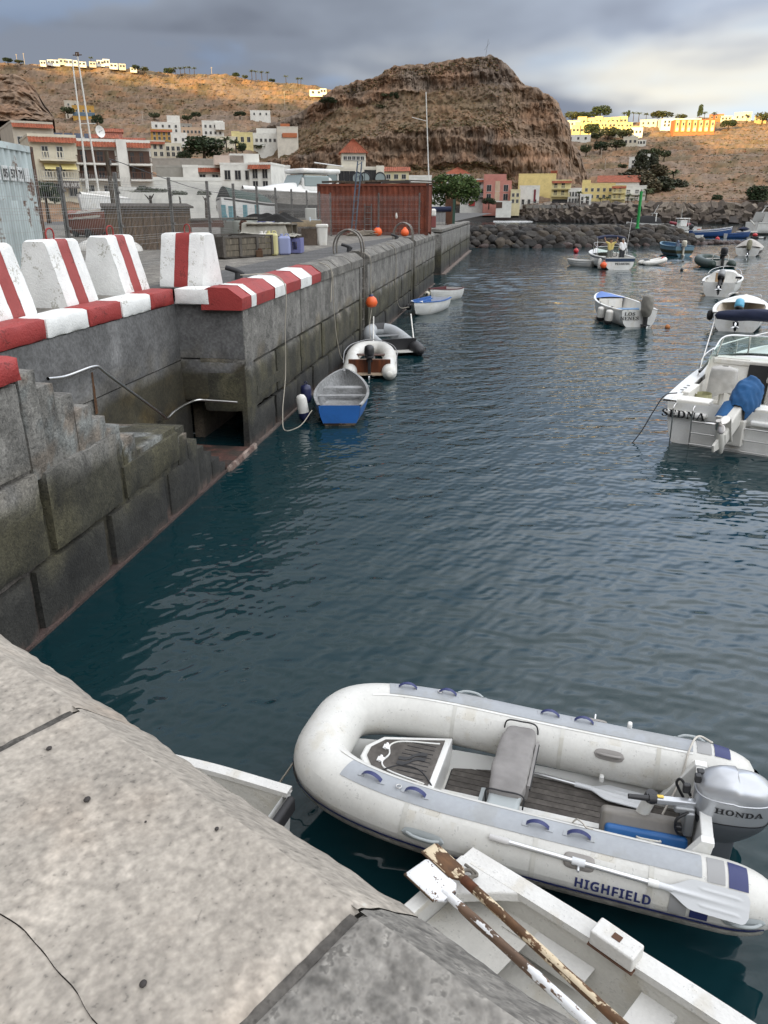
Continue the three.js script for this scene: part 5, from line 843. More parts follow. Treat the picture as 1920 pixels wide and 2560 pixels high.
  for (const [sd, l] of [[-1, 'oar raised from the near side of the grey black inflatable'], [1, 'oar trailing from the far side of the grey black inflatable']]) { const q = thing('oar', l, 'oar', [0, 0, 0], 0, 'pale oars of the grey black inflatable'); const W = (x, y, z) => V(x, y, z).applyMatrix4(b2.t.matrixWorld); const a = sd < 0 ? W(-0.9, 0.42, 0.52) : W(-1.6, 0.08, -1.0), b = sd < 0 ? W(0.3, 1.05, 0.8) : W(0.75, 0.95, -0.35); q.position.copy(a); q.quaternion.setFromUnitVectors(V(1, 0, 0), b.clone().sub(a).normalize()); const Lq = b.distanceTo(a); part('shaft', bar([0, 0, 0], [Lq, 0, 0], 0.022, 8), mGelIn, q); part('blade', surf((s, v) => { const w = 0.075 * Math.min(1, 0.3 + 2.4 * (1 - v)); return [-0.25 + v * 0.35, 0.01, (s * 2 - 1) * w]; }, 6, 8), mGelIn, q); }
  const b3 = openBoat('rowing_boat', 'blue and white rowing boat with bow towards the near end of the quay', 'rowing boat', [-3.28, 0, -36.6], [-4.02, 0, -33.4], { B: 1.25, f: 0.46, tw: 0.8, bowRise: 0.3, mi: mBlueHull, mg: mBlueHull, gw: 0.08, boot: false, thwarts: [[0.3, 0.2, 0.36], [0.55, 0.2, 0.36]] });
  part('stem_fitting', [tube([[b3.L / 2 - 0.1, 0.60, -0.25], [b3.L / 2 + 0.1, 0.52, 0], [b3.L / 2 - 0.1, 0.60, 0.25]], 0.05, 16, 8), bx(0.06, 0.45, 0.06, b3.L / 2 - 0.02, 0.32, 0, 0, 0, -0.2)], mGel, b3.t);
  part('oar_pair', bx(1.6, 0.04, 0.06, 0, 0.5, 0.1, 0, 0.05), mBlueHull, b3.t);
  const b4 = openBoat('rowing_boat', 'white clinker rowing boat with dark red inside, last along the quay', 'rowing boat', [-2.95, 0, -41.0], [-3.85, 0, -38.7], { B: 1.25, f: 0.5, tw: 0.82, bowRise: 0.3, mi: mat('oxblood paint', [0.09, 0.016, 0.02], { r: 0.6 }), mg: M['oxblood paint'], gw: 0.07, boot: false, thwarts: [[0.4, 0.2, 0.4]] });
  for (let k = 0; k < 4; k++) for (const g of b4.h.band(0.35 + k * 0.15, 0.38 + k * 0.15, 0, 0.97, 0.012)) part('strake', g, mGel, b4.t);
  const fd = thing('fender', 'round cream fender on the bow of the red and white boat', 'fender', [-4.1, 0.42, -38.5], 0); part('body', lathe([[0.001, -0.16], [0.1, -0.12], [0.14, 0], [0.1, 0.12], [0.001, 0.16]]).rotateX(HP), mCream, fd); part('cap', sph(0.06, 0, 0, 0.15), mBlack, fd);
  const fd2 = thing('fender', 'black fender on the bow of the blue and white boat', 'fender', [-4.38, 0.36, -33.6], 0); part('body', lathe([[0.001, -0.2], [0.1, -0.16], [0.13, 0], [0.1, 0.16], [0.001, 0.2]]).rotateX(HP), mBlackRubber, fd2); part('eye', sph(0.05, 0, 0.0, 0.22), mBlack, fd2);

  // ---------- moored boats on the right ----------
  const rail = (parent, pts, r = 0.013, m = mSteel, name = 'guard_rail') => part(name, tube(pts, r, pts.length * 8, 6), m, parent);
  const inW = (t, x, y, z) => V(x, y, z).applyMatrix4(t.matrixWorld);
  // SEDNA
  {
    const { t, h, L } = openBoat('motor_boat', 'white sports motor boat with blue motor cover and navy folded canopy', 'motor boat', [4.14, 0, -14.95], [6.85, 0, -20.8], { B: 2.5, f: 0.82, tw: 0.92, mid: 0.4, bowRise: 0.32, sternRise: -0.02, draft: 0.3, full: 3.2, flare: 1.12, th: 0.24, floor: 0.34, gw: 0.26, gh: 0.05, bootH: 0.34, mg: mGel });
    const xs = -L / 2, mPale = mat('cockpit white', [0.80, 0.78, 0.72], { map: 'dirt', r: 0.5 });
    part('rubbing_strake', h.band(0.80, 0.86, 0, 0.99, 0.02)[0], mat('grey strake', [0.45, 0.45, 0.44], { r: 0.5 }), t); part('rubbing_strake', h.band(0.80, 0.86, 0, 0.99, 0.02)[1], M['grey strake'], t);
    part('cockpit_floor', bx(2.9, 0.03, 1.9, xs + 1.7, 0.37, 0), mPale, t);
    for (const sd of [-1, 1]) { part('stern_box', rbx(0.42, 0.34, 0.72, 0.03, xs + 0.28, 0.68, sd * 0.76), mPale, t); part('transom_moulding', rbx(0.14, 0.10, 0.80, 0.04, xs - 0.02, 0.60, sd * 0.78), mGel, t); const q = part('side_locker', rbx(0.9, 0.36, 0.16, 0.03, xs + 1.15, 0.70, sd * 1.0), mPale, t); for (let k = 0; k < 3; k++) part('rod_holder', cyl(0.035, 0.035, 0.006, xs + 0.75 + k * 0.25, 0.885 + 0.01, sd * 1.08), mBlack, q); }
    part('splash_well', bx(0.3, 0.05, 0.8, xs + 0.15, 0.5, 0), mPale, t);
    part('fore_deck', h.deck(0.52, 0.985, 0.02, 0.02, 0.16), mGel, t);
    for (const sd of [-1, 1]) part('console', surf((a, b) => [xs + lerp(2.55, 2.75, b), lerp(0.38, 1.28, b), sd * lerp(0.22, 1.05, a)], 6, 6), mPale, t);
    part('helm_dash', rbx(0.5, 0.12, 1.9, 0.03, xs + 2.95, 1.20, 0), mPale, t); part('cabin_door', bx(0.02, 0.8, 0.4, xs + 2.63, 0.8, 0), mat('dark cabin', [0.02, 0.02, 0.022], { r: 0.5 }), t);
    const cab = part('cabin_side', surf((a, b) => [xs + lerp(2.2, 2.7, a), lerp(0.5, lerp(0.85, 1.3, a), b), -1.02], 4, 4), mPale, t); part('locker_shade_panel', bx(0.26, 0.42, 0.02, xs + 2.3, 0.72, -1.02, 0, 0, 0.15), M['dark cabin'], t);  // near-black slab stands in for the shade inside the locker
    // windscreen
    const ws = [[2.3, 1.0, -1.12], [3.05, 1.22, -0.98], [3.45, 1.28, -0.4], [3.45, 1.28, 0.4], [3.05, 1.22, 0.98], [2.3, 1.0, 1.12]].map(([x, y, z]) => [xs + x, y, z]), wt = [[2.75, 1.42, -0.98], [2.95, 1.68, -0.86], [3.15, 1.72, -0.36], [3.15, 1.72, 0.36], [2.95, 1.68, 0.86], [2.75, 1.42, 0.98]].map(([x, y, z]) => [xs + x, y, z]);
    for (let k = 0; k < 5; k++) { const q = part('windscreen_pane', surf((a, b) => { const p = vec(ws[k]).lerp(vec(ws[k + 1]), a), u = vec(wt[k]).lerp(vec(wt[k + 1]), a); p.lerp(u, b); return [p.x, p.y, p.z]; }, 1, 1), mGlass, t); part('pane_frame', bar(ws[k + 1], wt[k + 1], 0.018), mSteel, q); }
    part('windscreen_rim', tube(wt, 0.02, 40, 8), mAlu, t); part('windscreen_base', tube(ws, 0.03, 40, 8), mBlack, t);
    // helm seats under white covers
    for (const [z, w] of [[-0.55, 0.5], [0.62, 0.5]]) { const s = part('seat_pedestal', [cyl(0.05, 0.05, 0.4, xs + 2.0, 0.55, z), cyl(0.17, 0.17, 0.02, xs + 2.0, 0.39, z)], mGelIn, t); part('covered_seat', surf((a, b) => { const th = a * 6.2832, y = lerp(0.62, 1.24, b), wv = 1 + 0.09 * PN.noise(Math.cos(th) * 2, Math.sin(th) * 2, b * 4 + z), w2 = (b > 0.96 ? 0.25 : 1) * lerp(1.05, 0.85, b), c = Math.cos(th), si = Math.sin(th), q = Math.pow(Math.pow(Math.abs(c), 4) + Math.pow(Math.abs(si), 4), -0.25); return [xs + 2.0 + c * q * 0.2 * w2 * wv + b * -0.06, y - (1 - b) * 0.1 * Math.sin(th * 2 + z), z + si * q * 0.29 * w2 * wv]; }, 32, 14), mat('white cover cloth', [0.62, 0.605, 0.57], { r: 0.9, map: 'weave' }), t); }
    part('covered_console', surf((a, b) => { const th = a * 6.2832, y = lerp(0.9, 1.62, b), wv = 1 + 0.12 * PN.noise(Math.cos(th) * 3, Math.sin(th) * 3, b * 5), w2 = b > 0.97 ? 0.1 : 1 - 0.35 * b * b; return [xs + 2.5 + Math.cos(th) * 0.32 * w2 * wv, y, 0.62 + Math.sin(th) * 0.42 * w2 * wv]; }, 30, 14), M['white cover cloth'], t);
    part('green_bucket', surf((a, b) => { const th = a * 6.2832, w = 1 + 0.15 * PN.noise(Math.cos(th) * 2, Math.sin(th) * 2, b * 3); return [xs + 1.35 + Math.cos(th) * 0.2 * w, lerp(0.38, 0.75, b), -0.78 + Math.sin(th) * 0.16 * w]; }, 16, 6), mat('pale yellow cloth', [0.50, 0.48, 0.27], { r: 0.9, map: 'weave' }), t);
    // folded canopy on its bow
    part('folded_canopy', surf((a, b) => { const th = a * 6.2832, z = lerp(-1.28, 1.28, b), r = 0.13 * (1 + 0.2 * PN.noise(Math.cos(th) * 2, Math.sin(th) * 2, z * 3)) * Math.pow(Math.sin(b * Math.PI), 0.15); return [xs + 3.75 + Math.cos(th) * r * 1.2, 2.02 + 0.08 * Math.cos(z * 1.1) + Math.sin(th) * r, z]; }, 18, 40), mNavy, t);
    for (const sd of [-1, 1]) part('canopy_strut', bar([xs + 2.35, 0.92, sd * 1.15], [xs + 3.72, 1.98, sd * 1.25], 0.014), mSteel, t); part('canopy_strap', tube([[xs + 3.6, 1.9, 0.35], [xs + 3.58, 2.05, 0.35], [xs + 3.75, 2.26, 0.35], [xs + 3.92, 2.1, 0.35]], 0.016, 20, 6), mGelIn, t);
    for (const sd of [-1, 1]) rail(t, [[xs + 2.6, 0.86, sd * 1.2], [xs + 2.65, 1.2, sd * 1.18], [xs + 3.4, 1.35, sd * 1.12], [xs + 4.6, 1.42, sd * 0.8], [xs + 5.9, 1.5, sd * 0.25], [xs + 6.25, 1.5, 0]], 0.014);
    for (const sd of [-1, 1]) for (const [x, z, y] of [[3.3, 1.13, 1.32], [4.5, 0.83, 1.4]]) part('rail_post', bar([xs + x, 0.95, sd * z], [xs + x, y, sd * z], 0.012), mSteel, t);
    // boarding ladder, name, cleat
    const lad = part('boarding_ladder', tube([[xs - 0.04, 0.78, -0.98], [xs - 0.16, 0.74, -0.98], [xs - 0.12, 0.3, -0.98], [xs - 0.08, -0.15, -0.98]], 0.014, 24, 6), mSteel, t); part('side_rail', tube([[xs - 0.04, 0.78, -0.62], [xs - 0.16, 0.74, -0.62], [xs - 0.12, 0.3, -0.62], [xs - 0.08, -0.15, -0.62]], 0.014, 24, 6), mSteel, lad); for (const y of [0.5, 0.28, 0.06]) part('rung', bar([xs - 0.12, y, -0.62], [xs - 0.12, y, 0.98], 0.014), mSteel, lad);
    part('lettering', text('SEDNA', 0.145, 0.006, fontS, 1.15).rotateY(-HP).translate(xs - 0.095, 0.60, -0.80), mBlack, t);
    // tilted outboard in a blue cover
    const ob = new THREE.Group(); ob.name = 'outboard_motor'; ob.position.set(xs - 0.02, 0.52, 0.16); t.add(ob); const tilt = new THREE.Group(); tilt.name = 'tilted_unit'; ob.add(tilt); tilt.rotation.z = -1.08; ob.rotation.y = -0.14;
    const mBC = mat('blue motor cover', [0.012, 0.10, 0.27], { r: 0.85, map: 'weave', bump: 0.004, bumpTex: 'softBump' }), mPG = mat('pale grey motor', [0.58, 0.565, 0.52], { r: 0.35 });
    part('motor_cover', surf((a, b) => { const th = a * 6.2832, y = lerp(0.0, 0.82, b), w = (b > 0.98 ? 0.03 : 1) * (0.16 + 0.10 * Math.sin(Math.pow(b, 0.8) * 2.6)) * (1 + 0.16 * PN.noise(Math.cos(th) * 2.5, Math.sin(th) * 2.5, b * 5) + 0.018 * Math.sin(b * 34 + 3 * Math.cos(th))); return [-0.28 + Math.cos(th) * w * 1.3, y, Math.sin(th) * w * 0.95]; }, 36, 24), mBC, tilt);
    part('cover_tail', surf((a, b) => [-0.42 - 0.06 * Math.sin(a * 3), lerp(0.1, -0.34, b), lerp(-0.02, -0.26, a)], 6, 6), mBC, tilt);
    part('leg', [poly([[-0.40, 0.06], [-0.10, 0.06], [-0.14, -0.35], [-0.18, -0.72], [-0.38, -0.72], [-0.42, -0.3]], 0.13, 0.03).translate(0, 0, -0.065), bx(0.56, 0.025, 0.26, -0.36, -0.55, 0)], mPG, tilt);
    part('gearcase', [lathe([[0.001, -0.36], [0.05, -0.3], [0.085, -0.12], [0.085, 0.1], [0.06, 0.26], [0.001, 0.3]], -0.30, -0.78, 0, 0, 0, HP, 16), poly([[-0.12, 0], [0.12, 0], [-0.02, -0.26], [-0.14, -0.24]], 0.03, 0.006).translate(-0.25, -0.82, -0.015)], mPG, tilt);
    part('propeller', [0, 1, 2].map((k) => new THREE.SphereGeometry(0.12, 12, 8).scale(0.2, 1, 0.65).rotateY(0.6).translate(0, 0.14, 0).rotateX(k * 2.094 + 0.4).translate(-0.66, -0.78, 0)).concat([cyl(0.06, 0.045, 0.18, -0.66, -0.78, 0, 0, 0, HP, 14)]), mat('propeller', [0.5, 0.48, 0.46], { m: 0.8, r: 0.3 }), tilt);
    part('bracket', [rbx(0.16, 0.5, 0.34, 0.03, -0.06, -0.12, 0)], mPG, ob); part('hose', tube([[0.12, 0.0, -0.25], [0.02, 0.12, -0.35], [0.15, 0.1, -0.6], [0.3, -0.05, -0.7]], 0.03, 24, 8), mBlack, ob);
    const W = (x, y, z) => inW(t, x, y, z);
    ropeThing('thin dark stern line dropping from the white sports boat into the water', [W(xs + 0.25, 0.93, -1.05), W(xs + 0.05, 0.9, -1.22), W(xs - 0.1, 0.6, -1.36), W(xs - 0.3, 0.2, -1.5), W(xs - 0.5, -0.05, -1.62)], 0.012, mBlackRubber);
  }
  // open white boat with light blue outboard
  {
    const { t, h, L } = openBoat('motor_boat', 'open white boat with light blue outboard cowl behind the folded canopy', 'motor boat', [8.25, 0, -30.85], [9.65, 0, -35.3], { B: 1.9, f: 0.62, tw: 0.86, bowRise: 0.4, full: 2.6, th: 0.1, floor: 0.22, gw: 0.14, gh: 0.05, bootH: 0.3, mi: mat('pale inside', [0.66, 0.60, 0.52], { map: 'dirt', r: 0.7 }) });
    const xs = -L / 2; part('fore_deck', h.deck(0.62, 0.985, 0.02, 0.03, 0.06), mGelIn, t); part('thwart', h.thwart(0.35, 0.3, 0.06, 0.5), mGelIn, t);
    part('red_strip', h.thwart(0.312, 0.02, 0.05, 0.47), mat('faded red', [0.5, 0.12, 0.08], { r: 0.8 }), t);
    for (const sd of [-1, 1]) part('stern_seat', rbx(0.3, 0.12, 0.5, 0.03, xs + 0.2, 0.58, sd * 0.55), mGelIn, t);
    const ob = outboard(t, 'outboard_motor', { s: 1.0, cowl: mat('light blue cowl', [0.12, 0.42, 0.62], { r: 0.4 }) }); ob.position.set(xs + 0.05, 0.68, 0); ob.rotation.z = -0.5;
    part('deck_line', tube([[xs + 3.4, 0.84, -0.62], [xs + 3.4, 1.02, -0.6], [xs + 4.0, 1.05, -0.3]], 0.013, 20, 6), mSteel, t);
    part('deck_line', tube([[xs + 3.4, 0.84, 0.62], [xs + 3.4, 1.02, 0.6], [xs + 4.0, 1.05, 0.3]], 0.013, 20, 6), mSteel, t);
    const f = part('fender', lathe([[0.001, -0.2], [0.1, -0.15], [0.12, 0], [0.1, 0.15], [0.001, 0.2]], xs + 1.0, 0.45, -1.02), mBlackRubber, t);
  }
  // LOS NENES
  {
    const { t, h, L } = openBoat('fishing_boat', 'white and blue open fishing boat with grey hooded outboard and fenders', 'fishing boat', [4.88, 0, -31.7], [3.9, 0, -36.1], { B: 1.75, f: 0.58, tw: 0.80, bowRise: 0.42, full: 2.4, th: 0.07, floor: 0.15, gw: 0.09, gh: 0.04, mg: mGel, mb: mat('light blue paint', [0.10, 0.25, 0.58], { r: 0.5 }) });
    const xs = -L / 2; part('fore_deck', h.deck(0.74, 0.985, 0.02, 0.0, 0.05), mat('bow blue paint', [0.06, 0.17, 0.52], { r: 0.5, map: 'dirt' }), t);
    part('bow_bulkhead', bx(0.03, 0.42, 1.0, h.X(0.74, 0.4), 0.5, 0), mGelIn, t); part('hatch', bx(0.02, 0.26, 0.3, h.X(0.735, 0.4) - 0.02, 0.52, 0.05), mGel, t);
    part('net_heap', surf((a, b) => { const th = a * 6.2832, r = b, n = 0.5 + PN.noise(Math.cos(th) * 3 * b, Math.sin(th) * 3 * b, 2); return [xs + 1.5 + Math.cos(th) * r * 0.75, 0.17 + 0.28 * (1 - r * r) * n + 0.02, Math.sin(th) * r * 0.5]; }, 30, 12), mat('green net', [0.035, 0.16, 0.105], { r: 0.95, map: 'mottle', bump: 0.02 }), t);
    part('thwart', h.thwart(0.48, 0.26, 0.04, 0.42), mat('blue bench', [0.14, 0.26, 0.44], { r: 0.6 }), t); part('thwart', h.thwart(0.2, 0.24, 0.04, 0.42), mGelIn, t);
    const ob = outboard(t, 'outboard_motor', { s: 1.15, cover: mat('grey hood', [0.30, 0.285, 0.25], { r: 0.9, map: 'weave' }) }); ob.position.set(xs + 0.02, 0.66, 0.2);
    part('lettering', [text('LOS', 0.13, 0.006, fontS, 1.2).translate(0, 0.09, 0), text('NENES', 0.13, 0.006, fontS, 1.2).translate(0, -0.08, 0)].map((g) => g.rotateY(-HP).translate(xs - 0.012, 0.40, -0.38)), mBlack, t);
    for (const x of [0.6, 1.6]) { const f = part('fender', lathe([[0.001, -0.3], [0.12, -0.26], [0.15, -0.2], [0.15, 0.2], [0.12, 0.26], [0.001, 0.3]], xs + x, 0.30, -0.98, 0, 0, 0.15), mGelIn, t); part('fender_end', lathe([[0.001, -0.305], [0.125, -0.26], [0.154, -0.2], [0.154, -0.12]], xs + x, 0.30, -0.98, 0, 0, 0.15), mBlackRubber, f); }
    for (const [x, sd] of [[0.9, 1], [2.2, 1], [0.9, -1], [2.2, -1]]) part('cleat', rbx(0.16, 0.03, 0.03, 0.01, xs + x, h.g(x / L) + 0.06, sd * (h.hb(x / L) - 0.03)), mBlack, t);
    single('float', sph(0.1, 0, 0, 0).translate(5.95, 0.04, -31.5), mat('orange brown float', [0.42, 0.15, 0.04], { r: 0.6 }), 'small brown float beside the open fishing boat stern', 'float');
  }
  // white cabin boat
  {
    const { t, h, L } = openBoat('cabin_boat', 'small white cabin boat with grey outboard and brown cuddy door', 'motor boat', [10.55, 0, -43.8], [12.2, 0, -48.9], { B: 1.9, f: 0.66, tw: 0.84, bowRise: 0.3, full: 2.6, th: 0.1, floor: 0.25, gw: 0.12, gh: 0.05, bootH: 0.28 });
    const xs = -L / 2; part('fore_deck', h.deck(0.45, 0.985, 0.02, 0.02, 0.12), mGel, t);
    part('cuddy', surf((a, b) => { const q = lerp(0.42, 0.86, b), w = h.hb(q) * 0.86, s = a * 2 - 1; return [h.X(q, 0.7), h.g(q) + 0.42 * (1 - Math.pow(Math.abs(s), 4)) * Math.pow(Math.max(0, 1 - Math.pow(b, 3)), 0.6), s * w]; }, 16, 14), mGel, t);
    const bh = part('bulkhead', surf((a, b) => { const s = a * 2 - 1, q = 0.42; return [h.X(q, 0.7), lerp(0.3, h.g(q) + 0.42 * (1 - Math.pow(Math.abs(s), 4)), b), s * h.hb(q) * 0.86]; }, 12, 4), mGel, t); part('cuddy_door', bx(0.02, 0.46, 0.45, h.X(0.42, 0.7) - 0.015, 0.78, -0.18), mat('tan door', [0.30, 0.20, 0.11], { r: 0.6 }), bh);
    const ob = outboard(t, 'outboard_motor', { s: 1.15, cowl: mat('mid grey cowl', [0.26, 0.265, 0.27], { r: 0.4, m: 0.2 }) }); ob.position.set(xs + 0.05, 0.72, 0.05); ob.rotation.z = -0.75;
    rail(t, [[xs + 2.6, 0.95, -0.85], [xs + 3.2, 1.1, -0.75], [xs + 4.6, 1.2, -0.35], [xs + 5.2, 1.2, 0], [xs + 4.6, 1.2, 0.35], [xs + 3.2, 1.1, 0.75], [xs + 2.6, 0.95, 0.85]]);
    part('side_fender', lathe([[0.001, -1.4], [0.07, -1.3], [0.09, -1], [0.09, 1], [0.07, 1.3], [0.001, 1.4]], 0.3, 0.5, -0.98, 0, 0, HP), mGelIn, t); part('stern_lamp', [bx(0.16, 0.1, 0.3, xs + 0.4, 0.95, 0.86), bar([xs + 0.4, 0.7, 0.8], [xs + 0.4, 0.92, 0.84], 0.015)], mBlack, t);
  }
  // dark green inflatable
  {
    const b = inflatable('dark green inflatable boat with black outboard, stern to the pier', [15.75, 0, -65.0], [15.1, 0, -69.2], 2.2, 0.34, { mt: mat('dark green fabric', [0.022, 0.042, 0.035], { r: 0.5 }), mtr: mGelIn, rise: 0.25, mf: mPvcGrey, seat: 0.05, ms: mGelIn });
    const ob = outboard(b.t, 'outboard_motor', { s: 1.5 }); ob.position.set(-b.L / 2 + 0.45, 0.85, 0); part('frame_rail', tube([[-1.4, 0.5, -0.6], [-1.4, 0.95, -0.55], [-1.4, 0.95, 0.55], [-1.4, 0.5, 0.6]], 0.03, 24, 6), mGelIn, b.t);
  }
  // covered white boat
  {
    const { t, h, L } = openBoat('covered_boat', 'white boat under a pale tent cover with hooded outboard', 'motor boat', [21.9, 0, -82.2], [23.6, 0, -87.0], { B: 2.4, f: 0.7, tw: 0.9, bowRise: 0.3, full: 2.6, bootH: 0.3, band: [0.42, 0.78, 0, 0.9], mb: mat('dark brown band', [0.04, 0.028, 0.025], { r: 0.5 }) });
    part('tent_cover', surf((a, b) => { const q = lerp(0.12, 0.95, b), s = a * 2 - 1, top = 0.75 * Math.sin(Math.pow(b, 0.6) * Math.PI * 0.9 + 0.25); return [h.X(q, 0.6), h.g(q) + 0.03 + top * (1 - Math.pow(Math.abs(s), 1.6)) + 0.03 * PN.noise(a * 8, b * 8, 1), s * (h.hb(q) + 0.03)]; }, 22, 22), mat('pale tent canvas', [0.55, 0.52, 0.48], { r: 0.9, map: 'weave' }), t);
    const ob = outboard(t, 'outboard_motor', { s: 1.3, cover: mat('olive hood', [0.20, 0.19, 0.13], { r: 0.9 }) }); ob.position.set(-L / 2 + 0.05, 0.75, 0.1); ob.rotation.z = -0.4;
  }
  // light blue fishing boat
  {
    const { t, h, L } = openBoat('fishing_boat', 'pale blue wooden fishing boat with cream outboard off the groyne tip', 'fishing boat', [15.85, 0, -80.6], [14.75, 0, -85.4], { B: 2.3, f: 0.85, tw: 0.78, bowRise: 0.35, full: 2.0, mh: mat('pale blue paint', [0.14, 0.25, 0.33], { map: 'dirt', r: 0.6 }), mi: mat('inside blue', [0.075, 0.17, 0.30], { r: 0.7, map: 'dirt' }), mg: M['pale blue paint'], gw: 0.14, gh: 0.08, floor: 0.25, thwarts: [[0.5, 0.3, 0.6]], band: [0.4, 0.68, 0, 0.95], mb: mat('olive band', [0.07, 0.075, 0.035], { r: 0.7, map: 'mottle' }) });
    part('transom_band', surf((s, v) => { const p = h.P(0, lerp(0.4, 0.68, v), 1); return [p[0] - 0.012, p[1], lerp(-p[2], p[2], s)]; }, 6, 2), M['olive band'], t);
    const ob = outboard(t, 'outboard_motor', { s: 1.35, cowl: mCream, leg: mat('cream leg', [0.5, 0.47, 0.4], { r: 0.5 }) }); ob.position.set(-L / 2 + 0.05, 0.85, -0.2); part('net_hauler', [rbx(0.3, 0.5, 0.3, 0.05, -0.4, 0.9, 0.15), cyl(0.2, 0.2, 0.1, -0.4, 1.2, 0.15, HP)], mat('grey blue', [0.12, 0.14, 0.18], { r: 0.6 }), t);
  }
  // small pale inflatable seen side on
  { const b = inflatable('small pale inflatable tender with red bow floating alone', [10.1, 0, -67.9], [12.15, 0, -68.6], 1.3, 0.2, { mt: mWh, rise: 0.25, transom: true, mtr: mPvcGrey }); part('red_bow_patch', sweep(b.I.path, b.rd, 10, 12, -1.2, Math.PI + 1.2, 0.46, 0.54, 0.008), mat('red fabric', [0.45, 0.04, 0.03], { r: 0.6 }), b.t); part('bow_handle', [cyl(0.03, 0.05, 0.15, b.L / 2 - 0.15, 0.68, 0)], mBlack, b.t); }
  // swimmer-like marker post
  { const o = thing('marker_buoy', 'small black and white marker standing in open water', 'marker', [12.16, 0, -61.9]); part('float', lathe([[0.001, -0.1], [0.11, -0.05], [0.11, 0.12], [0.03, 0.2]]), mBlack, o); part('staff', cyl(0.025, 0.02, 0.45, 0, 0.38, 0), mGelIn, o); part('top_mark', lathe([[0.001, 0.6], [0.06, 0.62], [0.06, 0.72], [0.001, 0.74]]), mBlack, o); }
  const buoy = (p, r, label, m) => { const o = thing('buoy', label, 'buoy', p); part('body', sph(r, 0, r * 0.75, 0, 1, 1, 1, 18), m, o); part('eye', new THREE.TorusGeometry(r * 0.2, r * 0.07, 6, 12).translate(0, r * 1.85, 0), m, o); return o; };
  const mRedB = mat('red buoy plastic', [0.42, 0.018, 0.022], { r: 0.4 }), mOrB = mat('orange buoy plastic', [0.75, 0.11, 0.03], { r: 0.45 });
  buoy([6.14, 0, -85.4], 0.26, 'round red mooring buoy floating before the rock groyne', mRedB);
  buoy([6.55, 0.15, -62.0], 0.24, 'orange red ball fender at the stern of the crewed boat', mOrB);
  // motor boat with two men
  {
    const { t, h, L } = openBoat('motor_boat', 'white motor boat with blue transom stripe and two men standing aboard', 'motor boat', [7.75, 0, -62.4], [6.55, 0, -68.6], { B: 2.5, f: 0.85, tw: 0.9, bowRise: 0.32, sternRise: 0, full: 3, th: 0.14, floor: 0.35, gw: 0.16, gh: 0.05, bootH: 0.25, mg: mGel });
    const xs = -L / 2, mDB = mat('dark blue stripe', [0.018, 0.04, 0.085], { r: 0.4 }); part('sheer_stripe', h.band(0.86, 0.93, 0, 0.98, 0.014)[0], mDB, t); part('sheer_stripe', h.band(0.86, 0.93, 0, 0.98, 0.014)[1], mDB, t);
    part('transom_stripe', surf((s, v) => { const p = h.P(0, lerp(0.72, 0.95, v), 1); return [p[0] - 0.015, p[1], lerp(-p[2], p[2], s)]; }, 6, 2), mDB, t); part('lettering', text('PETARTOS', 0.15, 0.006, fontB, 1.1).rotateY(-HP).translate(xs - 0.02, 0.42, 0.2), mBlack, t);
    part('fore_deck', h.deck(0.56, 0.985, 0.02, 0.02, 0.12), mGel, t); part('console', rbx(0.4, 0.75, 0.6, 0.05, xs + 2.4, 0.72, 0.25), mGelIn, t); part('steering_wheel', new THREE.TorusGeometry(0.17, 0.02, 6, 18).rotateY(HP).translate(xs + 2.16, 0.98, 0.25), mBlack, t); part('helm_seat', rbx(0.4, 0.45, 0.5, 0.06, xs + 2.6, 0.6, -0.6), mGel, t);
    const ws = part('windscreen', surf((a, b) => { const s = a * 2 - 1; return [xs + 3.3 - b * 0.25 - s * s * 0.7, h.g(0.5) + 0.12 + b * 0.5, s * 1.02]; }, 12, 3), mGlass, t); part('screen_rim', tube([-1, -0.5, 0, 0.5, 1].map((s) => [xs + 3.05 - s * s * 0.7, h.g(0.5) + 0.62, s * 1.02]), 0.02, 24, 6), mAlu, t);
    part('bimini', surf((a, b) => { const s = a * 2 - 1; return [xs + lerp(2.5, 3.3, b), 2.18 + 0.16 * (1 - s * s) + 0.03 * Math.sin(b * 9), s * 1.05]; }, 14, 6), mNavy, t); part('bimini_roll', tube([[xs + 2.5, 2.12, -1.05], [xs + 2.45, 2.24, -0.4], [xs + 2.45, 2.24, 0.4], [xs + 2.5, 2.12, 1.05]], 0.09, 24, 8), mNavy, t);
    for (const sd of [-1, 1]) { part('bimini_leg', bar([xs + 2.3, 0.9, sd * 1.12], [xs + 2.7, 2.16, sd * 1.04], 0.016), mSteel, t); rail(t, [[xs + 2.0, 0.9, sd * 1.16], [xs + 2.1, 1.35, sd * 1.14], [xs + 3.2, 1.6, sd * 1.05], [xs + 5.0, 1.7, sd * 0.6], [xs + 6.0, 1.72, 0]], 0.018); for (const [x, z, y] of [[2.8, 1.1, 1.5], [3.7, 1.0, 1.62], [4.7, 0.68, 1.68]]) part('rail_post', bar([xs + x, h.g(x / L), sd * z], [xs + x, y, sd * z], 0.014), mSteel, t); }
    part('aerial', bar([xs + 2.2, 0.9, 1.1], [xs + 2.4, 3.6, 1.35], 0.015), mGel, t);
    part('fender', lathe([[0.001, -0.4], [0.13, -0.35], [0.15, 0], [0.13, 0.35], [0.001, 0.4]], xs + 0.4, 0.4, -1.38), mGelIn, t);
    t.updateMatrixWorld(true);
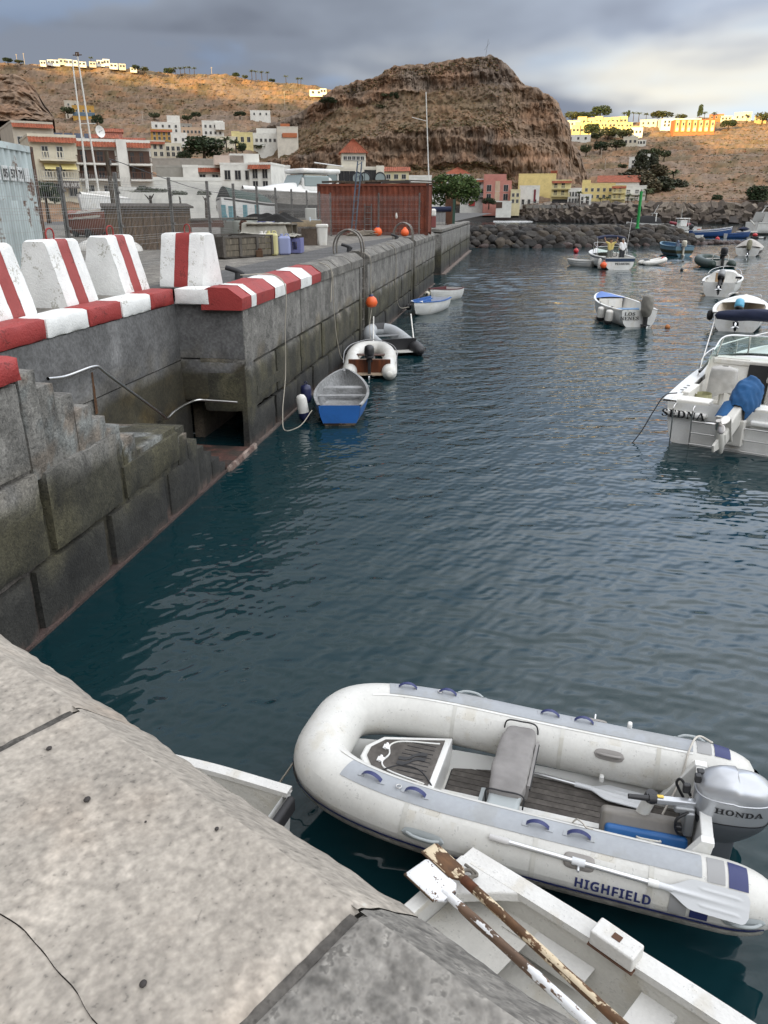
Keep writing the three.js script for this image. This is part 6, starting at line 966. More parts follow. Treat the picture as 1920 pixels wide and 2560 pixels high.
    // people: capsules joined with a smooth minimum and meshed
    const figure = (label, pos, turn, bones, shirt, legs, hairC, skin = [0.36, 0.2, 0.13]) => {
      const t2 = thing('person', label, 'person', pos, turn);
      const mesh = (list, inflate, N = 56) => { const mc = new MarchingCubes(N, new THREE.MeshStandardMaterial(), false, false, 90000), S = 1.12; for (let k = 0; k < N; k++) for (let j = 0; j < N; j++) for (let i = 0; i < N; i++) { const x = (i / N * 2 - 1) * S, y = (j / N * 2 - 1) * S + 1.0, z = (k / N * 2 - 1) * S; let d = 9; for (const [a, b, ra, rb] of list) { const bxv = b[0] - a[0], byv = b[1] - a[1], bz = b[2] - a[2], px = x - a[0], py = y - a[1], pz = z - a[2], h2 = clamp((px * bxv + py * byv + pz * bz) / (bxv * bxv + byv * byv + bz * bz + 1e-9)); const q = Math.hypot(px - bxv * h2, py - byv * h2, pz - bz * h2) - lerp(ra, rb, h2) - inflate; const kk = 0.05, hh = clamp(0.5 + 0.5 * (d - q) / kk); d = lerp(d, q, hh) - kk * hh * (1 - hh); } mc.field[i + j * N + k * N * N] = -d; } mc.isolation = 0; mc.update(); const g = new THREE.BufferGeometry(), n = mc.count; g.setAttribute('position', new THREE.BufferAttribute(mc.positionArray.slice(0, n * 3), 3)); g.setAttribute('normal', new THREE.BufferAttribute(mc.normalArray.slice(0, n * 3), 3)); const p = g.attributes.position; for (let i = 0; i < n; i++) p.setXYZ(i, p.getX(i) * S, p.getY(i) * S + 1.0, p.getZ(i) * S); g.computeVertexNormals(); return g; };
      const all = Object.values(bones).flat(); part('body', mesh(all, 0), mat('skin ' + skin[0], skin, { r: 0.6 }), t2); part('shirt', mesh(bones.shirt, 0.018), shirt, t2); part('trousers', mesh(bones.legs, 0.016), legs, t2); part('hair', sph(0.112, bones.head[0][1][0] - 0.012, bones.head[0][1][1] + 0.025, bones.head[0][1][2], 1, 0.95, 0.92), hairC, t2); return t2;
    };
    const std = (arms, bare) => ({ head: [[[0, 1.62, 0], [0.02, 1.68, 0], 0.095, 0.098], [[0, 1.45, 0], [0.01, 1.58, 0], 0.055, 0.06]], shirt: [[[0, 1.0, -0.06], [0, 1.38, -0.13], 0.12, 0.11], [[0, 1.0, 0.06], [0, 1.38, 0.13], 0.12, 0.11], ...arms.upper], fore: arms.fore, legs: [[[0, 0.95, -0.09], [0.02, 0.5, -0.1], 0.115, 0.085], [[0, 0.95, 0.09], [0.02, 0.5, 0.11], 0.115, 0.085], ...(bare ? [] : [[[0.02, 0.5, -0.1], [-0.02, 0.1, -0.1], 0.08, 0.06], [[0.02, 0.5, 0.11], [-0.02, 0.1, 0.12], 0.08, 0.06]])], shin: [[[0.02, 0.5, -0.1], [-0.02, 0.08, -0.1], 0.06, 0.042], [[0.02, 0.5, 0.11], [-0.02, 0.08, 0.12], 0.06, 0.042], [[-0.03, 0.04, -0.1], [0.14, 0.03, -0.12], 0.045, 0.04], [[-0.03, 0.04, 0.12], [0.14, 0.03, 0.14], 0.045, 0.04]] });
    const up = { upper: [[[0, 1.42, -0.17], [0.05, 1.52, -0.36], 0.06, 0.05], [[0, 1.42, 0.17], [0.05, 1.52, 0.36], 0.06, 0.05]], fore: [[[0.05, 1.52, -0.36], [0.1, 1.78, -0.48], 0.045, 0.035], [[0.05, 1.52, 0.36], [0.1, 1.78, 0.48], 0.045, 0.035], [[0.1, 1.8, -0.48], [0.12, 1.87, -0.48], 0.04, 0.03], [[0.1, 1.8, 0.48], [0.12, 1.87, 0.48], 0.04, 0.03]] };
    const down = { upper: [[[0, 1.42, -0.18], [-0.04, 1.16, -0.24], 0.062, 0.052], [[0, 1.42, 0.18], [-0.04, 1.16, 0.24], 0.062, 0.052]], fore: [[[-0.04, 1.16, -0.24], [0.14, 0.98, -0.22], 0.045, 0.036], [[-0.04, 1.16, 0.24], [0.12, 0.98, 0.24], 0.045, 0.036], [[0.14, 0.98, -0.22], [0.2, 0.95, -0.2], 0.04, 0.03], [[0.12, 0.98, 0.24], [0.18, 0.95, 0.22], 0.04, 0.03]] };
    const fl = inW(t, xs + 1.6, 0.37, -0.3), fl3 = inW(t, xs + 1.4, 0.37, 0.55);
    figure('person in a yellow shirt and grey shorts reaching up to the canopy', fl, t.rotation.y + 2.6, std(up, true), mat('yellow shirt', [0.62, 0.49, 0.17], { r: 0.9 }), mat('grey shorts', [0.16, 0.165, 0.15], { r: 0.9 }), mat('dark hair', [0.02, 0.016, 0.013], { r: 0.8 }));
    figure('person in a white shirt and dark trousers standing at the stern', fl3, t.rotation.y + 0.2, std(down, false), mat('white shirt', [0.74, 0.74, 0.74], { r: 0.9 }), mat('dark trousers', [0.025, 0.027, 0.032], { r: 0.9 }), mat('grey hair', [0.30, 0.29, 0.27], { r: 0.8 }));
  }
  { const { t } = openBoat('dinghy', 'white rigid tender floating beside the crewed motor boat', 'dinghy', [6.05, 0, -65.2], [4.35, 0, -66.2], { B: 1.05, f: 0.42, tw: 0.85, bowRise: 0.2, boot: false, gw: 0.1, gh: 0.06, thwarts: [[0.35, 0.25, 0.32]], band: [0.6, 0.68, 0, 0.98], mb: mPvcGrey }); }

  // ---------- boats behind the groyne ----------
  const far = (label, a, b, o, cat = 'motor boat', nm = 'motor_boat') => openBoat(nm, label, cat, a, b, { bowRise: 0.35, full: 2.6, th: 0.1, gw: 0.14, gh: 0.06, ...o }, 'boats moored behind the groyne');
  { const { t, h, L } = far('white motor boat with black cover behind the green post', [31.5, 0, -176], [22.3, 0, -174], { B: 2.8, f: 1.2 }); part('black_cover', surf((a, b) => { const q = lerp(0.3, 0.92, b), s = a * 2 - 1; return [h.X(q, 1), h.g(q) + 0.04 + 1.7 * (1 - Math.pow(Math.abs(s), 2)) * Math.sin(Math.pow(1 - b, 0.8) * 2.4) * 0.9, s * h.hb(q)]; }, 14, 16), mat('black canvas', [0.015, 0.015, 0.016], { r: 0.9 }), t); part('radar_arch', [bx(0.6, 0.12, 2.2, -0.6, 3.3, 0), bx(0.2, 1.9, 0.12, -0.7, 2.4, -1.1), bx(0.2, 1.9, 0.12, -0.7, 2.4, 1.1)], mGel, t); part('aerial', bar([-0.6, 3.3, 0], [-1.4, 4.9, 0], 0.04), mGel, t); part('side_stripe', h.band(0.6, 0.66, 0, 0.95, 0.02)[0], mBlack, t); }
  { const { t, L } = far('white open boat with twin outboards behind the groyne tip', [20.6, 0, -131.5], [25.6, 0, -130.5], { B: 2.0, f: 0.75, thwarts: [[0.5, 0.4, 0.6]] }); part('console', rbx(0.7, 0.9, 0.8, 0.1, -0.4, 1.0, 0), mGel, t); for (const z of [-0.35, 0.35]) { const ob = outboard(t, 'outboard_motor', { s: 1.2, cowl: mGelIn }); ob.position.set(-L / 2, 0.85, z); } }
  { const { t, h } = far('white pilothouse boat between the open boat and dark inflatable', [33.5, 0, -160], [27.6, 0, -158.5], { B: 2.3, f: 0.95, band: [0.35, 0.5, 0, 0.95], mb: mBlack }); const w = part('wheelhouse', [rbx(1.3, 1.1, 1.6, 0.1, 0.4, 1.7, 0)], mGel, t); part('window', bx(1.32, 0.5, 1.2, 0.4, 1.9, 0), mGlass, w); part('roof', rbx(2.0, 0.14, 1.9, 0.06, 0.3, 2.5, 0), mGel, w); part('roof_post', bar([-0.6, 1.0, 0.8], [-0.5, 2.45, 0.8], 0.05), mGel, t); part('roof_post', bar([-0.6, 1.0, -0.8], [-0.5, 2.45, -0.8], 0.05), mGel, t); part('aerial', bar([0.6, 2.5, 0], [0.7, 4.2, 0], 0.03), mGel, t); }
  { const b = inflatable('black inflatable boat with console rafted to the blue wooden boat', [27.6, 0, -139.5], [34.0, 0, -140.6], 2.3, 0.38, { mt: mat('black fabric', [0.025, 0.026, 0.03], { r: 0.5 }), rise: 0.7 }); part('console', rbx(0.6, 0.9, 0.9, 0.1, 0.9, 1.0, 0), mat('dark olive cover', [0.10, 0.10, 0.09], { r: 0.9 }), b.t); part('orange_gear', [rbx(0.5, 0.4, 0.5, 0.1, -1.6, 0.95, 0.1)], mat('orange gear', [0.55, 0.14, 0.05], { r: 0.8 }), b.t); const ob = outboard(b.t, 'outboard_motor', { s: 1.6 }); ob.position.set(-b.L / 2 + 0.4, 1.0, 0); ob.rotation.z = -0.6; b.t.userData.group = 'boats moored behind the groyne'; }
  far('blue wooden boat with white rubbing strake, larger of the two', [27.2, 0, -135.6], [33.4, 0, -136.8], { B: 2.0, f: 0.95, bowRise: 0.6, mh: mat('deep blue paint', [0.02, 0.07, 0.22], { map: 'dirt', r: 0.5 }), mi: M['deep blue paint'], mg: mGel, thwarts: [[0.4, 0.3, 0.7]], band: [0.8, 0.86, 0, 0.98], mb: mGel }, 'fishing boat', 'fishing_boat');
  far('small blue wooden boat with white stern ahead of the yacht', [31.6, 0, -131.8], [35.1, 0, -132.6], { B: 1.6, f: 0.62, bowRise: 0.5, mh: M['deep blue paint'], mi: M['deep blue paint'], mg: M['deep blue paint'], mt: mGel, thwarts: [[0.4, 0.3, 0.5], [0.6, 0.3, 0.5]] }, 'fishing boat', 'fishing_boat');
  { const b = inflatable('dark red inflatable resting on the motor boat stern', [34.3, 0, -172], [30.2, 0, -172.5], 1.6, 0.3, { mt: mat('dark red fabric', [0.20, 0.02, 0.03], { r: 0.5 }), rise: 0.3 }); b.t.position.y = 1.0; b.t.userData.group = 'boats moored behind the groyne'; }
  far('low white dinghy showing above the groyne rocks', [22.5, 0, -125.5], [26.6, 0, -124.8], { B: 1.4, f: 0.45, boot: false }, 'dinghy', 'dinghy');
  { const o = thing('float_platform', 'black floating platform with a red bundle before the yacht', 'float', [36.1, 0, -130.9]); part('raft', rbx(2.0, 0.3, 0.9, 0.05, 0, 0.15, 0), mBlackRubber, o); part('white_panel', bx(0.7, 0.22, 0.02, 0.3, 0.18, 0.46), mGel, o); part('red_bundle', sph(0.35, -0.5, 0.5, 0, 1.1, 0.8, 1), mRedB, o); }
  buoy([28.0, 0, -121], 0.3, 'red buoy showing over the outer groyne rocks', mRedB); buoy([20.5, 0.6, -126], 0.35, 'white ball fender pile behind the groyne crest', mGel);
  // yacht
  {
    const { t, h, L } = openBoat('yacht', 'large white motor yacht with dark windows cut by the picture edge', 'yacht', [39.6, 0, -148.6], [53.5, 0, -152.5], { B: 4.4, f: 1.9, tw: 0.9, bowRise: 0.35, full: 3, th: 0.2, floor: 1.0, gw: 0.3, gh: 0.1, bootH: 0.22, mi: mGel });
    const xs = -L / 2, dk = mat('yacht glass', [0.012, 0.013, 0.016], { r: 0.12 }); part('swim_platform', rbx(1.8, 0.16, 3.8, 0.06, xs - 0.7, 0.5, 0), mGelIn, t); part('side_window', surf((a, b) => { const p = h.P(lerp(0.28, 0.7, a), lerp(0.62, 0.84, b) - 0.1 * a * (1 - b), -1); return [p[0], p[1], p[2] - 0.02]; }, 14, 3), dk, t); part('side_window', surf((a, b) => { const p = h.P(lerp(0.28, 0.7, a), lerp(0.62, 0.84, b) - 0.1 * a * (1 - b), 1); return [p[0], p[1], p[2] + 0.02]; }, 14, 3), dk, t);
    part('superstructure', surf((a, b) => { const q = lerp(0.2, 0.82, b), s = a * 2 - 1; return [h.X(q, 1.5), h.g(q) + 0.05 + 1.9 * Math.pow(Math.max(0, Math.sin(Math.pow(b, 0.7) * 2.9 + 0.2)), 0.6) * (1 - Math.pow(Math.abs(s), 6)), s * h.hb(q) * 0.8]; }, 20, 24), mGel, t); part('cabin_window', surf((a, b) => { const q = lerp(0.26, 0.68, a); return [h.X(q, 1.5), h.g(q) + lerp(0.75, 1.35 - 0.3 * Math.abs(a - 0.4), b), -(h.hb(q) * 0.8 + 0.01)]; }, 12, 3), dk, t); part('cabin_window', surf((a, b) => { const q = lerp(0.26, 0.68, a); return [h.X(q, 1.5), h.g(q) + lerp(0.75, 1.35 - 0.3 * Math.abs(a - 0.4), b), (h.hb(q) * 0.8 + 0.01)]; }, 12, 3), dk, t);
    part('enclosure', surf((a, b) => [xs + lerp(0.8, 2.6, a) + b * 0.5, lerp(2.1, 3.7, b), lerp(1.6, 1.5, b)], 4, 4), mat('grey clear panel', [0.33, 0.33, 0.32], { r: 0.25 }), t); part('enclosure', surf((a, b) => [xs + lerp(0.8, 2.6, a) + b * 0.5, lerp(2.1, 3.7, b), -lerp(1.6, 1.5, b)], 4, 4), M['grey clear panel'], t);
    part('mast_arch', [bx(0.5, 0.18, 2.6, xs + 2.8, 4.6, 0), bar([xs + 2.2, 3.6, 1.2], [xs + 2.8, 4.6, 1.1], 0.09), bar([xs + 2.2, 3.6, -1.2], [xs + 2.8, 4.6, -1.1], 0.09), sph(0.35, xs + 2.9, 4.9, 0, 1, 0.6, 1), bar([xs + 2.6, 4.6, 0.4], [xs + 3.8, 6.6, 0.4], 0.05), bar([xs + 3.9, 4.2, -0.8], [xs + 3.9, 6.2, -0.8], 0.03)], mGel, t);
    part('passerelle', bar([xs - 0.9, 2.4, 0.9], [xs + 0.6, 1.0, 0.9], 0.12), mGelIn, t); const ts = thing('tender_motor', 'dark covered outboard tender hung on the yacht stern platform', 'dinghy', inW(t, xs - 1.4, 0.62, 0.2), t.rotation.y); part('cover', surf((a, b) => { const th = a * 6.2832; return [lerp(-1.1, 1.0, b), 0.35 + Math.sin(th) * 0.35 * Math.sin(b * 3.1415) * (1 + 0.3 * PN.noise(a * 4, b * 4, 1)), Math.cos(th) * 0.6 * Math.pow(Math.sin(b * 3.1415), 0.5)]; }, 16, 14), mNavy, ts);
  }
}

// ================= GROYNE, SEA WALL, POST =================
{
  const R = rand(101), geos = [], tones = [[0.068, 0.060, 0.053], [0.09, 0.074, 0.06], [0.048, 0.046, 0.045], [0.11, 0.09, 0.068], [0.16, 0.145, 0.12], [0.085, 0.078, 0.07]].map((c, i) => mat('groyne rock ' + i, c, { map: 'mottle', bump: 0.03, r: 0.9 })), mWet = mat('wet weedy rock', [0.085, 0.05, 0.042], { map: 'mottle', bump: 0.04, r: 0.6 });
  for (let k = 0; k < 10; k++) { const g = new THREE.IcosahedronGeometry(1, 3), p = g.attributes.position, fl = [0, 1, 2, 3, 4].map(() => V(R() - 0.5, R() - 0.5, R() - 0.5).normalize()), cut = fl.map(() => 0.62 + R() * 0.28); for (let i = 0; i < p.count; i++) { const v = V().fromBufferAttribute(p, i); fl.forEach((n, j) => { const d = v.dot(n) - cut[j]; if (d > 0) v.addScaledVector(n, -d * 0.85); }); v.multiplyScalar(1 + 0.14 * PN.noise(v.x * 1.6 + k * 7, v.y * 1.6, v.z * 1.6)); p.setXYZ(i, v.x, v.y * 0.8, v.z * 0.9); } g.computeVertexNormals(); geos.push(ready(g)); }
  const gr = thing('rock_groyne', 'groyne of dark rounded boulders reaching out from the quay end', 'groyne');
  const path = [[-6.5, -95.3], [3, -96.0], [10.5, -100.5], [20, -106.2], [26.5, -110.6]].map(([x, z]) => V(x, 0, z)), cv = new THREE.CatmullRomCurve3(path), len = cv.getLength();
  for (let row = 0; row < 8; row++) { const sp = 1.28, n = Math.floor(len / sp); for (let i = 0; i <= n; i++) { const s = clamp((i + (row % 2) * 0.5 + (R() - 0.5) * 0.35) / n), p = cv.getPointAt(s), tip = 1 - sstep(0.72, 1.0, s) * 0.95, up = row < 5 ? row * 0.52 : 2.35 - (row - 5) * 0.05, back = row < 5 ? row * 0.62 : 2.5 + (row - 4) * 1.15; if (up * 1 > 2.5 * tip + 0.2) continue; const o = new THREE.Mesh(geos[Math.floor(R() * 10)], row === 0 ? (R() < 0.6 ? mWet : tones[2]) : tones[R() < 0.06 ? 4 : R() < 0.16 ? 3 : [0, 1, 2, 5][Math.floor(R() * 4)]]); o.name = 'rock'; const sc = (0.62 + R() * 0.3) * (row === 0 ? 0.9 : 1); o.scale.set(sc * 1.12, sc * 0.86, sc); o.rotation.set(R() * 0.7 - 0.35, R() * 6.28, R() * 0.7 - 0.35); o.position.set(p.x + (R() - 0.5) * 0.3, 0.0 + up * 0.8 * tip, p.z - back); gr.add(o); } }
  for (let k = 0; k < 9; k++) { const o = new THREE.Mesh(geos[k], mWet); o.name = 'rock'; o.scale.setScalar(0.35 + 0.3 * R()); o.position.set(25.5 + k * 0.55, 0.02 - k * 0.02, -109.6 - k * 0.35 + R() - 0.5); gr.add(o); }
  // sea wall of concrete cubes
  const cubes = [0, 1, 2, 3].map((k) => { const g = new RoundedBoxGeometry(2.15, 1.75, 2.3, 1, 0.14); const p = g.attributes.position; for (let i = 0; i < p.count; i++) p.setXYZ(i, p.getX(i) * (1 + 0.05 * PN.noise(k * 3, p.getY(i), 1)), p.getY(i) + 0.06 * PN.noise(p.getX(i), k, p.getZ(i)), p.getZ(i)); return ready(g); }), ct = [[0.18, 0.148, 0.122], [0.235, 0.195, 0.16], [0.13, 0.108, 0.092], [0.38, 0.325, 0.265]].map((c, i) => mat('cube concrete ' + i, c, { map: 'mottle', bump: 0.03, r: 0.95 })), cw = mat('wet cube concrete', [0.06, 0.047, 0.04], { map: 'mottle', r: 0.7 });
  const sw = thing('sea_wall', 'long armour wall of stacked concrete cubes before the promenade', 'sea wall'), sp = new THREE.CatmullRomCurve3([[-12, -301.5], [-4, -298], [13.5, -271], [41, -248], [70, -252.5], [108, -255.5], [150, -257]].map(([x, z]) => V(x, 0, z))), sl = sp.getLength();
  for (let row = 0; row < 5; row++) { const n = Math.floor(sl / 2.28); for (let i = 0; i <= n; i++) { const s = clamp((i + (row % 2) * 0.5) / n), p = sp.getPointAt(s), t = sp.getTangentAt(s), lift = sstep(0.0, 0.2, s); if (row > 2 && s < 0.07) continue; const o = new THREE.Mesh(cubes[Math.floor(R() * 4)], row === 0 ? cw : ct[R() < (row > 2 ? 0.42 : 0.08) ? 3 : Math.floor(R() * 3)]); o.name = 'block'; o.rotation.set((R() - 0.5) * 0.9 + 0.45, Math.atan2(-t.z, t.x) + (R() - 0.5) * 0.9, (R() - 0.5) * 1.1); o.scale.setScalar(0.85 + 0.4 * R()); o.position.set(p.x + t.z * row * 0.75 + (R() - 0.5) * 0.7, 0.1 + row * 1.1 + (R() - 0.5) * 0.7, p.z - Math.abs(t.x) * row * 0.75 + (R() - 0.5) * 0.6); sw.add(o); } }
  const po = thing('channel_post', 'tall green channel marker post standing on the rock groyne', 'marker post', [14.35, 2.0, -102.6]);  const mG = mat('green marker paint', [0.012, 0.26, 0.055], { r: 0.45 }); part('shaft', lathe([[0.18, 0], [0.17, 4.15], [0.001, 4.16]]), mG, po); part('collar', lathe([[0.26, 0], [0.26, 0.12], [0.17, 0.14]]), mG, po); part('lamp', [cyl(0.06, 0.05, 0.22, 0, 4.27, 0)], mGalv, po);
  // promenade railing
  const rl = thing('promenade_railing', 'thin dark railing along the promenade edge above the cube wall', 'railing'); const rp = []; for (let k = 0; k <= 60; k++) { const s = 0.12 + 0.86 * k / 60, p = sp.getPointAt(s); rp.push(V(p.x - 1, 6.3, p.z - 4.4)); } const mRl = mat('dark iron', [0.05, 0.042, 0.04], { r: 0.7 }); part('top_rail', tube(rp, 0.05, 160, 5), mRl, rl); part('mid_rail', tube(rp.map((p) => p.clone().setY(5.85)), 0.035, 160, 5), mRl, rl); rp.forEach((p) => part('post', bar([p.x, 5.0, p.z], [p.x, 6.3, p.z], 0.045, 6), mRl, rl));
  structure('promenade_wall', rp.slice(0, -1).map((p, i) => { const q = rp[i + 1]; return surf((a, b) => [lerp(p.x, q.x, a), lerp(4.2, 5.25, b), lerp(p.z, q.z, a) + 0.5], 1, 1); }), mat('white parapet', [0.66, 0.64, 0.60], { map: 'mottle' }));
}

// ================= THINGS ON THE QUAY =================
{
  const D = DECK;
  // wire mesh fence
  const posts = [-10.2, -12.6, -15.1, -17.5, -20.6, -23.5, -26.0, -28.7, -31.3, -33.9, -36.8, -39.6, -42.4].map((z) => V(-8.75 - 0.032 * (-z - 12.5), D, z)).concat([V(-7.3, D, -43.3), V(-5.15, D, -43.5)]);
  const fe = thing('wire_fence', 'grey welded wire mesh fence with square steel posts along the quay', 'fence'), mWire = mat('fence wire', [0.34, 0.34, 0.33], { m: 0.4, r: 0.5 });
  posts.forEach((p, i) => { const q = part('post', [rbx(0.075, 2.12, 0.075, 0.01, p.x, D + 1.06, p.z)], mGalv, fe); part('clip', [0.3, 1.0, 1.7].map((y) => bx(0.03, 0.05, 0.1, p.x + 0.05, D + y, p.z)), mGalv, q).userData.kind = 'stuff'; });
  for (let i = 0; i + 1 < posts.length; i++) {
    const a = posts[i], b = posts[i + 1], d = b.clone().sub(a), L = d.length(), n = V(-d.z, 0, d.x).normalize(), g = [], nv = Math.round(L / 0.075), rw = 0.0022;
    const fold = (y) => { let o = 0; for (const f of [0.12, 0.72, 1.32, 1.88]) o = Math.max(o, 0.035 * clamp(1 - Math.abs(y - f) / 0.05)); return o; };
    for (let k = 1; k < nv; k++) { const p = a.clone().lerp(b, k / nv); g.push(bx(rw * 2, 2.02, rw * 2, p.x + n.x * 0.01, D + 1.03, p.z + n.z * 0.01)); }
    for (const y of [0.07, 0.12, 0.17, 0.37, 0.57, 0.67, 0.72, 0.77, 0.97, 1.17, 1.27, 1.32, 1.37, 1.57, 1.77, 1.83, 1.88, 1.93]) g.push(bar(a.clone().addScaledVector(n, fold(y)).setY(D + y), b.clone().addScaledVector(n, fold(y)).setY(D + y), 0.0028, 4));
    part('mesh_panel', g, mWire, fe).userData.kind = 'stuff';
  }
  // corrugated container builder (long side along local x, origin at base centre)
  const corr = (w, h, pitch, dep) => surf((s, t) => { const x = (s - 0.5) * w, q = ((x / pitch) % 1 + 1) % 1, k = q < 0.32 ? 0 : q < 0.5 ? (q - 0.32) / 0.18 : q < 0.82 ? 1 : 1 - (q - 0.82) / 0.18; return [x, t * h, -k * dep]; }, Math.round(w / pitch) * 22, 2, false);
  const container = (label, pos, turn, L, m, mf, o = {}) => { const c = thing('shipping_container', label, 'container', pos, turn), h = 2.59, w = 2.44; part('side_panel', corr(L - 0.2, h - 0.26, 0.285, 0.05).translate(0, 0.14, w / 2 - 0.02), m, c); part('side_panel', corr(L - 0.2, h - 0.26, 0.285, 0.05).rotateY(Math.PI).translate(0, 0.14, -w / 2 + 0.02), m, c); for (const sx of [-1, 1]) { part('end_panel', corr(w - 0.2, h - 0.26, 0.25, 0.04).rotateY(sx * HP).translate(sx * (L / 2 - 0.03), 0.14, 0), m, c); for (const sz of [-1, 1]) { const p = part('corner_post', bx(0.13, h, 0.13, sx * (L / 2 - 0.065), h / 2, sz * (w / 2 - 0.065)), mf, c); part('corner_casting', rbx(0.18, 0.13, 0.16, 0.015, sx * (L / 2 - 0.085), h - 0.06, sz * (w / 2 - 0.075)), mf, p); part('casting_hole', sph(0.05, sx * (L / 2 - 0.085), h - 0.06, sz * (w / 2 + 0.002), 0.7, 1.1, 0.15, 10), mBlack, p); } } for (const sz of [-1, 1]) { part('top_rail', bx(L - 0.26, 0.12, 0.07, 0, h - 0.06, sz * (w / 2 - 0.035)), o.mr || m, c); part('bottom_rail', bx(L - 0.26, 0.15, 0.07, 0, 0.075, sz * (w / 2 - 0.035)), mf, c); } part('roof', bx(L - 0.3, 0.04, w - 0.2, 0, h - 0.03, 0), m, c); return c; };
  const mCW = mat('rusty pale blue paint', [0.62, 0.66, 0.66], { map: 'rust', r: 0.7, bump: 0.004 }), mRustF = mat('rusted steel', [0.17, 0.085, 0.05], { map: 'mottle', r: 0.9, bump: 0.006 });
  { // pale container: its far corner at Pc, long side towards the quay edge
    const ang = 0.21, dir = V(Math.sin(ang), 0, Math.cos(ang)), out = V(Math.cos(ang), 0, -Math.sin(ang)), Pc = V(-10.30, D, -16.7), L = 6.06, c = Pc.clone().addScaledVector(dir, L / 2).addScaledVector(out, -1.22);
    const o = container('pale blue shipping container streaked with rust behind the fence', c, Math.atan2(out.x, out.z), L, mCW, mRustF);
    const tx = (s, x, k) => { part('code_patch', bx(0.30, 0.27, 0.006, x, 2.02, 1.222), mat('white code patch', [0.62, 0.64, 0.63], { map: 'dirt', r: 0.7 }), o); part('code_lettering', text(s, 0.16, 0.006, fontB, 0.9).translate(x, 2.02, 1.226), mBlack, o); };
    [['U', 0.95], ['05', 1.35], ['57', 1.72], ['71', 2.10]].forEach(([s, x], i) => tx(s, x, i)); part('code_patch', bx(0.26, 0.27, 0.006, 2.45, 2.02, 1.222), M['white code patch'], o);
  }
  const mRC = mat('red container paint', [0.30, 0.075, 0.034], { map: 'mottle', r: 0.75, bump: 0.004 });
  const rc = container('red brown shipping container at the end of the fenced quay', [-7.8, D, -45.3], 0.03, 6.06, mRC, mat('dark red frame', [0.21, 0.058, 0.032], { map: 'mottle', r: 0.8 }));
  { const R = rand(8), db = thing('roof_debris', 'boards and grey sheeting lying on the red container roof', 'debris', [-7.8, D + 2.6, -45.3], 0.03); for (let k = 0; k < 9; k++) part('board', bx(1 + R() * 1.6, 0.05 + R() * 0.08, 0.2 + R() * 0.4, -2.4 + k * 0.6, 0.05 + R() * 0.12, 0.5 - R() * 1.2, 0, R() * 0.6 - 0.3, (R() - 0.5) * 0.08), k % 3 ? mat('grey board', [0.17, 0.15, 0.125], { map: 'wood', r: 0.95 }) : mat('dark board', [0.06, 0.055, 0.05], { r: 0.9 }), db); }
  { const o = thing('lattice_ladder', 'faded blue lattice ladder leaning against the red container', 'ladder', [-8.75, D, -42.95], 0); o.rotation.set(-0.12, 0, -0.09); const m = mat('faded blue metal', [0.13, 0.19, 0.27], { r: 0.6, map: 'mottle' }); for (const x of [0, 0.22]) part('rail', bx(0.06, 3.7, 0.06, x, 1.85, 0), m, o); for (let k = 0; k < 12; k++) part('rung', bar([0, 0.2 + k * 0.3, 0], [0.22, 0.2 + k * 0.3 + (k % 2 ? 0.15 : -0.05), 0], 0.016, 6), m, o); }
  // crates, drums and fishing gear
  const mCr = mat('grey crate', [0.245, 0.228, 0.195], { map: 'wood', r: 0.85 }), mCrD = mat('grey crate frame', [0.15, 0.135, 0.118], { map: 'mottle', r: 0.8 });
  { const o = thing('gear_crate', 'large grey slatted gear crate standing on the quay deck', 'crate', [-8.62, D, -23.55], -0.42); const W = 1.7, L = 2.1, h = 0.52; for (const sz of [-1, 1]) for (let k = 0; k < 3; k++) part('slat', bx(W, 0.145, 0.03, 0, 0.14 + k * 0.165, sz * L / 2), mCr, o); for (const sx of [-1, 1]) for (let k = 0; k < 3; k++) part('slat', bx(0.03, 0.145, L, sx * W / 2, 0.14 + k * 0.165, 0), mCr, o); for (const sx of [-1, 1]) for (const z of [-1, -0.35, 0.35, 1]) part('upright', bx(0.07, h, 0.10, sx * (W / 2 + 0.02), h / 2 + 0.06, z * L / 2), mCrD, o); for (const sz of [-1, 1]) part('corner_plate', bx(0.3, h, 0.03, W / 2 - 0.13, h / 2 + 0.06, sz * (L / 2 + 0.02)), mCrD, o); part('rim', [bx(W + 0.1, 0.05, 0.06, 0, h + 0.08, -L / 2), bx(W + 0.1, 0.05, 0.06, 0, h + 0.08, L / 2), bx(0.06, 0.05, L, -W / 2, h + 0.08, 0), bx(0.06, 0.05, L, W / 2, h + 0.08, 0)], mCrD, o); part('base', bx(W, 0.05, L, 0, 0.05, 0), mCrD, o); }
  { const o = thing('galvanised_tub', 'dented galvanised tub with a board lid behind the grey crate', 'tub', [-9.15, D, -26.3], 0.1); part('wall', lathe(Array.from({ length: 25 }, (_, i) => [0.62 + (i % 2) * 0.02, i / 24 * 1.0])), mat('galvanised tub', [0.42, 0.41, 0.37], { m: 0.3, r: 0.55, map: 'rust' }), o); part('lid_board', bx(2.2, 0.06, 0.9, -0.5, 1.05, 0, 0, 0.15, 0.02), mat('lid board', [0.26, 0.27, 0.27], { map: 'wood', r: 0.8 }), o); part('lid_front', bx(1.2, 0.22, 0.04, -0.9, 0.9, 0.45), mat('brown board', [0.12, 0.055, 0.035], { r: 0.8 }), o); }
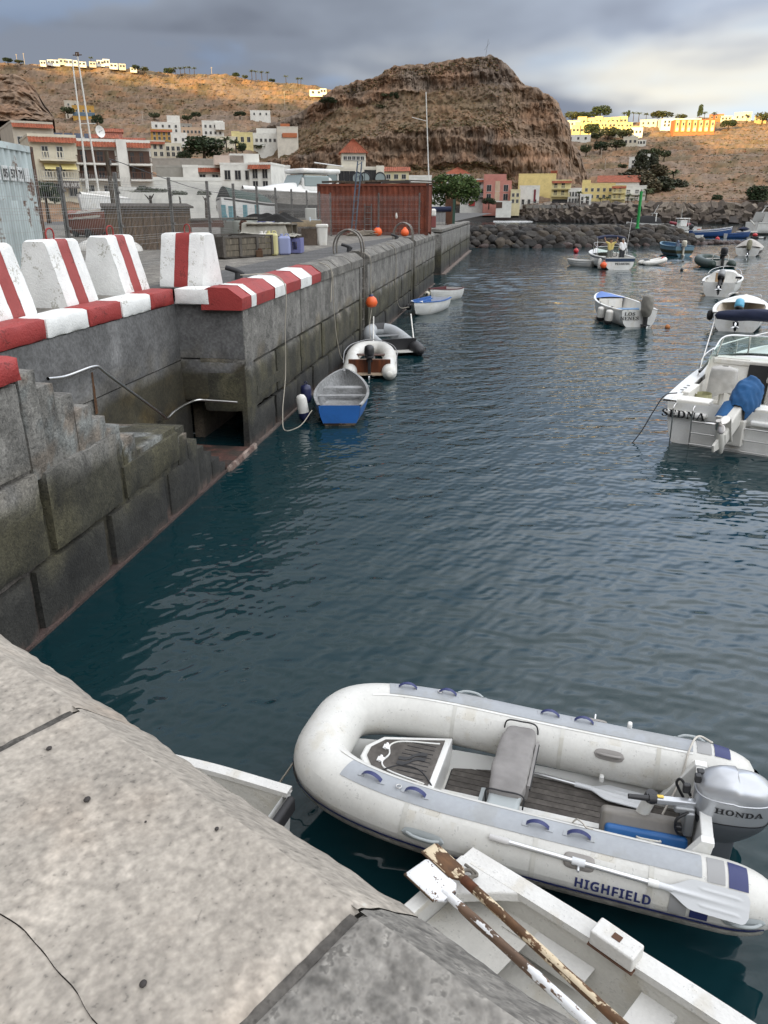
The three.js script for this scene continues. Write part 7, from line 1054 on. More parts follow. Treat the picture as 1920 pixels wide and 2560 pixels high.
  const blueCrate = (x, z, t, y, l) => { const o = thing('fish_crate', l, 'crate', [x, D + y, z], t, 'violet blue fish crates'); const m = mat('violet blue plastic', [0.16, 0.17, 0.36], { r: 0.6, map: 'dirt' }); for (const s of [-1, 1]) { part('long_side', [bx(1.1, 0.1, 0.04, 0, 0.08, s * 0.35), bx(1.1, 0.1, 0.04, 0, 0.42, s * 0.35), ...[-0.5, -0.25, 0, 0.25, 0.5].map((k) => bx(0.1, 0.44, 0.045, k, 0.25, s * 0.35))], m, o); part('short_side', bx(0.04, 0.45, 0.7, s * 0.55, 0.25, 0), m, o); } part('bottom', bx(1.1, 0.03, 0.7, 0, 0.03, 0), m, o); };
  blueCrate(-8.55, -26.6, -0.1, 0, 'violet blue fish crate under the black net heap'); blueCrate(-8.5, -26.65, -0.05, 0.5, 'upper violet blue fish crate carrying the black net heap'); blueCrate(-7.45, -25.75, 0.1, 0, 'violet blue fish crate half covered by the pale tarpaulin');
  single('net_heap', surf((a, b) => { const th = a * 6.2832, n = 0.6 + 0.8 * PN.noise(Math.cos(th) * 2 * b + 3, Math.sin(th) * 2 * b, 4); return [-8.2 + Math.cos(th) * b * 1.15, D + 1.0 + 0.34 * (1 - b * b) * n - 0.06 * b, -26.8 + Math.sin(th) * b * 0.5]; }, 40, 14), mat('black netting', [0.022, 0.021, 0.02], { r: 0.95, bump: 0.03, map: 'mottle' }), 'heap of black netting on the violet blue crates', 'net');
  single('tarpaulin', surf((a, b) => { const x = lerp(-0.95, 0.85, a), zz = lerp(-0.6, 0.75, b), edge = Math.max(sstep(0.62, 1, b), sstep(0.78, 1, a)), drop = Math.max(sstep(0.60, 0.7, b), sstep(0.8, 0.86, a)); return [-7.85 + x + 0.12 * (a > 0.8) * PN.noise(b * 8, 1, 1), D + 0.93 - drop * (0.28 + 0.5 * a * a * (0.6 + 0.4 * Math.sin(a * 5))) + 0.05 * PN.noise(a * 6, b * 6, 2) + 0.03 * PN.noise(a * 14, b * 4, 7), -25.7 + zz * (0.8 + 0.1 * edge) + 0.05 * PN.noise(a * 16, b * 3, 5) * drop]; }, 46, 40), mat('pale tarpaulin', [0.44, 0.42, 0.36], { r: 0.85, map: 'weave' }), 'pale grey tarpaulin draped over the crates and cans', 'tarpaulin');
  { const o = thing('pallet_stack', 'grey crate stack hidden under the pale tarpaulin', 'crate', [-7.9, D, -25.9], 0.05); for (const y of [0.15, 0.45, 0.75]) for (const z of [-0.4, 0.35]) part('board', bx(1.5, 0.26, 0.05, 0, y, z), mCr, o); part('top', bx(1.5, 0.04, 0.9, 0, 0.89, 0), mCr, o); }
  const can = (x, z, m, l, h = 0.6) => { const o = thing('jerry_can', l, 'jerry can', [x, D, z], 0.2); part('body', rbx(0.38, h, 0.3, 0.08, 0, h / 2, 0, 0, 0, 0, 3), m, o); part('neck', cyl(0.05, 0.05, 0.08, -0.08, h + 0.03, 0), m, o); part('handle', tube([[0.02, h - 0.02, 0], [0.05, h + 0.06, 0], [0.13, h + 0.05, 0], [0.15, h - 0.02, 0]], 0.02, 14, 6), m, o); };
  can(-7.45, -24.3, mat('yellowed plastic', [0.52, 0.48, 0.24], { r: 0.5 }), 'yellowed plastic jerry can before the tarpaulin', 0.66); can(-7.78, -24.6, mGelIn, 'white plastic jerry can between the crate and yellow can', 0.64); can(-7.18, -24.75, mat('pale blue plastic', [0.25, 0.28, 0.46], { r: 0.5 }), 'pale violet plastic drum beside the yellow can', 0.56);
  { const o = thing('wood_offcut', 'small brown wooden block by the grey crate corner', 'wood block', [-7.62, D, -23.55], 0.3); part('block', rbx(0.2, 0.2, 0.18, 0.015, 0, 0.1, 0), mWood, o); part('tin', cyl(0.07, 0.07, 0.05, 0.02, 0.225, 0), mRustF, o); }
  { const o = thing('dog_kennel', 'makeshift kennel with curved brown sheet roof on the quay', 'kennel', [-8.25, D, -31.9], 0.25); const mB = mat('brown panel', [0.17, 0.13, 0.10], { map: 'mottle', r: 0.85 }); part('front_panel', bx(0.62, 0.62, 0.03, 0.05, 0.31, 0.45), mB, o); part('side_panel', bx(0.03, 0.62, 1.0, -0.5, 0.31, 0), mB, o); part('side_panel', bx(0.03, 0.62, 1.0, 0.42, 0.31, 0), mB, o); part('vent_panel', bx(0.28, 0.5, 0.03, -0.36, 0.27, 0.45), mat('panel dark', [0.09, 0.075, 0.065], { r: 0.8 }), o); part('curved_roof', surf((a, b) => { const th = lerp(0.25, 2.9, a); return [lerp(-0.62, 0.55, b) , 0.62 + 0.32 * Math.sin(th), -0.56 * Math.cos(th)]; }, 16, 6), mat('tan sheet roof', [0.24, 0.18, 0.10], { map: 'mottle', r: 0.75 }), o); part('bracket_strip', [bx(0.03, 0.012, 0.5, 0.1, 0.93, 0.2, 0.45), bx(0.4, 0.012, 0.03, 0.3, 0.94, 0.12, 0.3)], mat('pale blue strip', [0.35, 0.42, 0.48], { r: 0.7 }), o); }
  { const o = thing('white_bin', 'white plastic bin standing at the kennel end', 'bin', [-7.62, D, -31.7], 0.2); part('body', surf((a, b) => { const th = a * 6.2832, c = Math.cos(th), s = Math.sin(th), q = Math.pow(Math.pow(Math.abs(c), 5) + Math.pow(Math.abs(s), 5), -0.2), w = lerp(0.17, 0.22, b); return [c * q * w, b * 0.66, s * q * w]; }, 20, 4), mGelIn, o); part('lid', rbx(0.48, 0.14, 0.48, 0.05, 0, 0.72, 0), mGelIn, o); }
  single('rope_heap', (() => { const R = rand(31), p = []; for (let i = 0; i < 110; i++) p.push([-8.05 + (R() - 0.5) * 1.7, D + 0.02 + R() * 0.34 * R(), -42.6 + (R() - 0.5) * 0.5]); return tube(p, 0.022, 520, 5); })(), mat('grey net rope', [0.27, 0.235, 0.19], { r: 0.95 }), 'tangled heap of grey rope and net before the red container', 'rope');
  const cb = (x, z, r, l, m2) => { const o = thing('buoy', l, 'buoy', [x, D, z]); part('body', lathe([[0.001, 0], [r * 0.7, r * 0.12], [r, r * 0.75], [r * 0.8, r * 1.4], [r * 0.35, r * 1.8], [0.001, r * 1.85]], 0, 0, 0, 0, 0, 0, 22), mOrange, o); part('cap', lathe([[0.001, r * 2.1], [r * 0.3, r * 2.05], [r * 0.42, r * 1.7]], 0, 0, 0), m2, o); return o; };
  const mOrange = mat('orange float plastic', [0.80, 0.13, 0.03], { r: 0.45 }), mNv = mat('navy cap', [0.012, 0.016, 0.07], { r: 0.4 });
  cb(-7.25, -42.7, 0.24, 'orange buoy with navy cap beside the rope heap', mNv); cb(-5.75, -42.3, 0.22, 'bright orange buoy behind the farther ladder loop', mOrange);
  { const o = cb(-4.55, -25.6, 0.20, 'orange teardrop buoy with navy cap hanging in the ladder bay', mNv); o.position.y = 1.26; o.rotation.z = 0.06; }
  ropeThing('line holding the orange teardrop buoy from the coping', [V(-4.95, 3.0, -25.6), V(-4.62, 2.86, -25.6), V(-4.58, 2.2, -25.6), V(-4.56, 1.66, -25.6)], 0.012); ropeThing('line from the hanging buoy down to the inflatables', [V(-4.55, 1.28, -25.6), V(-4.5, 0.8, -24.9), V(-4.2, 0.55, -23.4)], 0.009);
  single('plastic_bag', lathe([[0.001, 0.3], [0.03, 0.28], [0.07, 0.12], [0.05, 0.02], [0.001, 0]]).translate(-6.35, D + 0.85, -43.35), mGelIn, 'small white bag hung on the fence before the red container', 'bag');
  { const o = thing('meter_box', 'pale grey meter box fixed to a fence post', 'box', [-9.35, D + 1.0, -36.75], 0.1); part('case', rbx(0.5, 0.75, 0.2, 0.03, 0, 0, 0), mat('pale grey box', [0.42, 0.42, 0.39], { r: 0.7 }), o); part('door', bx(0.42, 0.66, 0.01, 0, 0, 0.105), M['pale grey box'], o); }
  { const o = thing('step_ladder', 'small aluminium step ladder leaning on the red container side', 'ladder', [-8.0, D, -43.9], 0); o.rotation.x = -0.1; for (const x of [-0.18, 0.18]) part('rail', bx(0.04, 1.6, 0.05, x, 0.8, 0), mGalv, o); for (let k = 0; k < 5; k++) part('tread', bx(0.34, 0.03, 0.08, 0, 0.25 + k * 0.3, 0), mGalv, o); }
  // mooring cleats
  for (const [x, z, l] of [[-5.62, -15.9, 'black iron horn cleat behind the striped coping'], [-5.55, -26.9, 'black iron horn cleat beside the near ladder loop'], [-5.5, -37.6, 'black iron horn cleat beside the farther ladder loop']]) { const o = thing('mooring_cleat', l, 'cleat', [x, D, z], 0.1, 'mooring cleats'); part('base', cyl(0.09, 0.07, 0.14, 0, 0.07, 0), mBlackRubber, o); part('horn', tube([[-0.26, 0.24, 0.0], [-0.12, 0.20, 0], [0.02, 0.15, 0], [0.1, 0.1, 0]], 0.05, 16, 8), mBlackRubber, o); }
  // quay ladders with double hoop tops
  for (const [z, l] of [[-25.65, 'steel quay ladder with hoop rails by the hanging buoy'], [-38.4, 'steel quay ladder with hoop rails before the red container']]) { const o = thing('quay_ladder', l, 'ladder', [0, 0, 0], 0, 'quay ladders'); for (const s of [-0.22, 0.22]) part('hoop_rail', tube([[-5.75, D, z + s], [-5.75, D + 0.3, z + s], [-5.62, D + 0.58, z + s], [-5.3, D + 0.74, z + s], [-4.98, D + 0.6, z + s], [-4.86, D + 0.3, z + s], [-4.86, D - 0.2, z + s], [-4.88, 1.2, z + s], [-4.9, -0.6, z + s]], 0.028, 70, 8), mat('worn steel', [0.42, 0.40, 0.37], { m: 0.7, r: 0.42, map: 'mottle' }), o); for (let k = 0; k < 9; k++) part('rung', bar([-4.885, 2.5 - k * 0.33, z - 0.22], [-4.885, 2.5 - k * 0.33, z + 0.22], 0.016, 6), M['worn steel'], o); }
  // farther quay: rusty post, covered boat, rail
  { const o = thing('steel_post', 'square rusty steel post with green edge at the quay end', 'post', [-5.9, D, -72], 0.1); part('column', bx(0.62, 2.1, 0.5, 0, 1.05, 0), mat('rust brown plate', [0.15, 0.062, 0.032], { map: 'mottle', r: 0.85 }), o); part('green_edge', bx(0.22, 2.08, 0.52, 0.40, 1.04, 0), mat('dark green paint', [0.022, 0.06, 0.04], { r: 0.6 }), o); }
  { const o = thing('folded_boat', 'dinghy bundled in white and blue tarpaulin on the farther quay', 'covered boat', [-8.3, D, -62], 0.2); part('white_bundle', surf((a, b) => { const th = a * 6.2832, n = 1 + 0.3 * PN.noise(Math.cos(th) * 2, b * 3, Math.sin(th) * 2); return [Math.cos(th) * 1.1 * Math.sqrt(Math.max(0, 1 - b * b)) * n, 1.1 * b * n, Math.sin(th) * 0.8 * Math.sqrt(Math.max(0, 1 - b * b)) * n]; }, 30, 14), mat('white tarp', [0.55, 0.57, 0.60], { r: 0.8, map: 'weave' }), o); part('blue_fold', surf((a, b) => [lerp(-0.1, 1.5, a), 0.95 - 0.7 * a * a + 0.1 * PN.noise(a * 4, b * 4, 1), lerp(-0.75, 0.85, b)], 12, 10), mat('blue tarp', [0.05, 0.10, 0.27], { r: 0.7, map: 'weave' }), o); part('white_hood', rbx(1.0, 0.55, 1.0, 0.15, 1.7, 1.05, 0), mGelIn, o); part('red_body', rbx(0.9, 0.8, 0.9, 0.05, 1.75, 0.4, 0), mat('dull red panel', [0.18, 0.05, 0.045], { r: 0.8 }), o); part('navy_boom', bar([-1.6, 1.25, -0.3], [3.4, 1.3, -0.3], 0.2, 10), mNavy, o); }
  { const o = thing('mast', 'thin white mast rising behind the quay bundle', 'mast', [-6.9, D, -66], 0); part('pole', bar([0, 0, 0], [-0.55, 9.6, 0], 0.06, 8, 0.035), mGelIn, o); part('spreader', bar([-0.4, 7.6, -0.01], [-1.6, 7.9, 0], 0.025, 6), mGelIn, o); }
  { const o = thing('quay_railing', 'light grey barrier railing on the farther quay', 'railing', [-6.0, D, -70]); for (let k = 0; k < 14; k++) part('bar', bar([-1.6 + k * 0.12, 0.1, 0], [-1.6 + k * 0.12, 1.2, 0], 0.02, 5), mGalv, o); for (const y of [1.2, 0.1]) part('rail', bar([-1.7, y, 0], [0.1, y, 0], 0.03, 6), mGalv, o); }
  // ---------- boatyard behind the fence ----------
  const hb = (label, stern, bow, o, y) => { const q = openBoat(o.nm || 'yard_boat', label, 'boat', stern, bow, { bowRise: 0.3, full: 2.2, th: 0.08, boot: false, draft: 0.5, ...o, lift: y }); return q; };
  const P = (u, v, d) => atD(u, v, d), g0 = 2.88;
  { const a = P(900, 500, 55), b = P(612, 500, 50), { t, h, L } = hb('white cabin cruiser with grey hull stripe propped up behind the fence', V(a.x, 0, a.z), V(b.x, 0, b.z), { B: 2.9, f: 1.35, bowRise: 0.18, draft: 0.6, nm: 'cabin_cruiser', band: [0.3, 0.66, 0, 0.985], mb: mat('dark grey stripe', [0.07, 0.065, 0.062], { r: 0.6, map: 'mottle' }), mh: mat('dull white hull', [0.52, 0.505, 0.47], { map: 'mottle', r: 0.5 }) }, g0 + 0.85); part('fore_deck', h.deck(0.3, 0.985, 0.03, 0.02, 0.2), mGel, t); const w = part('wheelhouse', [rbx(2.3, 0.9, 2.0, 0.2, -0.3, 1.9, 0, 0, 0, 0)], mGel, t); part('side_window', rbx(1.9, 0.65, 2.06, 0.1, -0.2, 2.1, 0), mat('pale window', [0.25, 0.30, 0.30], { r: 0.15 }), w); part('windscreen', bx(0.04, 0.85, 1.7, 0.95, 2.1, 0, 0, 0, 0.55), M['pale window'], w); part('roof', rbx(2.9, 0.28, 2.1, 0.13, -0.6, 2.68, 0), mGel, w); for (const z of [-1, 1]) part('roof_post', bar([-1.9, 1.4, z * 0.9], [-1.9, 2.6, z * 0.9], 0.04), mGel, t); part('coach_roof', surf((s, v) => { const q = lerp(0.55, 0.9, v), z = h.hb(q) * 0.75; return [h.X(q, 1), h.g(q) + 0.1 + 0.5 * Math.sin((1 - v) * 1.57) * (1 - Math.pow(Math.abs(s * 2 - 1), 4)), lerp(-z, z, s)]; }, 12, 10), mGel, t); part('bow_lettering', text('ATENGARA', 0.2, 0.01, fontB, 1.2).rotateY(Math.PI).translate(L * 0.36, 1.2, -1.0).rotateY(0.0), mBlack, t); const pr = thing('hull_props', 'timber props and boards under the cabin cruiser', 'props', [0, 0, 0]); for (let k = 0; k < 14; k++) { const q = a.clone().lerp(b, 0.1 + k * 0.058); part('plank', bx(0.35 + (k % 3) * 0.1, 1.25 + (k % 2) * 0.15, 0.06, q.x, g0 + 0.62, q.z + 1.3, 0, 0.15, (k % 4 - 1.5) * 0.02), k % 3 ? mWood : mat('grey plank', [0.19, 0.16, 0.13], { map: 'wood', r: 0.9 }), pr); } part('rail', bar([-2.3, 3.0, -0.9], [-0.1, 3.15, -0.9], 0.03), mSteel, t); }
  { const a = P(655, 540, 48), b = P(560, 540, 41), { t, h } = hb('white dinghy cruiser with black trim and dark green cover in the yard', V(a.x, 0, a.z), V(b.x, 0, b.z), { B: 2.2, f: 0.95, draft: 0.5, band: [0.92, 0.98, 0, 0.99], mb: mBlack }, g0 + 0.65); part('dark_bottom', h.band(0.0, 0.42, 0, 0.9, 0.008)[1], mBlack, t); part('dark_bottom', h.band(0.0, 0.42, 0, 0.9, 0.008)[0], mBlack, t); part('green_cover', h.deck(0.2, 0.95, 0.05, 0, 0.5), mat('dark green cover', [0.02, 0.045, 0.035], { r: 0.85 }), t); part('lettering', text('TROPHY', 0.3, 0.01, fontB, 1.2).rotateZ(0.05).translate(0.3, 0.72, 1.12), mBlack, t); }
  { const cr = thing('boat_cradle', 'turquoise painted boat cradle of upright timbers behind the drums', 'cradle'), m = mat('turquoise paint', [0.13, 0.33, 0.38], { map: 'dirt', r: 0.7 }); for (const [u0, v0, u1, v1] of [[556, 512, 563, 575], [575, 515, 580, 570], [614, 512, 616, 575], [638, 512, 645, 570]]) { const a = P(u0, v0, 38), b = P(u1, v1, 38); part('upright', bx(0.17, a.y - b.y, 0.14, b.x, (a.y + b.y) / 2, b.z), m, cr); } for (const [u0, v0, u1, v1] of [[563, 535, 577, 570], [640, 540, 648, 560], [606, 545, 614, 565]]) part('brace', bar(P(u0, v0, 37.8), P(u1, v1, 37.8), 0.06, 4), m, cr); }
  { const a = P(300, 490, 63), b = P(203, 490, 58), { t, h, L } = hb('white sailing yacht hull with deck cabin laid up in the yard', V(a.x, 0, a.z), V(b.x, 0, b.z), { B: 2.2, f: 1.0, draft: 0.6, nm: 'sailing_yacht', bowRise: 0.25 }, g0 + 1.0); part('fore_deck', h.deck(0.1, 0.985, 0.03, 0.02, 0.15), mGelIn, t); part('cabin_top', rbx(1.6, 0.35, 1.2, 0.12, -0.2, 1.3, 0), mGelIn, t); part('mast', bar([0.3, 1.1, 0], [0.9, 9.6, 0], 0.07, 8, 0.05), mGelIn, t); part('second_mast', bar([1.4, 1.0, 0.2], [1.25, 9.2, 0.2], 0.06, 8, 0.045), mGelIn, t); part('furled_sail', bar([1.45, 1.6, 0.2], [1.3, 5.2, 0.2], 0.11, 8, 0.05), mat('sail cloth', [0.55, 0.54, 0.5], { r: 0.9 }), t); part('mast_head', [bx(0.08, 0.22, 0.22, 0.9, 9.55, 0), bar([0.9, 9.5, -0.3], [0.9, 9.5, 0.3], 0.03)], mWood, t); part('spreader', bar([0.6, 5.6, -0.5], [0.6, 5.6, 0.5], 0.025), mGelIn, t); }
  { const a = P(185, 540, 46), b = P(258, 540, 43), { t, h } = hb('small wooden boat under red striped canvas on a trolley', V(a.x, 0, a.z), V(b.x, 0, b.z), { B: 1.5, f: 0.6, draft: 0.4, nm: 'covered_dinghy', mh: mat('rust hull', [0.20, 0.07, 0.045], { r: 0.8 }) }, g0 + 0.5); part('canvas', surf((s, v) => { const q = lerp(0.02, 0.97, v), z = h.hb(q) + 0.04; return [h.X(q, 0.5), h.g(q) + 0.03 - 0.3 * Math.pow(Math.abs(s * 2 - 1), 6) + 0.12 * (1 - Math.pow(s * 2 - 1, 2)) + 0.05 * PN.noise(s * 5, v * 6, 1), lerp(-z, z, s)]; }, 14, 24), mat('grubby canvas', [0.47, 0.43, 0.37], { r: 0.9, map: 'weave' }), t); for (let k = 0; k < 5; k++) part('red_stripe', surf((s, v) => { const q = lerp(0.05 + k * 0.09, 0.09 + k * 0.09, v), z = h.hb(q) + 0.05; return [h.X(q, 0.5), h.g(q) + 0.05 - 0.3 * Math.pow(Math.abs(s * 2 - 1), 6) + 0.13 * (1 - Math.pow(s * 2 - 1, 2)) + 0.05 * PN.noise(s * 5, q * 6, 1), lerp(-z, z, s)]; }, 10, 2), mat('faded red stripe', [0.42, 0.13, 0.10], { r: 0.9 }), t); const w = thing('boat_trolley', 'rusty trolley carrying the red striped boat', 'trolley', t.position.clone().setY(g0), t.rotation.y); part('frame', bx(2.0, 0.1, 0.8, 0, 0.35, 0), mRustF, w); for (const x of [-0.7, 0.7]) for (const z of [-0.45, 0.45]) part('wheel', cyl(0.24, 0.24, 0.14, x, 0.24, z, HP), mBlackRubber, w); }
  { const c = P(368, 545, 31), o = thing('timber_shed', 'weathered brown timber shed behind the fence', 'shed', [c.x, g0, c.z], 0.5), mP = mat('shed board', [0.21, 0.145, 0.095], { map: 'wood', r: 0.95 }), R = rand(14); for (let k = 0; k < 14; k++) part('board', bx(0.185, 1.4 + R() * 0.06, 0.04, -1.3 + k * 0.2, 0.72, 0.9 + R() * 0.02), mP, o); for (let k = 0; k < 9; k++) part('board', bx(0.04, 1.4, 0.185, 1.42, 0.72, 0.8 - k * 0.2), mP, o); part('roof', bx(3.1, 0.06, 2.2, 0, 1.5, 0, 0.05), mat('shed roof', [0.11, 0.095, 0.08], { map: 'wood', r: 0.9 }), o); part('back', bx(2.8, 1.4, 0.05, 0, 0.72, -0.9), mP, o); part('end', bx(0.05, 1.4, 1.8, -1.42, 0.72, 0), mP, o); }
  single('yellow_float', sph(0.28, 0, 0, 0, 1, 1, 0.9).translate(-8.55, D + 0.28, -16.3), mat('yellow float', [0.36, 0.30, 0.10], { r: 0.7, map: 'dirt' }), 'dull yellow float lying at the foot of the fence', 'float');
  single('upturned_dinghy', surf((a, b) => { const x = (b - 0.5) * 3, k = Math.sqrt(Math.max(0, 1 - Math.pow(b * 2 - 1, 4))), th = a * Math.PI; const c = P(265, 552, 30); return [c.x + x * 0.9, g0 + Math.sin(th) * 0.42 * k, c.z + Math.cos(th) * 0.6 * k + x * 0.2]; }, 12, 20), mGelIn, 'white upturned dinghy lying behind the fence', 'dinghy');
  { const a = P(285, 505, 44), b = P(265, 378, 44), o = thing('utility_pole', 'weathered wooden utility pole with a wire behind the fence', 'utility pole', [a.x, g0, a.z]); part('pole', bar([0, -0.1, 0], [b.x - a.x, b.y - g0, b.z - a.z], 0.14, 8, 0.10), mat('pole wood', [0.13, 0.11, 0.09], { map: 'wood', r: 0.95 }), o); part('insulator', cyl(0.06, 0.06, 0.2, b.x - a.x + 0.15, b.y - g0 - 0.5, b.z - a.z), mGalv, o); const w0 = V(b.x, b.y - 0.3, b.z), w1 = P(640, 490, 75); single('overhead_wire', tube([w0, w0.clone().lerp(w1, 0.5).add(V(0, -0.5, 0)), w1], 0.02, 20, 4), mBlack, 'thin overhead wire slanting down from the utility pole', 'wire'); }
}

// ================= TOWN =================
const plaster = (k, c) => mat('plaster ' + k, c, { map: 'plaster', r: 0.92 });
const PW = plaster('white', [0.80, 0.79, 0.765]), PC = plaster('cream', [0.70, 0.65, 0.54]), PY = plaster('yellow', [0.80, 0.65, 0.30]), PPk = plaster('pink', [0.58, 0.25, 0.21]), PO = plaster('ochre', [0.52, 0.30, 0.075]), PB = plaster('beige', [0.56, 0.51, 0.44]), POr = plaster('orange', [0.50, 0.17, 0.08]), PG = plaster('grey', [0.35, 0.335, 0.31]), PPe = plaster('peach', [0.62, 0.46, 0.34]);
const mTile = mat('roof tiles', [0.40, 0.125, 0.062], { map: 'tileRoof', r: 0.85, bump: 0.03 }), mPaneShade = mat('window pane and shop shade', [0.030, 0.034, 0.038], { r: 0.15 }), mFrame = mat('window frame', [0.5, 0.49, 0.46], { r: 0.7 }), mBrownW = mat('brown joinery', [0.075, 0.038, 0.024], { r: 0.7 });
const winG = {};
function windowAt(par, x, y, z, w, h, ry, fr = mFrame) { const k = w.toFixed(2) + '_' + h.toFixed(2); if (!winG[k]) winG[k] = [ready([bx(w + 0.14, 0.08, 0.1, 0, h / 2 + 0.03, 0), bx(w + 0.2, 0.09, 0.16, 0, -h / 2 - 0.04, 0.03), bx(0.08, h, 0.1, -w / 2 - 0.03, 0, 0), bx(0.08, h, 0.1, w / 2 + 0.03, 0, 0), bx(0.05, h, 0.07, 0, 0, 0)]), ready(bx(w, h, 0.05, 0, 0, -0.01))]; const f = part('window', winG[k][0], fr, par); f.position.set(x, y, z); f.rotation.y = ry; part('pane', winG[k][1], mPaneShade, f); return f; }
function tilePlane(a, b, c, d, pitch = 0.42) { a = vec(a); b = vec(b); c = vec(c); d = vec(d); const w = Math.max(a.distanceTo(b), d.distanceTo(c)), n = clamp(Math.round(w / pitch) * 4, 8, 120), nrm = b.clone().sub(a).cross(d.clone().sub(a)).normalize(); if (nrm.y < 0) nrm.negate(); return surf((s, t) => { const p = a.clone().lerp(b, s).lerp(d.clone().lerp(c, s), t).addScaledVector(nrm, 0.05 * Math.cos(s * w / pitch * 6.283)); return [p.x, p.y, p.z]; }, n, 3); }
// o: u0,u1 front edges, vt, vb, distance, depth, extra yaw, material; roof kinds flat | hip | gable | eave
function house(label, o, cat = 'house', group) {
  const uc = (o.u0 + o.u1) / 2, P = atD(uc, o.vb, o.d || dHill(uc, o.vb)), m = mpp(P), w = (o.u1 - o.u0) * m / Math.max(0.5, Math.cos(o.yaw || 0)), h = (o.vb - o.vt) * m, dp = o.dep ?? w * 0.8, fd = o.fd ?? 3;
  const t = thing(o.nm || 'house', label, cat, P, Math.atan2(-P.x, -P.z) + (o.yaw || 0), group), col = o.m || PW;
  part('wall', bx(w, h + fd, dp, 0, h / 2 - fd / 2, -dp / 2), col, t);
  if (o.roof === 'hip') { const e = 0.45, r = o.rh ?? h * 0.3, A = [-w / 2 - e, h, e], B = [w / 2 + e, h, e], C = [w / 2 + e, h, -dp - e], E = [-w / 2 - e, h, -dp - e], k = Math.max(0, (w - dp) / 2), p = [-k, h + r, -dp / 2], q = [k + 0.01, h + r, -dp / 2]; const rf = part('roof', [tilePlane(A, B, q, p), tilePlane(C, E, p, q), tilePlane(B, C, q, q), tilePlane(E, A, p, p)], mTile, t); part('eaves', bx(w + 0.8, 0.12, dp + 0.8, 0, h - 0.05, -dp / 2), col, rf); }
  else if (o.roof === 'gable') { const r = Math.min(o.rh ?? h * 0.3, dp * 0.2); const rf = part('roof', [tilePlane([-w / 2 - 0.3, h - 0.1, 0.4], [w / 2 + 0.3, h - 0.1, 0.4], [w / 2 + 0.3, h + r, -dp / 2], [-w / 2 - 0.3, h + r, -dp / 2]), tilePlane([w / 2 + 0.3, h - 0.1, -dp - 0.4], [-w / 2 - 0.3, h - 0.1, -dp - 0.4], [-w / 2 - 0.3, h + r, -dp / 2], [w / 2 + 0.3, h + r, -dp / 2])], mTile, t); part('gable', [-1, 1].map((s) => poly([[0, 0], [dp, 0], [dp / 2, r - 0.05]], 0.2, 0, s * w / 2 - 0.1, h - 0.05, 0, 0, HP))[1], col, t); part('gable', poly([[0, 0], [dp, 0], [dp / 2, r - 0.05]], 0.2, 0, -w / 2 - 0.1, h - 0.05, 0, 0, HP), col, t); }
  else { part('parapet', [bx(w + 0.12, 0.35, 0.2, 0, h + 0.16, -0.06), bx(w + 0.12, 0.35, 0.2, 0, h + 0.16, -dp + 0.06), bx(0.2, 0.35, dp - 0.3, -w / 2 + 0.04, h + 0.16, -dp / 2), bx(0.2, 0.35, dp - 0.3, w / 2 - 0.04, h + 0.16, -dp / 2)], col, t); if (o.roof === 'eave') part('tile_eave', tilePlane([-w / 2 - 0.05, h - 0.75, 0.75], [w / 2 + 0.05, h - 0.75, 0.75], [w / 2 + 0.05, h - 0.05, 0.06], [-w / 2 - 0.05, h - 0.05, 0.06]), mTile, t); }
  const grid = (spec, side) => { const [rows, cols, ww = 0.9, wh = 1.15, y0 = 0.14, y1 = 0.9] = spec, len = side ? dp : w; for (let r = 0; r < rows; r++) for (let c = 0; c < cols; c++) { const q = (c + 0.5) / cols * len * 0.9 + len * 0.05, y = h * lerp(y0, y1, (r + 0.5) / rows); if (side) windowAt(t, side * (w / 2 + 0.02), y, -q, Math.min(ww, len / cols * 0.6), Math.min(wh, h / rows * 0.6), side * HP, o.fr); else windowAt(t, q - w / 2, y, 0.02, Math.min(ww, len / cols * 0.6), Math.min(wh, h / rows * 0.6), 0, o.fr); } };
  if (o.win) grid(o.win, 0); if (o.wl) grid(o.wl, -1); if (o.wr) grid(o.wr, 1);
  // balconies: [x centre fraction, width fraction, floors[], style]
  for (const [xc, wf, floors, style] of o.bal || []) for (const f of floors) {
    const bw = w * wf, x = (xc - 0.5) * w, y = h * f, st = style === 'brown'; part('balcony_slab', bx(bw, 0.25, 1.5, x, y, 0.7), col, t);
    if (st) part('timber_panel', bx(bw * 0.94, h * 0.22, 0.08, x, y + h * 0.14, 0.03), mBrownW, t);
    const rl = part('balcony_rail', [bx(bw, 0.09, 0.08, x, y + 1.05, 1.42), bx(bw, 0.07, 0.06, x, y + 0.3, 1.42)], st ? mBrownW : col, t); const nb = clamp(Math.round(bw / 0.42), 4, 26); part('balusters', Array.from({ length: nb }, (_, k) => bx(st ? 0.09 : 0.14, 0.85, 0.07, x - bw / 2 + (k + 0.5) * bw / nb, y + 0.62, 1.42)), st ? mBrownW : col, rl).userData.kind = 'stuff';
    for (const k of [-0.3, 0.1]) windowAt(t, x + k * bw, y + h * 0.13, 0.09, bw * 0.16, h * 0.19, 0, st ? mBrownW : mFrame);
  }
  for (const [x0, x1, y0, y1, dd, mm, nm] of o.boxes || []) part(nm || 'wing', bx((x1 - x0) * w, (y1 - y0) * h, Math.abs(dd) + 0.01, ((x0 + x1) / 2 - 0.5) * w, (y0 + y1) / 2 * h, dd > 0 ? dd / 2 : dd / 2 - 0.3), mm || col, t);
  t.userData._w = undefined; delete t.userData._w; return { t, w, h, dp };
}
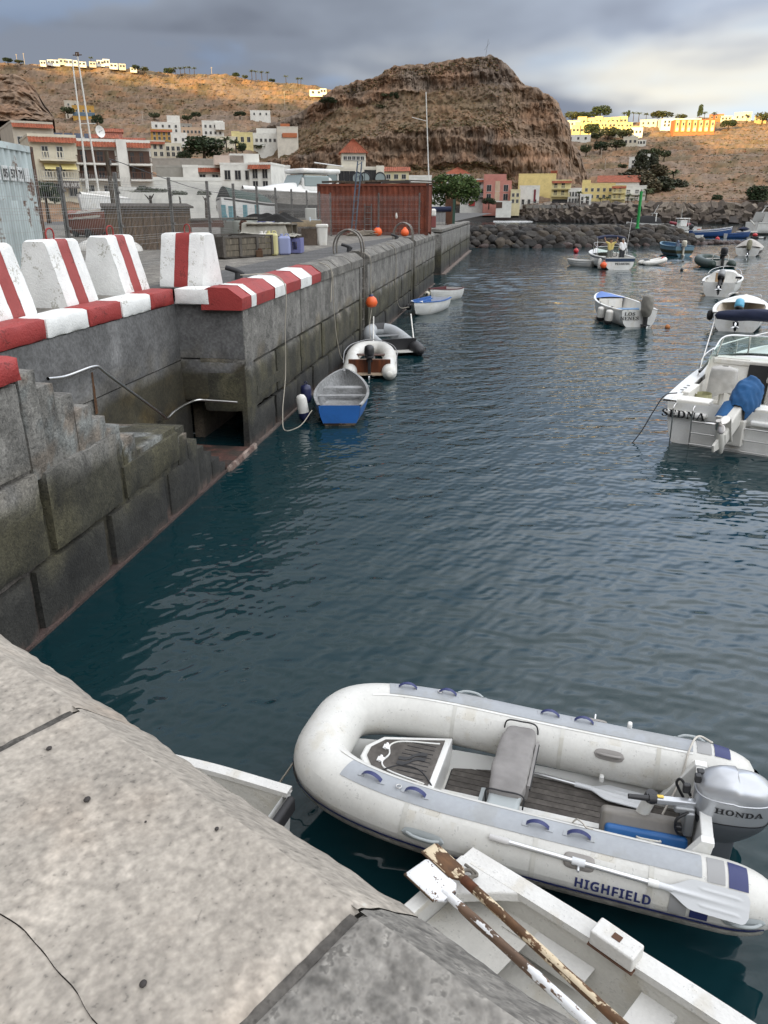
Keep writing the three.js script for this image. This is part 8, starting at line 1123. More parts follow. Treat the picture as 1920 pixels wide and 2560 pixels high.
{
  // --- first rows on the left
  house('beige gabled house with white front and tiled eave at the far left', { u0: 60, u1: 152, vt: 326, vb: 480, d: 165, dep: 18, yaw: 0.15, m: PB, roof: 'eave', win: [1, 4, 1.0, 1.2, 0.55, 0.95] });
  const h1 = house('cream three storey house with balustrade balcony and striped awnings', { u0: 97, u1: 205, vt: 357, vb: 495, d: 128, dep: 12, yaw: 0.12, m: PC, roof: 'eave', bal: [[0.55, 0.78, [0.30, 0.62]]], win: [1, 3, 1.1, 1.6, 0.03, 0.24] });
  for (const k of [-0.1, 0.26]) part('striped_awning', surf((a, b) => [h1.w * (k - 0.16 + a * 0.32), h1.h * 0.57 - b * 0.8, 0.1 + b * 1.6], 8, 2), mat('yellow awning', [0.55, 0.47, 0.2], { r: 0.9 }), h1.t);
  part('shop_sign', bx(h1.w * 0.4, 1.0, 0.12, h1.w * 0.22, h1.h * 0.22, 1.5), mat('dark sign', [0.09, 0.075, 0.065], { r: 0.7 }), h1.t); part('sign_lettering', text('BAR ART', 0.5, 0.02).translate(h1.w * 0.22, h1.h * 0.22, 1.57), mFrame, h1.t);
  house('white three storey block with dark timber balconies and tiled eaves', { u0: 204, u1: 385, vt: 368, vb: 495, d: 130, dep: 11, yaw: 0.10, nm: 'apartment_block', roof: 'eave', bal: [[0.28, 0.52, [0.32, 0.60], 'brown'], [0.84, 0.3, [0.32, 0.60], 'brown']], boxes: [[0.55, 0.68, 0, 1.04, 0.95, PW, 'stair_tower']], win: [1, 4, 1, 1.6, 0.02, 0.22] }, 'apartment block');
  house('white house with low tiled gable behind the white block', { u0: 238, u1: 300, vt: 352, vb: 420, d: 165, roof: 'gable', rh: 3, win: [1, 2] });
  house('red tiled pink house among the rear roofs on the left', { u0: 258, u1: 312, vt: 336, vb: 400, d: 195, m: PPk, roof: 'gable', rh: 1.6, win: [1, 3] });
  house('orange house with tiled roof behind the white block', { u0: 312, u1: 366, vt: 358, vb: 410, d: 180, m: POr, roof: 'gable', rh: 1.8, win: [1, 3] });
  house('low white roof house with solar panels on the left', { u0: 150, u1: 240, vt: 352, vb: 400, d: 172, roof: 'flat', boxes: [] });
  { const p = atD(185, 345, 170), o = thing('solar_array', 'row of dark solar panels on the left rooftops', 'solar panels', p, Math.atan2(-p.x, -p.z)); for (let k = 0; k < 6; k++) part('panel', bx(1.5, 0.06, 1.8, -4.4 + k * 1.75, 0.2, 0, 0.8), mat('solar glass', [0.02, 0.03, 0.055], { r: 0.2 }), o); }
  { const p = atD(248, 336, 160), o = thing('satellite_dish', 'white satellite dish standing above the left roofs', 'satellite dish', p, Math.atan2(-p.x, -p.z) + 0.7); part('dish', lathe([[0.001, 0], [0.5, 0.08], [0.95, 0.35], [1.0, 0.38]], 0, 0.4, 0, HP * 0.9), mGel, o); part('arm', bar([0, 0.4, 0], [0, 0.6, 0.9], 0.04), mGalv, o); part('mast', bar([0, -2.4, 0], [0, 0.4, 0], 0.08), mGalv, o); }
  // --- houses up the slope
  const S = [
    ['tall white house with square roof room high on the slope', 382, 452, 310, 336, 300, PW, 'flat', [2, 4], [[0.55, 1, 1, 1.65, -6]]], ['ochre two storey house below the tall white house', 380, 432, 328, 356, 285, PO, 'eave', [2, 4]], ['white cube house beside the ochre house', 430, 470, 337, 366, 282, PW, 'flat', [1, 2]],
    ['cream house with tiled verandah under the ochre house', 366, 415, 358, 400, 270, PC, 'eave', [2, 3]], ['cream two storey house with brown windows by the dark trees', 414, 456, 364, 398, 268, PC, 'flat', [2, 3]], ['low peach house with long window row on the slope', 455, 506, 322, 340, 305, PPe, 'flat', [1, 5]], ['grey house partly hidden behind the peach house', 452, 480, 312, 325, 318, PG, 'flat', [1, 2]],
    ['white two storey house with open corner terrace', 508, 560, 308, 346, 300, PW, 'flat', [2, 4], [[0.62, 1.06, 0.5, 0.95, 2.0, null, 'terrace_room']]], ['long low white house behind the palms', 490, 590, 345, 366, 290, PC, 'flat', [1, 6]], ['pale yellow house with three dark windows', 581, 633, 336, 366, 285, plaster('pale yellow', [0.72, 0.62, 0.32]), 'flat', [1, 3, 1.2, 1.8], [[0, 0.38, 1, 1.14, -8]]],
    ['white house of stepped cubes beside the modern villa', 634, 696, 338, 368, 285, PW, 'flat', [1, 5], [[0.15, 0.95, 1, 1.42, -6]]], ['modern white villa with rust brown terrace panel', 694, 746, 323, 362, 285, plaster('warm white', [0.68, 0.63, 0.56]), 'flat', [1, 2], [[0.25, 0.95, 0.42, 0.68, 0.3, POr, 'terrace_panel'], [0.18, 0.62, 1, 1.22, -6, POr, 'roof_room']]],
    ['small white house alone high on the slope', 626, 676, 279, 293, 390, PW, 'flat', [1, 3]], ['ochre house with blue base high on the left slope', 184, 236, 268, 290, 430, PO, 'flat', [1, 3], [[0, 1.01, 0, 0.38, 0.15, plaster('blue base', [0.13, 0.19, 0.26]), 'blue_base']]], ['ruined beige stone house beside the ochre house', 163, 198, 255, 271, 450, PB, 'flat', [1, 2]],
  ];
  for (const [l, u0, u1, vt, vb, d, m, roof, win, boxes] of S) house(l, { u0, u1, vt, vb, d: 0, m, roof, win, boxes, fd: 6 });
  // --- middle
  house('white building with pink terrace rooms above the boatyard', { u0: 556, u1: 640, vt: 419, vb: 490, d: 150, dep: 9, yaw: 0.05, nm: 'white_building', roof: 'flat', win: [1, 3, 1.0, 1.5, 0.5, 0.85], boxes: [[-0.15, 0.7, 1, 1.30, -6, plaster('pinkish', [0.64, 0.52, 0.46]), 'roof_room'], [0.3, 1.15, 1, 1.36, -5, PW, 'roof_room']] }, 'building');
  house('white wing with tiled eave and balcony beside the boatyard', { u0: 626, u1: 680, vt: 418, vb: 490, d: 149, dep: 9, yaw: -0.3, roof: 'eave', win: [2, 2, 0.9, 1.5], nm: 'white_building' }, 'building');
  house('low white wing with tiled edge left of the white building', { u0: 492, u1: 560, vt: 425, vb: 490, d: 152, dep: 8, roof: 'eave', win: [1, 2, 1, 1.5, 0.4, 0.8], nm: 'white_building' }, 'building');
  house('plain white house behind the cabin cruiser', { u0: 672, u1: 728, vt: 424, vb: 495, d: 170, roof: 'flat', win: [1, 1], nm: 'white_building' }, 'building');
  house('blank grey block wall house above the white yard wall', { u0: 398, u1: 466, vt: 425, vb: 490, d: 145, m: PG, roof: 'flat' }); house('plain white gable wall next to the grey block house', { u0: 463, u1: 500, vt: 424, vb: 490, d: 143, roof: 'flat' });
  house('cream kiosk with orange skirt behind the cruiser', { u0: 765, u1: 800, vt: 445, vb: 500, d: 75, m: PC, roof: 'flat', dep: 3, boxes: [[0, 1.02, 0.3, 0.62, 0.15, PY, 'orange_skirt']] }, 'kiosk');
  house('long white boundary wall behind the boatyard', { u0: 392, u1: 556, vt: 456, vb: 505, d: 88, dep: 0.4, nm: 'boundary_wall', roof: 'flat' }, 'wall'); house('low white wall farther left behind the yacht', { u0: 290, u1: 392, vt: 478, vb: 505, d: 92, dep: 0.4, nm: 'boundary_wall', roof: 'flat' }, 'wall'); house('rough stone retaining wall under the dark trees', { u0: 385, u1: 545, vt: 402, vb: 428, d: 200, dep: 2, m: PG, nm: 'retaining_wall', roof: 'flat' }, 'wall');
  { // harbour office with round windows and tower
    const { t, w, h } = house('white harbour office with round windows and square tiled tower', { u0: 820, u1: 960, vt: 427, vb: 480, d: 135, dep: 10, yaw: 0.06, nm: 'harbour_office', roof: 'flat', m: plaster('office white', [0.76, 0.71, 0.62]), boxes: [[0, 0.18, 0, 1.14, 0.25], [0.86, 1, 0, 1.14, 0.25]] }, 'building');
    const tw = w * 0.42, tx = -w * 0.03; part('tower', bx(tw, h * 0.75, tw, tx, h * 1.3, -tw / 2 - 0.2), M['plaster office white'], t); const H2 = h * 1.675; const rf = part('tower_roof', [[[-1, 1], [1, 1]], [[1, 1], [1, -1]], [[1, -1], [-1, -1]], [[-1, -1], [-1, 1]]].map(([a, b]) => tilePlane([tx + a[0] * (tw / 2 + 0.4), H2, -tw / 2 - 0.2 + a[1] * (tw / 2 + 0.4)], [tx + b[0] * (tw / 2 + 0.4), H2, -tw / 2 - 0.2 + b[1] * (tw / 2 + 0.4)], [tx, H2 + 2.2, -tw / 2 - 0.2], [tx, H2 + 2.2, -tw / 2 - 0.2])), mTile, t);
    for (let k = 0; k < 5; k++) windowAt(t, tx - tw * 0.36 + k * tw * 0.18, H2 - 0.75, -0.18, 0.5, 0.5, 0);
    for (const q of [0.09, 0.53, 0.66, 0.93]) { const f = part('round_window', new THREE.TorusGeometry(0.85, 0.1, 8, 24).translate((q - 0.5) * w, h * 0.6, q < 0.2 || q > 0.85 ? 0.27 : 0.03), mBlack, t); part('pane', cyl(0.82, 0.82, 0.04, (q - 0.5) * w, h * 0.6, q < 0.2 || q > 0.85 ? 0.27 : 0.03, HP, 0, 0, 24), mat('pale window', [0.25, 0.30, 0.30], { r: 0.15 }), f); }
    for (const q of [0.24, 0.34, 0.44]) windowAt(t, (q - 0.5) * w, h * 0.55, 0.03, 0.75, 2.3, 0, mBlack); windowAt(t, 0.28 * w, h * 0.6, 0.03, 2.2, 2.3, 0, mBlack);
  }
  house('cream gabled house right of the harbour office', { u0: 958, u1: 1022, vt: 432, vb: 485, d: 170, m: plaster('light cream', [0.72, 0.64, 0.42]), roof: 'gable', rh: 1.8, win: [1, 3, 0.8, 0.8, 0.6, 0.9] }); house('low white flat house behind the red container', { u0: 1018, u1: 1078, vt: 446, vb: 490, d: 190, m: PW, roof: 'flat', win: [1, 3] }); house('ochre white building behind the kiosk', { u0: 795, u1: 826, vt: 448, vb: 495, d: 150, m: PC, roof: 'flat' });
  // --- promenade front, left to right
  const G0 = 516;
  house('white villa with red hipped roof behind the round tree', { u0: 1110, u1: 1172, vt: 442, vb: G0, d: 312, dep: 10, roof: 'hip', rh: 2.6, win: [2, 2, 0.9, 1.2] });
  house('low white house with tiled edge left of the round tree', { u0: 1072, u1: 1112, vt: 458, vb: G0, d: 300, roof: 'eave' });
  house('white three storey house with green glazed bay', { u0: 1150, u1: 1212, vt: 455, vb: G0, d: 296, roof: 'eave', bal: [[0.72, 0.5, [0.36, 0.66]], [0.2, 0.36, [0.36, 0.66]]], boxes: [[0.5, 0.98, 0.3, 0.55, 0.4, mat('green glass', [0.015, 0.075, 0.06], { r: 0.2 }), 'glazed_bay'], [0.35, 0.6, 0.02, 0.2, 0.3, mat('red sign', [0.5, 0.05, 0.05], { r: 0.6 }), 'shop_sign']] });
  house('salmon pink house with large grey windows and stone panel', { u0: 1207, u1: 1276, vt: 459, vb: G0, d: 290, dep: 10, m: PPk, roof: 'flat', win: [2, 3, 1.5, 2.0, 0.2, 0.92], boxes: [[0, 0.8, 1, 1.30, -6, PPk, 'roof_storey'], [0.42, 0.58, 0.1, 1.02, 0.12, PPe, 'stone_panel']] });
  { const { t, w, h } = house('flat low kiosk in brown and white before the pink house', { u0: 1240, u1: 1278, vt: 506, vb: 520, d: 283, dep: 3, roof: 'flat', boxes: [[0, 0.4, 0, 1, 0.1, mBrownW, 'brown_side']] }, 'kiosk'); }
  house('narrow cream house with two upper windows', { u0: 1275, u1: 1299, vt: 479, vb: G0, d: 288, m: plaster('light cream', [0.72, 0.64, 0.42]), roof: 'flat', win: [2, 2, 0.8, 1.1] }); house('plain white house with dark red door strip', { u0: 1297, u1: 1346, vt: 470, vb: G0, d: 294, roof: 'flat', win: [1, 3, 0.9, 1.6, 0.05, 0.4], boxes: [[0.72, 0.82, 0.25, 0.85, 0.15, mat('dark red strip', [0.16, 0.02, 0.03], { r: 0.7 }), 'red_strip']] });
  house('large blank yellow house wall with tiled roof terrace', { u0: 1293, u1: 1384, vt: 443, vb: G0, d: 306, dep: 12, m: PY, roof: 'flat', boxes: [[0.85, 1.02, 1, 1.12, -4, mTile, 'terrace_roof']] });
  house('yellow balcony house of three storeys on the promenade', { u0: 1376, u1: 1423, vt: 457, vb: G0, d: 293, m: plaster('soft yellow', [0.76, 0.66, 0.36]), roof: 'eave', bal: [[0.5, 0.96, [0.40, 0.68]]], boxes: [[0.08, 0.95, 0.03, 0.28, 0.1, mPaneShade, 'shop_shade_sheet']] });  // dark sheet on the ground floor stands in for the unlit shop inside
  house('white two storey house with slim windows on the promenade', { u0: 1418, u1: 1450, vt: 476, vb: G0, d: 292, roof: 'flat', win: [2, 4, 0.7, 1.4] }); house('small white house with palms in front', { u0: 1446, u1: 1476, vt: 490, vb: G0, d: 289, roof: 'flat', win: [2, 2, 0.7, 1.2] });
  house('long yellow house with scattered small windows', { u0: 1452, u1: 1532, vt: 465, vb: G0, d: 296, dep: 12, m: PY, roof: 'flat', win: [2, 5, 0.8, 1.0, 0.3, 0.9], boxes: [[0, 0.24, 1, 1.2, -8], [0.3, 0.95, 0.02, 0.22, 0.1, PG, 'grey_base']] });
  house('yellow house with two balcony floors beside the white terraces', { u0: 1526, u1: 1560, vt: 469, vb: G0, d: 291, m: plaster('soft yellow', [0.76, 0.66, 0.36]), roof: 'eave', bal: [[0.5, 0.92, [0.36, 0.66]]] });
  house('white house with broad dark red gable roof', { u0: 1490, u1: 1590, vt: 460, vb: G0, d: 312, dep: 12, roof: 'gable', rh: 2.4, win: [2, 5] }); house('white terraced house with long balconies', { u0: 1556, u1: 1610, vt: 470, vb: G0, d: 300, roof: 'flat', bal: [[0.5, 0.95, [0.3, 0.6]]] }); house('small yellow house above the red gable roof', { u0: 1511, u1: 1542, vt: 443, vb: 458, d: 345, m: PY, roof: 'flat', win: [1, 3], boxes: [[-0.1, 0.9, -0.5, 0, 0.3, PW, 'white_base']] });
  house('white house half hidden by conifers on the right hill', { u0: 1570, u1: 1632, vt: 398, vb: 440, d: 0, roof: 'flat', win: [3, 4], boxes: [[0.4, 0.9, 1, 1.2, -6, PW, 'roof_room']], fd: 6 });
  // --- plateau houses
  const R = rand(55), lp = [[108, 161, 14, 9], [126, 158, 14, 8], [138, 160, 22, 10], [158, 157, 20, 9], [172, 160, 20, 11], [184, 160, 18, 9], [205, 163, 20, 8], [232, 163, 16, 8], [252, 161, 18, 10], [266, 160, 16, 12], [284, 168, 20, 9], [306, 170, 16, 10], [334, 176, 16, 6], [790, 236, 32, 11], [808, 232, 16, 10]];
  lp.forEach(([u, v, w, hh], i) => house(i > 12 ? 'pale sunlit house in the saddle left of the mesa' : (i % 4 === 3 ? 'small cream' : 'small white') + ' house on the sunlit plateau edge of the left hill', { u0: u - w / 2, u1: u + w / 2, vt: v - hh * 0.8, vb: v, d: i > 12 ? 560 : 0, m: i % 4 === 3 ? PC : PW, roof: 'flat', fd: 1.2, win: [1, 2, 1.4, 1.6] }, 'house', i > 12 ? 'saddle houses' : 'left plateau houses'));
  let k = 0; for (const [u0, u1, vb, n, rows] of [[1428, 1596, 334, 8, 3]]) for (let r = 0; r < rows; r++) for (let i = 0; i < n - r; i++) { const u = lerp(u0 + r * 8, u1 - r * 14, (i + 0.5) / (n - r)), w = (u1 - u0) / n * (0.75 + 0.4 * R()); house(['lower', 'middle', 'upper'][r] + ' row sunlit yellow terrace house on the right plateau', { u0: u - w / 2, u1: u + w / 2, vt: vb - r * 11 - 14 - R() * 4, vb: vb - r * 11 + (i - n / 2) * -0.9, d: 0, m: PY, roof: 'flat', fd: 2.5, win: [1, 2, 1.5, 1.5] }, 'house', 'yellow terrace houses'); k++; }
  house('long white sunlit terrace row on the right plateau', { u0: 1654, u1: 1748, vt: 300, vb: 320, d: 0, dep: 9, fd: 2.5, yaw: 0.25, roof: 'flat', win: [2, 9, 1.2, 1.4] }); 
  { const { t, w, h } = house('orange sunlit terrace row with seven arched bays', { u0: 1686, u1: 1782, vt: 304, vb: 333, d: 0, dep: 8, fd: 2.5, yaw: 0.3, m: POr, roof: 'flat' }, 'terrace row'); for (let i = 0; i < 7; i++) { const x = (i + 0.5) / 7 * w - w / 2, b = part('bay', bx(w / 7 * 0.55, h * 0.85, 0.8, x, h * 0.55, 0.4), PY, t); part('bay_foot', cyl(w / 7 * 0.27, w / 7 * 0.27, 0.8, x, h * 0.3, 0.45, HP), PC, b); windowAt(t, x, h * 0.7, 0.84, w / 7 * 0.3, h * 0.25, 0); } }
  for (const [u, v, w, hh, d, m, l] of [[1790, 300, 34, 12, 625, POr, 'small orange house right of the arched row'], [1430, 318, 40, 14, 620, PC, 'cream house at the left end of the yellow terraces'], [1620, 316, 40, 14, 630, PC, 'cream house right of the yellow terraces'], [1548, 346, 44, 15, 560, PC, 'low cream house in the trees below the yellow terraces'], [1590, 340, 30, 18, 565, PW, 'white two storey house below the yellow terraces'], [1445, 354, 60, 14, 560, PW, 'long low white house below the yellow terraces'], [1575, 365, 36, 20, 545, PC, 'cream cube house above the road bend'], [1602, 362, 24, 10, 545, PW, 'white annex beside the cream cube house'], [1815, 302, 26, 10, 628, PC, 'cream house near the plateau edge'], [1855, 304, 40, 20, 628, PC, 'cream house of stacked floors on the right plateau'], [1900, 306, 28, 14, 620, plaster('tan', [0.52, 0.36, 0.20]), 'round tan water tank house at the right edge']]) house(l, { u0: u - w / 2, u1: u + w / 2, vt: v - hh, vb: v, d: 0, m, roof: 'flat', fd: 2.5, win: [1, 3, 1.2, 1.4] });
}
// ================= VEGETATION =================
{
  const R = rand(202), leafM = (k, c) => mat('leaf ' + k, c, { vc: true, r: 0.85 }), LG = leafM('green', [1, 1, 1]);
  // leaf cloud filling a lumpy ellipsoid; unit size about 1
  const crownG = (n, leaf, seed, tone, flatB = 0, hang = 0) => { const r = rand(seed), pos = [], nor = [], col = [], lobes = Array.from({ length: 14 }, () => { const a = r() * 6.283, e = r() * 1.4 - 0.45, q = 0.55 + 0.2 * r(); return V(Math.cos(a) * Math.cos(e) * q, Math.sin(e) * q, Math.sin(a) * Math.cos(e) * q); }); for (let i = 0; i < n; i++) { const L = lobes[Math.floor(r() * 14)], d = V(r() - 0.5, r() - 0.5, r() - 0.5).normalize().multiplyScalar(0.46 * Math.cbrt(0.25 + 0.75 * r())), p = L.clone().add(d); if (p.y < -flatB && flatB) p.y = -flatB + r() * 0.1; const a = V(r() - 0.5, r() - 0.5, r() - 0.5).normalize(), b = V(r() - 0.5, hang ? -1 : r() - 0.5, r() - 0.5).cross(a).normalize(), s = leaf * (0.6 + 0.8 * r()), q = [a.clone().multiplyScalar(s), b.clone().multiplyScalar(s * (hang ? 2.4 : 0.7))], k = 0.55 + 0.9 * r(), nn = a.clone().cross(b).normalize(); const c = tone.map((x, j) => x * k * (j === 0 ? 0.85 + 0.4 * r() : 1)); for (const [x, y] of [[-1, -1], [1, -1], [1, 1], [-1, -1], [1, 1], [-1, 1]]) { pos.push(p.x + q[0].x * x + q[1].x * y, p.y + q[0].y * x + q[1].y * y, p.z + q[0].z * x + q[1].z * y); nor.push(nn.x, nn.y, nn.z); col.push(...c); } } const g = new THREE.BufferGeometry(); g.setAttribute('position', new THREE.Float32BufferAttribute(pos, 3)); g.setAttribute('normal', new THREE.Float32BufferAttribute(nor, 3)); g.setAttribute('color', new THREE.Float32BufferAttribute(col, 3)); return ready(g); };
  const CR = { big: crownG(6500, 0.035, 1, [0.058, 0.098, 0.022]), dark: crownG(2200, 0.055, 2, [0.03, 0.05, 0.018]), mid: crownG(900, 0.085, 3, [0.06, 0.072, 0.028]), umb: crownG(1600, 0.05, 4, [0.042, 0.06, 0.022], 0.12), dry: crownG(2000, 0.04, 5, [0.085, 0.072, 0.036], 0, 1), con: crownG(1500, 0.05, 6, [0.045, 0.052, 0.028], 0, 1) };
  const trunkM = mat('bark', [0.10, 0.075, 0.055], { map: 'wood', r: 0.95 });
  const tree = (label, u, v0, v1, wpx, d, kind, group, nm = 'tree') => { const B = atD(u, v1, d || dHill(u, v1)), m = mpp(B), h = (v1 - v0) * m, w = wpx * m / 2, t = thing(nm, label, 'tree', B, R() * 6, group), um = kind === 'umb', ch = um ? h * 0.42 : kind === 'big' ? h * 1.1 : h * 0.9; part('trunk', [bar([0, -1, 0], [0, h * 0.6, 0], w * 0.09 + 0.08, 7, w * 0.04 + 0.04), bar([0, h * 0.35, 0], [w * 0.45, h * 0.65, w * 0.1], w * 0.04 + 0.03, 6, 0.03), bar([0, h * 0.4, 0], [-w * 0.45, h * 0.68, -w * 0.2], w * 0.04 + 0.03, 6, 0.03)], trunkM, t); const c = part('crown', CR[kind], LG, t); c.scale.set(w / 0.92, ch / 2 / 0.9, w / 0.92); c.position.y = h - ch / 2; return t; };
  tree('large round dense green tree on the promenade', 1135, 440, 516, 118, 268, 'big'); tree('small dark tree beside the pink house', 1222, 496, 516, 32, 284, 'dark'); tree('big dark green tree clump on the left slope', 512, 347, 402, 100, 0, 'dark'); tree('dark shrub tree at the left foot of the clump', 462, 380, 404, 36, 0, 'dark'); tree('dark tree between the palms and yellow house', 606, 360, 384, 28, 0, 'dark'); tree('round shrub tree left of the white cube house', 650, 360, 376, 28, 0, 'mid');
  for (const [u, w, l] of [[378, 84, 'widest clipped umbrella tree before the white yard wall'], [452, 40, 'middle clipped umbrella tree before the white wall'], [515, 36, 'clipped umbrella tree nearest the cradle before the white wall']]) tree(l, u, u < 400 ? 472 : 480, 520, w, 78, 'umb', 'umbrella trees', 'umbrella_tree');
  tree('green hedge tree beside the rusty container', 118, 458, 520, 60, 62, 'dark');
  const bushes = [[1560, 440, 512, 70, 320], [1610, 445, 514, 60, 316], [1655, 450, 514, 64, 322], [1590, 425, 480, 60, 345], [1690, 455, 514, 50, 330], [1540, 470, 512, 40, 330], [1730, 470, 514, 50, 330], [1640, 415, 470, 46, 355]]; bushes.forEach(([u, a, b, w, d], i) => tree('feathery brown green tree in the grove below the right hill', u, a, b, w, d, i % 2 ? 'dry' : 'con', 'grove trees'));
  tree('dark conifer before the white hill house', 1600, 385, 448, 30, 0, 'con'); tree('conifer at the right of the white hill house', 1628, 390, 446, 24, 0, 'con'); tree('dark round tree at the right edge of the promenade', 1890, 468, 516, 70, 300, 'dark'); tree('small dark tree near the lamp posts', 1790, 488, 514, 26, 300, 'dark');
  const pt = [[1500, 268, 298, 46], [1655, 278, 300, 50], [1430, 280, 304, 34], [1460, 282, 302, 30], [1700, 286, 300, 26], [1905, 282, 306, 36], [1478, 312, 342, 40], [1520, 318, 348, 40], [1562, 322, 352, 34], [1820, 302, 322, 36], [1492, 330, 352, 28], [1540, 350, 376, 40], [1500, 356, 382, 36], [1465, 362, 388, 26], [1640, 370, 400, 34], [1610, 375, 396, 24], [1660, 376, 398, 26], [1555, 410, 424, 22]]; pt.forEach(([u, a, b, w], i) => tree((i % 3 ? 'olive green' : 'dark green') + (b < 310 ? ' tree on the skyline of the right plateau' : b < 360 ? ' tree between the sunlit houses of the right hill' : ' tree beside the road below the right plateau'), u, a, b, w, 0, i % 3 ? 'mid' : 'dark', 'right plateau trees'));
  const lt = [[20, 146, 158, 24], [50, 150, 160, 20], [340, 164, 176, 20], [360, 168, 180, 22], [420, 172, 188, 20], [430, 170, 187, 16], [590, 183, 194, 20], [612, 188, 198, 14], [680, 198, 206, 16], [960, 234, 245, 16], [985, 232, 250, 22], [955, 262, 280, 40], [490, 282, 296, 24], [470, 288, 304, 24], [600, 280, 294, 28], [385, 282, 298, 26], [820, 245, 262, 40], [170, 268, 290, 30], [245, 290, 318, 26]]; lt.forEach(([u, a, b, w], i) => tree((i % 2 ? 'olive green' : 'dark green') + (b < 200 ? ' low tree on the left plateau edge' : u > 800 ? ' low tree on the mesa shoulder' : ' low tree halfway up the left hill'), u, a, b, w, u > 800 ? 345 : 0, i % 2 ? 'mid' : 'dark', 'left hill trees'));
  tree('cypress spire on the right plateau', 1570, 278, 300, 9, 0, 'dark', 'cypress spires'); tree('cypress spire on the right plateau', 1748, 265, 300, 12, 0, 'dark', 'cypress spires');
  // palms
  const palmG = (() => { const r = rand(88), out = []; for (let k = 0; k < 17; k++) { const a = k / 17 * 6.283 + r() * 0.3, up = 0.15 + 0.75 * r(), L = 0.9 + 0.25 * r(); for (const sd of [-1, 1]) out.push(paint(surf((s, t) => { const q = s, x = L * q, y = up * Math.sin(q * 2.2) * 0.75 - 0.45 * q * q, w = 0.13 * Math.sin(Math.min(1, q * 1.1 + 0.12) * 3.0); return [Math.cos(a) * x - Math.sin(a) * sd * w * t, y - t * w * 0.8, Math.sin(a) * x + Math.cos(a) * sd * w * t]; }, 8, 1), () => { const c = 0.7 + 0.5 * r(); return [0.062 * c, 0.075 * c, 0.026 * c]; })); } return ready(out); })();
  const palm = (label, u, v0, v1, wpx, d, group) => { const B = atD(u, v1, d || dHill(u, v1)), m = mpp(B), h = (v1 - v0) * m, w = wpx * m / 2, t = thing('palm_tree', label, 'palm', B, R() * 6, group); part('trunk', bar([0, -1, 0], [0.05 * h, h - w * 0.45, 0], 0.035 * h + 0.06, 7, 0.02 * h + 0.05), trunkM, t); const c = part('crown', palmG, LG, t); c.scale.setScalar(w); c.position.set(0.05 * h, h - w * 0.45, 0); return t; };
  for (const [u, a, b, w, d] of [[568, 346, 388, 34, 0], [592, 352, 392, 40, 0], [575, 372, 396, 30, 0]]) palm('palm beside the dark trees on the left slope', u, a, b, w, d, 'slope palms');
  for (const [u, a, b, w, d] of [[1448, 480, 516, 22, 284], [1464, 492, 516, 16, 283], [1500, 495, 516, 18, 283], [1516, 492, 516, 22, 283], [1568, 486, 516, 22, 284], [1578, 496, 516, 18, 283]]) palm('slim palm on the promenade before the yellow houses', u, a, b, w, d, 'promenade palms');
  for (const [u, a, b, w, d] of [[1612, 474, 514, 40, 300], [1680, 428, 470, 40, 340], [1650, 460, 512, 44, 320]]) palm('broad shaggy palm in the grove', u, a, b, w, d, 'grove palms');
  for (const [u, b] of [[228, 160], [440, 186], [452, 186], [462, 185], [475, 184], [486, 186], [640, 194], [655, 196], [668, 197], [630, 193], [715, 206], [745, 212], [752, 212]]) palm('small palm on the sunlit edge of the left plateau', u, b - 16, b + 2, 15, 0, 'left plateau palms');
  for (const [u, b] of [[1567, 299], [1583, 299], [1596, 300], [1615, 302], [1760, 299], [1782, 300], [1866, 305], [1560, 300]]) palm('small palm on the skyline of the right plateau', u, b - 18, b + 1, 18, 0, 'right plateau palms');
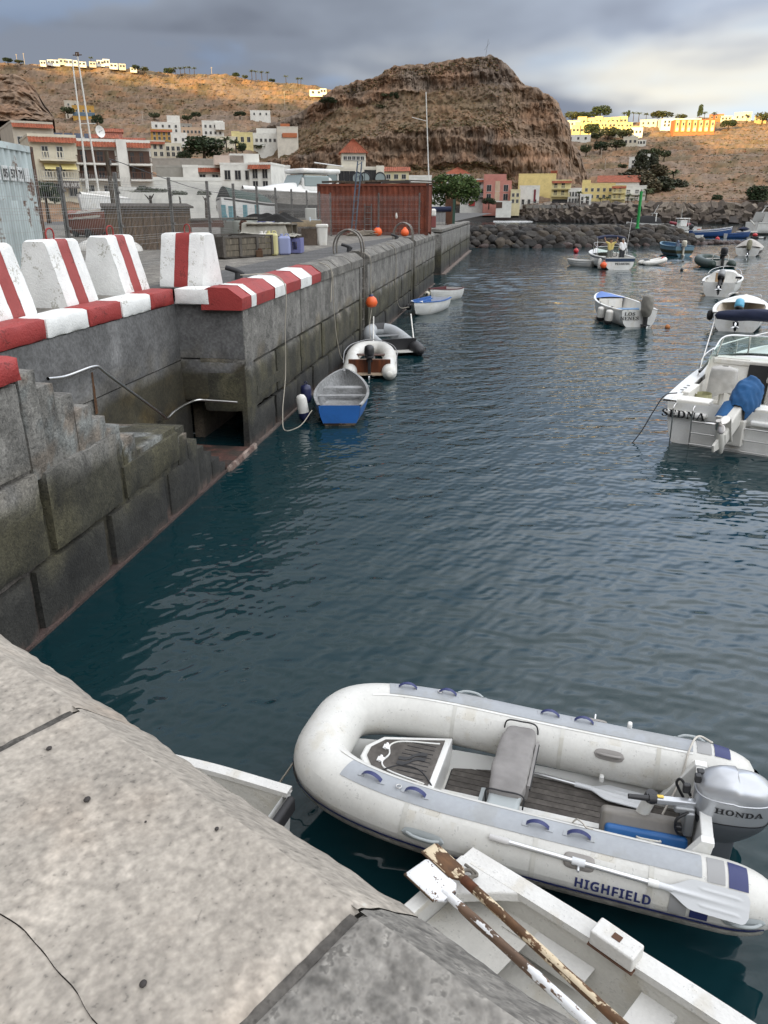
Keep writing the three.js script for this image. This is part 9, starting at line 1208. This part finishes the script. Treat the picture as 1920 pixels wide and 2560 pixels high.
  // poles and lamps on the hills
  for (const [u, a, b, d] of [[531, 172, 204, 610], [712, 233, 268, 520], [357, 280, 303, 430], [44, 138, 160, 640], [62, 136, 160, 640], [1712, 488, 515, 275], [1503, 372, 392, 430], [1512, 398, 420, 400]]) { const B = atD(u, b, d), m = mpp(B), o = thing('power_pole', 'slender pole standing on the hillside', 'pole', B, 0, 'hillside poles'); part('shaft', bar([0, -1, 0], [0, (b - a) * m, 0], 0.16, 5), mat('pole grey', [0.36, 0.31, 0.25], { r: 0.9 }), o); part('arm', bar([-0.7, (b - a) * m - 0.5, 0], [0.7, (b - a) * m - 0.5, 0], 0.09, 4), M['pole grey'], o); }
  { const B = atD(1213, 137, 351), o = thing('summit_aerial', 'leaning wire aerial on top of the mesa', 'aerial', B); part('mast', bar([0, -2, 0], [1.0, 5.2, 0], 0.06, 4), mGalv, o); part('crossbar', bar([-0.4, 1.6, 0], [1.6, 4.2, 0], 0.04, 4), mGalv, o); }
  // dry scrub, too many to count
  const sg = crownG(16, 0.32, 77, [1, 1, 1]); sg.computeBoundingSphere();
  const scatter = (H, n, seed, u0, u1, s0, s1, sz) => { const r = rand(seed), im = new THREE.InstancedMesh(sg, LG, n), o = new THREE.Object3D(), c = new THREE.Color(); for (let i = 0; i < n; i++) { const p = H.at(lerp(u0, u1, r()), lerp(s0, s1, r())); o.position.copy(p); const s = sz * (0.5 + r() * r() * 1.3) * (0.5 + p.length() / 600); o.scale.set(s, s * 0.65, s); o.rotation.y = r() * 6.28; o.updateMatrix(); im.setMatrixAt(i, o.matrix); const g = r(); if (g < 0.3) c.setRGB(0.06 + 0.03 * r(), 0.06 + 0.02 * r(), 0.03); else c.setRGB(0.11 + 0.08 * r(), 0.078 + 0.05 * r(), 0.042); im.setColorAt(i, c); } im.name = uniq('dry_scrub'); im.userData = { kind: 'stuff', label: 'dry scrub bushes covering the hillsides', category: 'scrub' }; scene.add(im); };
  scatter(hillLeft, 7500, 1, -60, 800, 1.2, 5.0, 0.45); scatter(mesa, 6500, 2, 620, 1440, 0.5, 2.0, 0.42); scatter(mesa, 4200, 4, 700, 1300, 3.0, 5.0, 0.4); scatter(mesa, 900, 6, 860, 1250, 5.6, 6.1, 0.4); scatter(hillRight, 6500, 3, 1380, 2000, 0.6, 5.9, 0.45);
}

scene.traverse((o) => { if (o.isMesh) { o.castShadow = true; o.receiveShadow = true; } });
renderer.render(scene, camera);
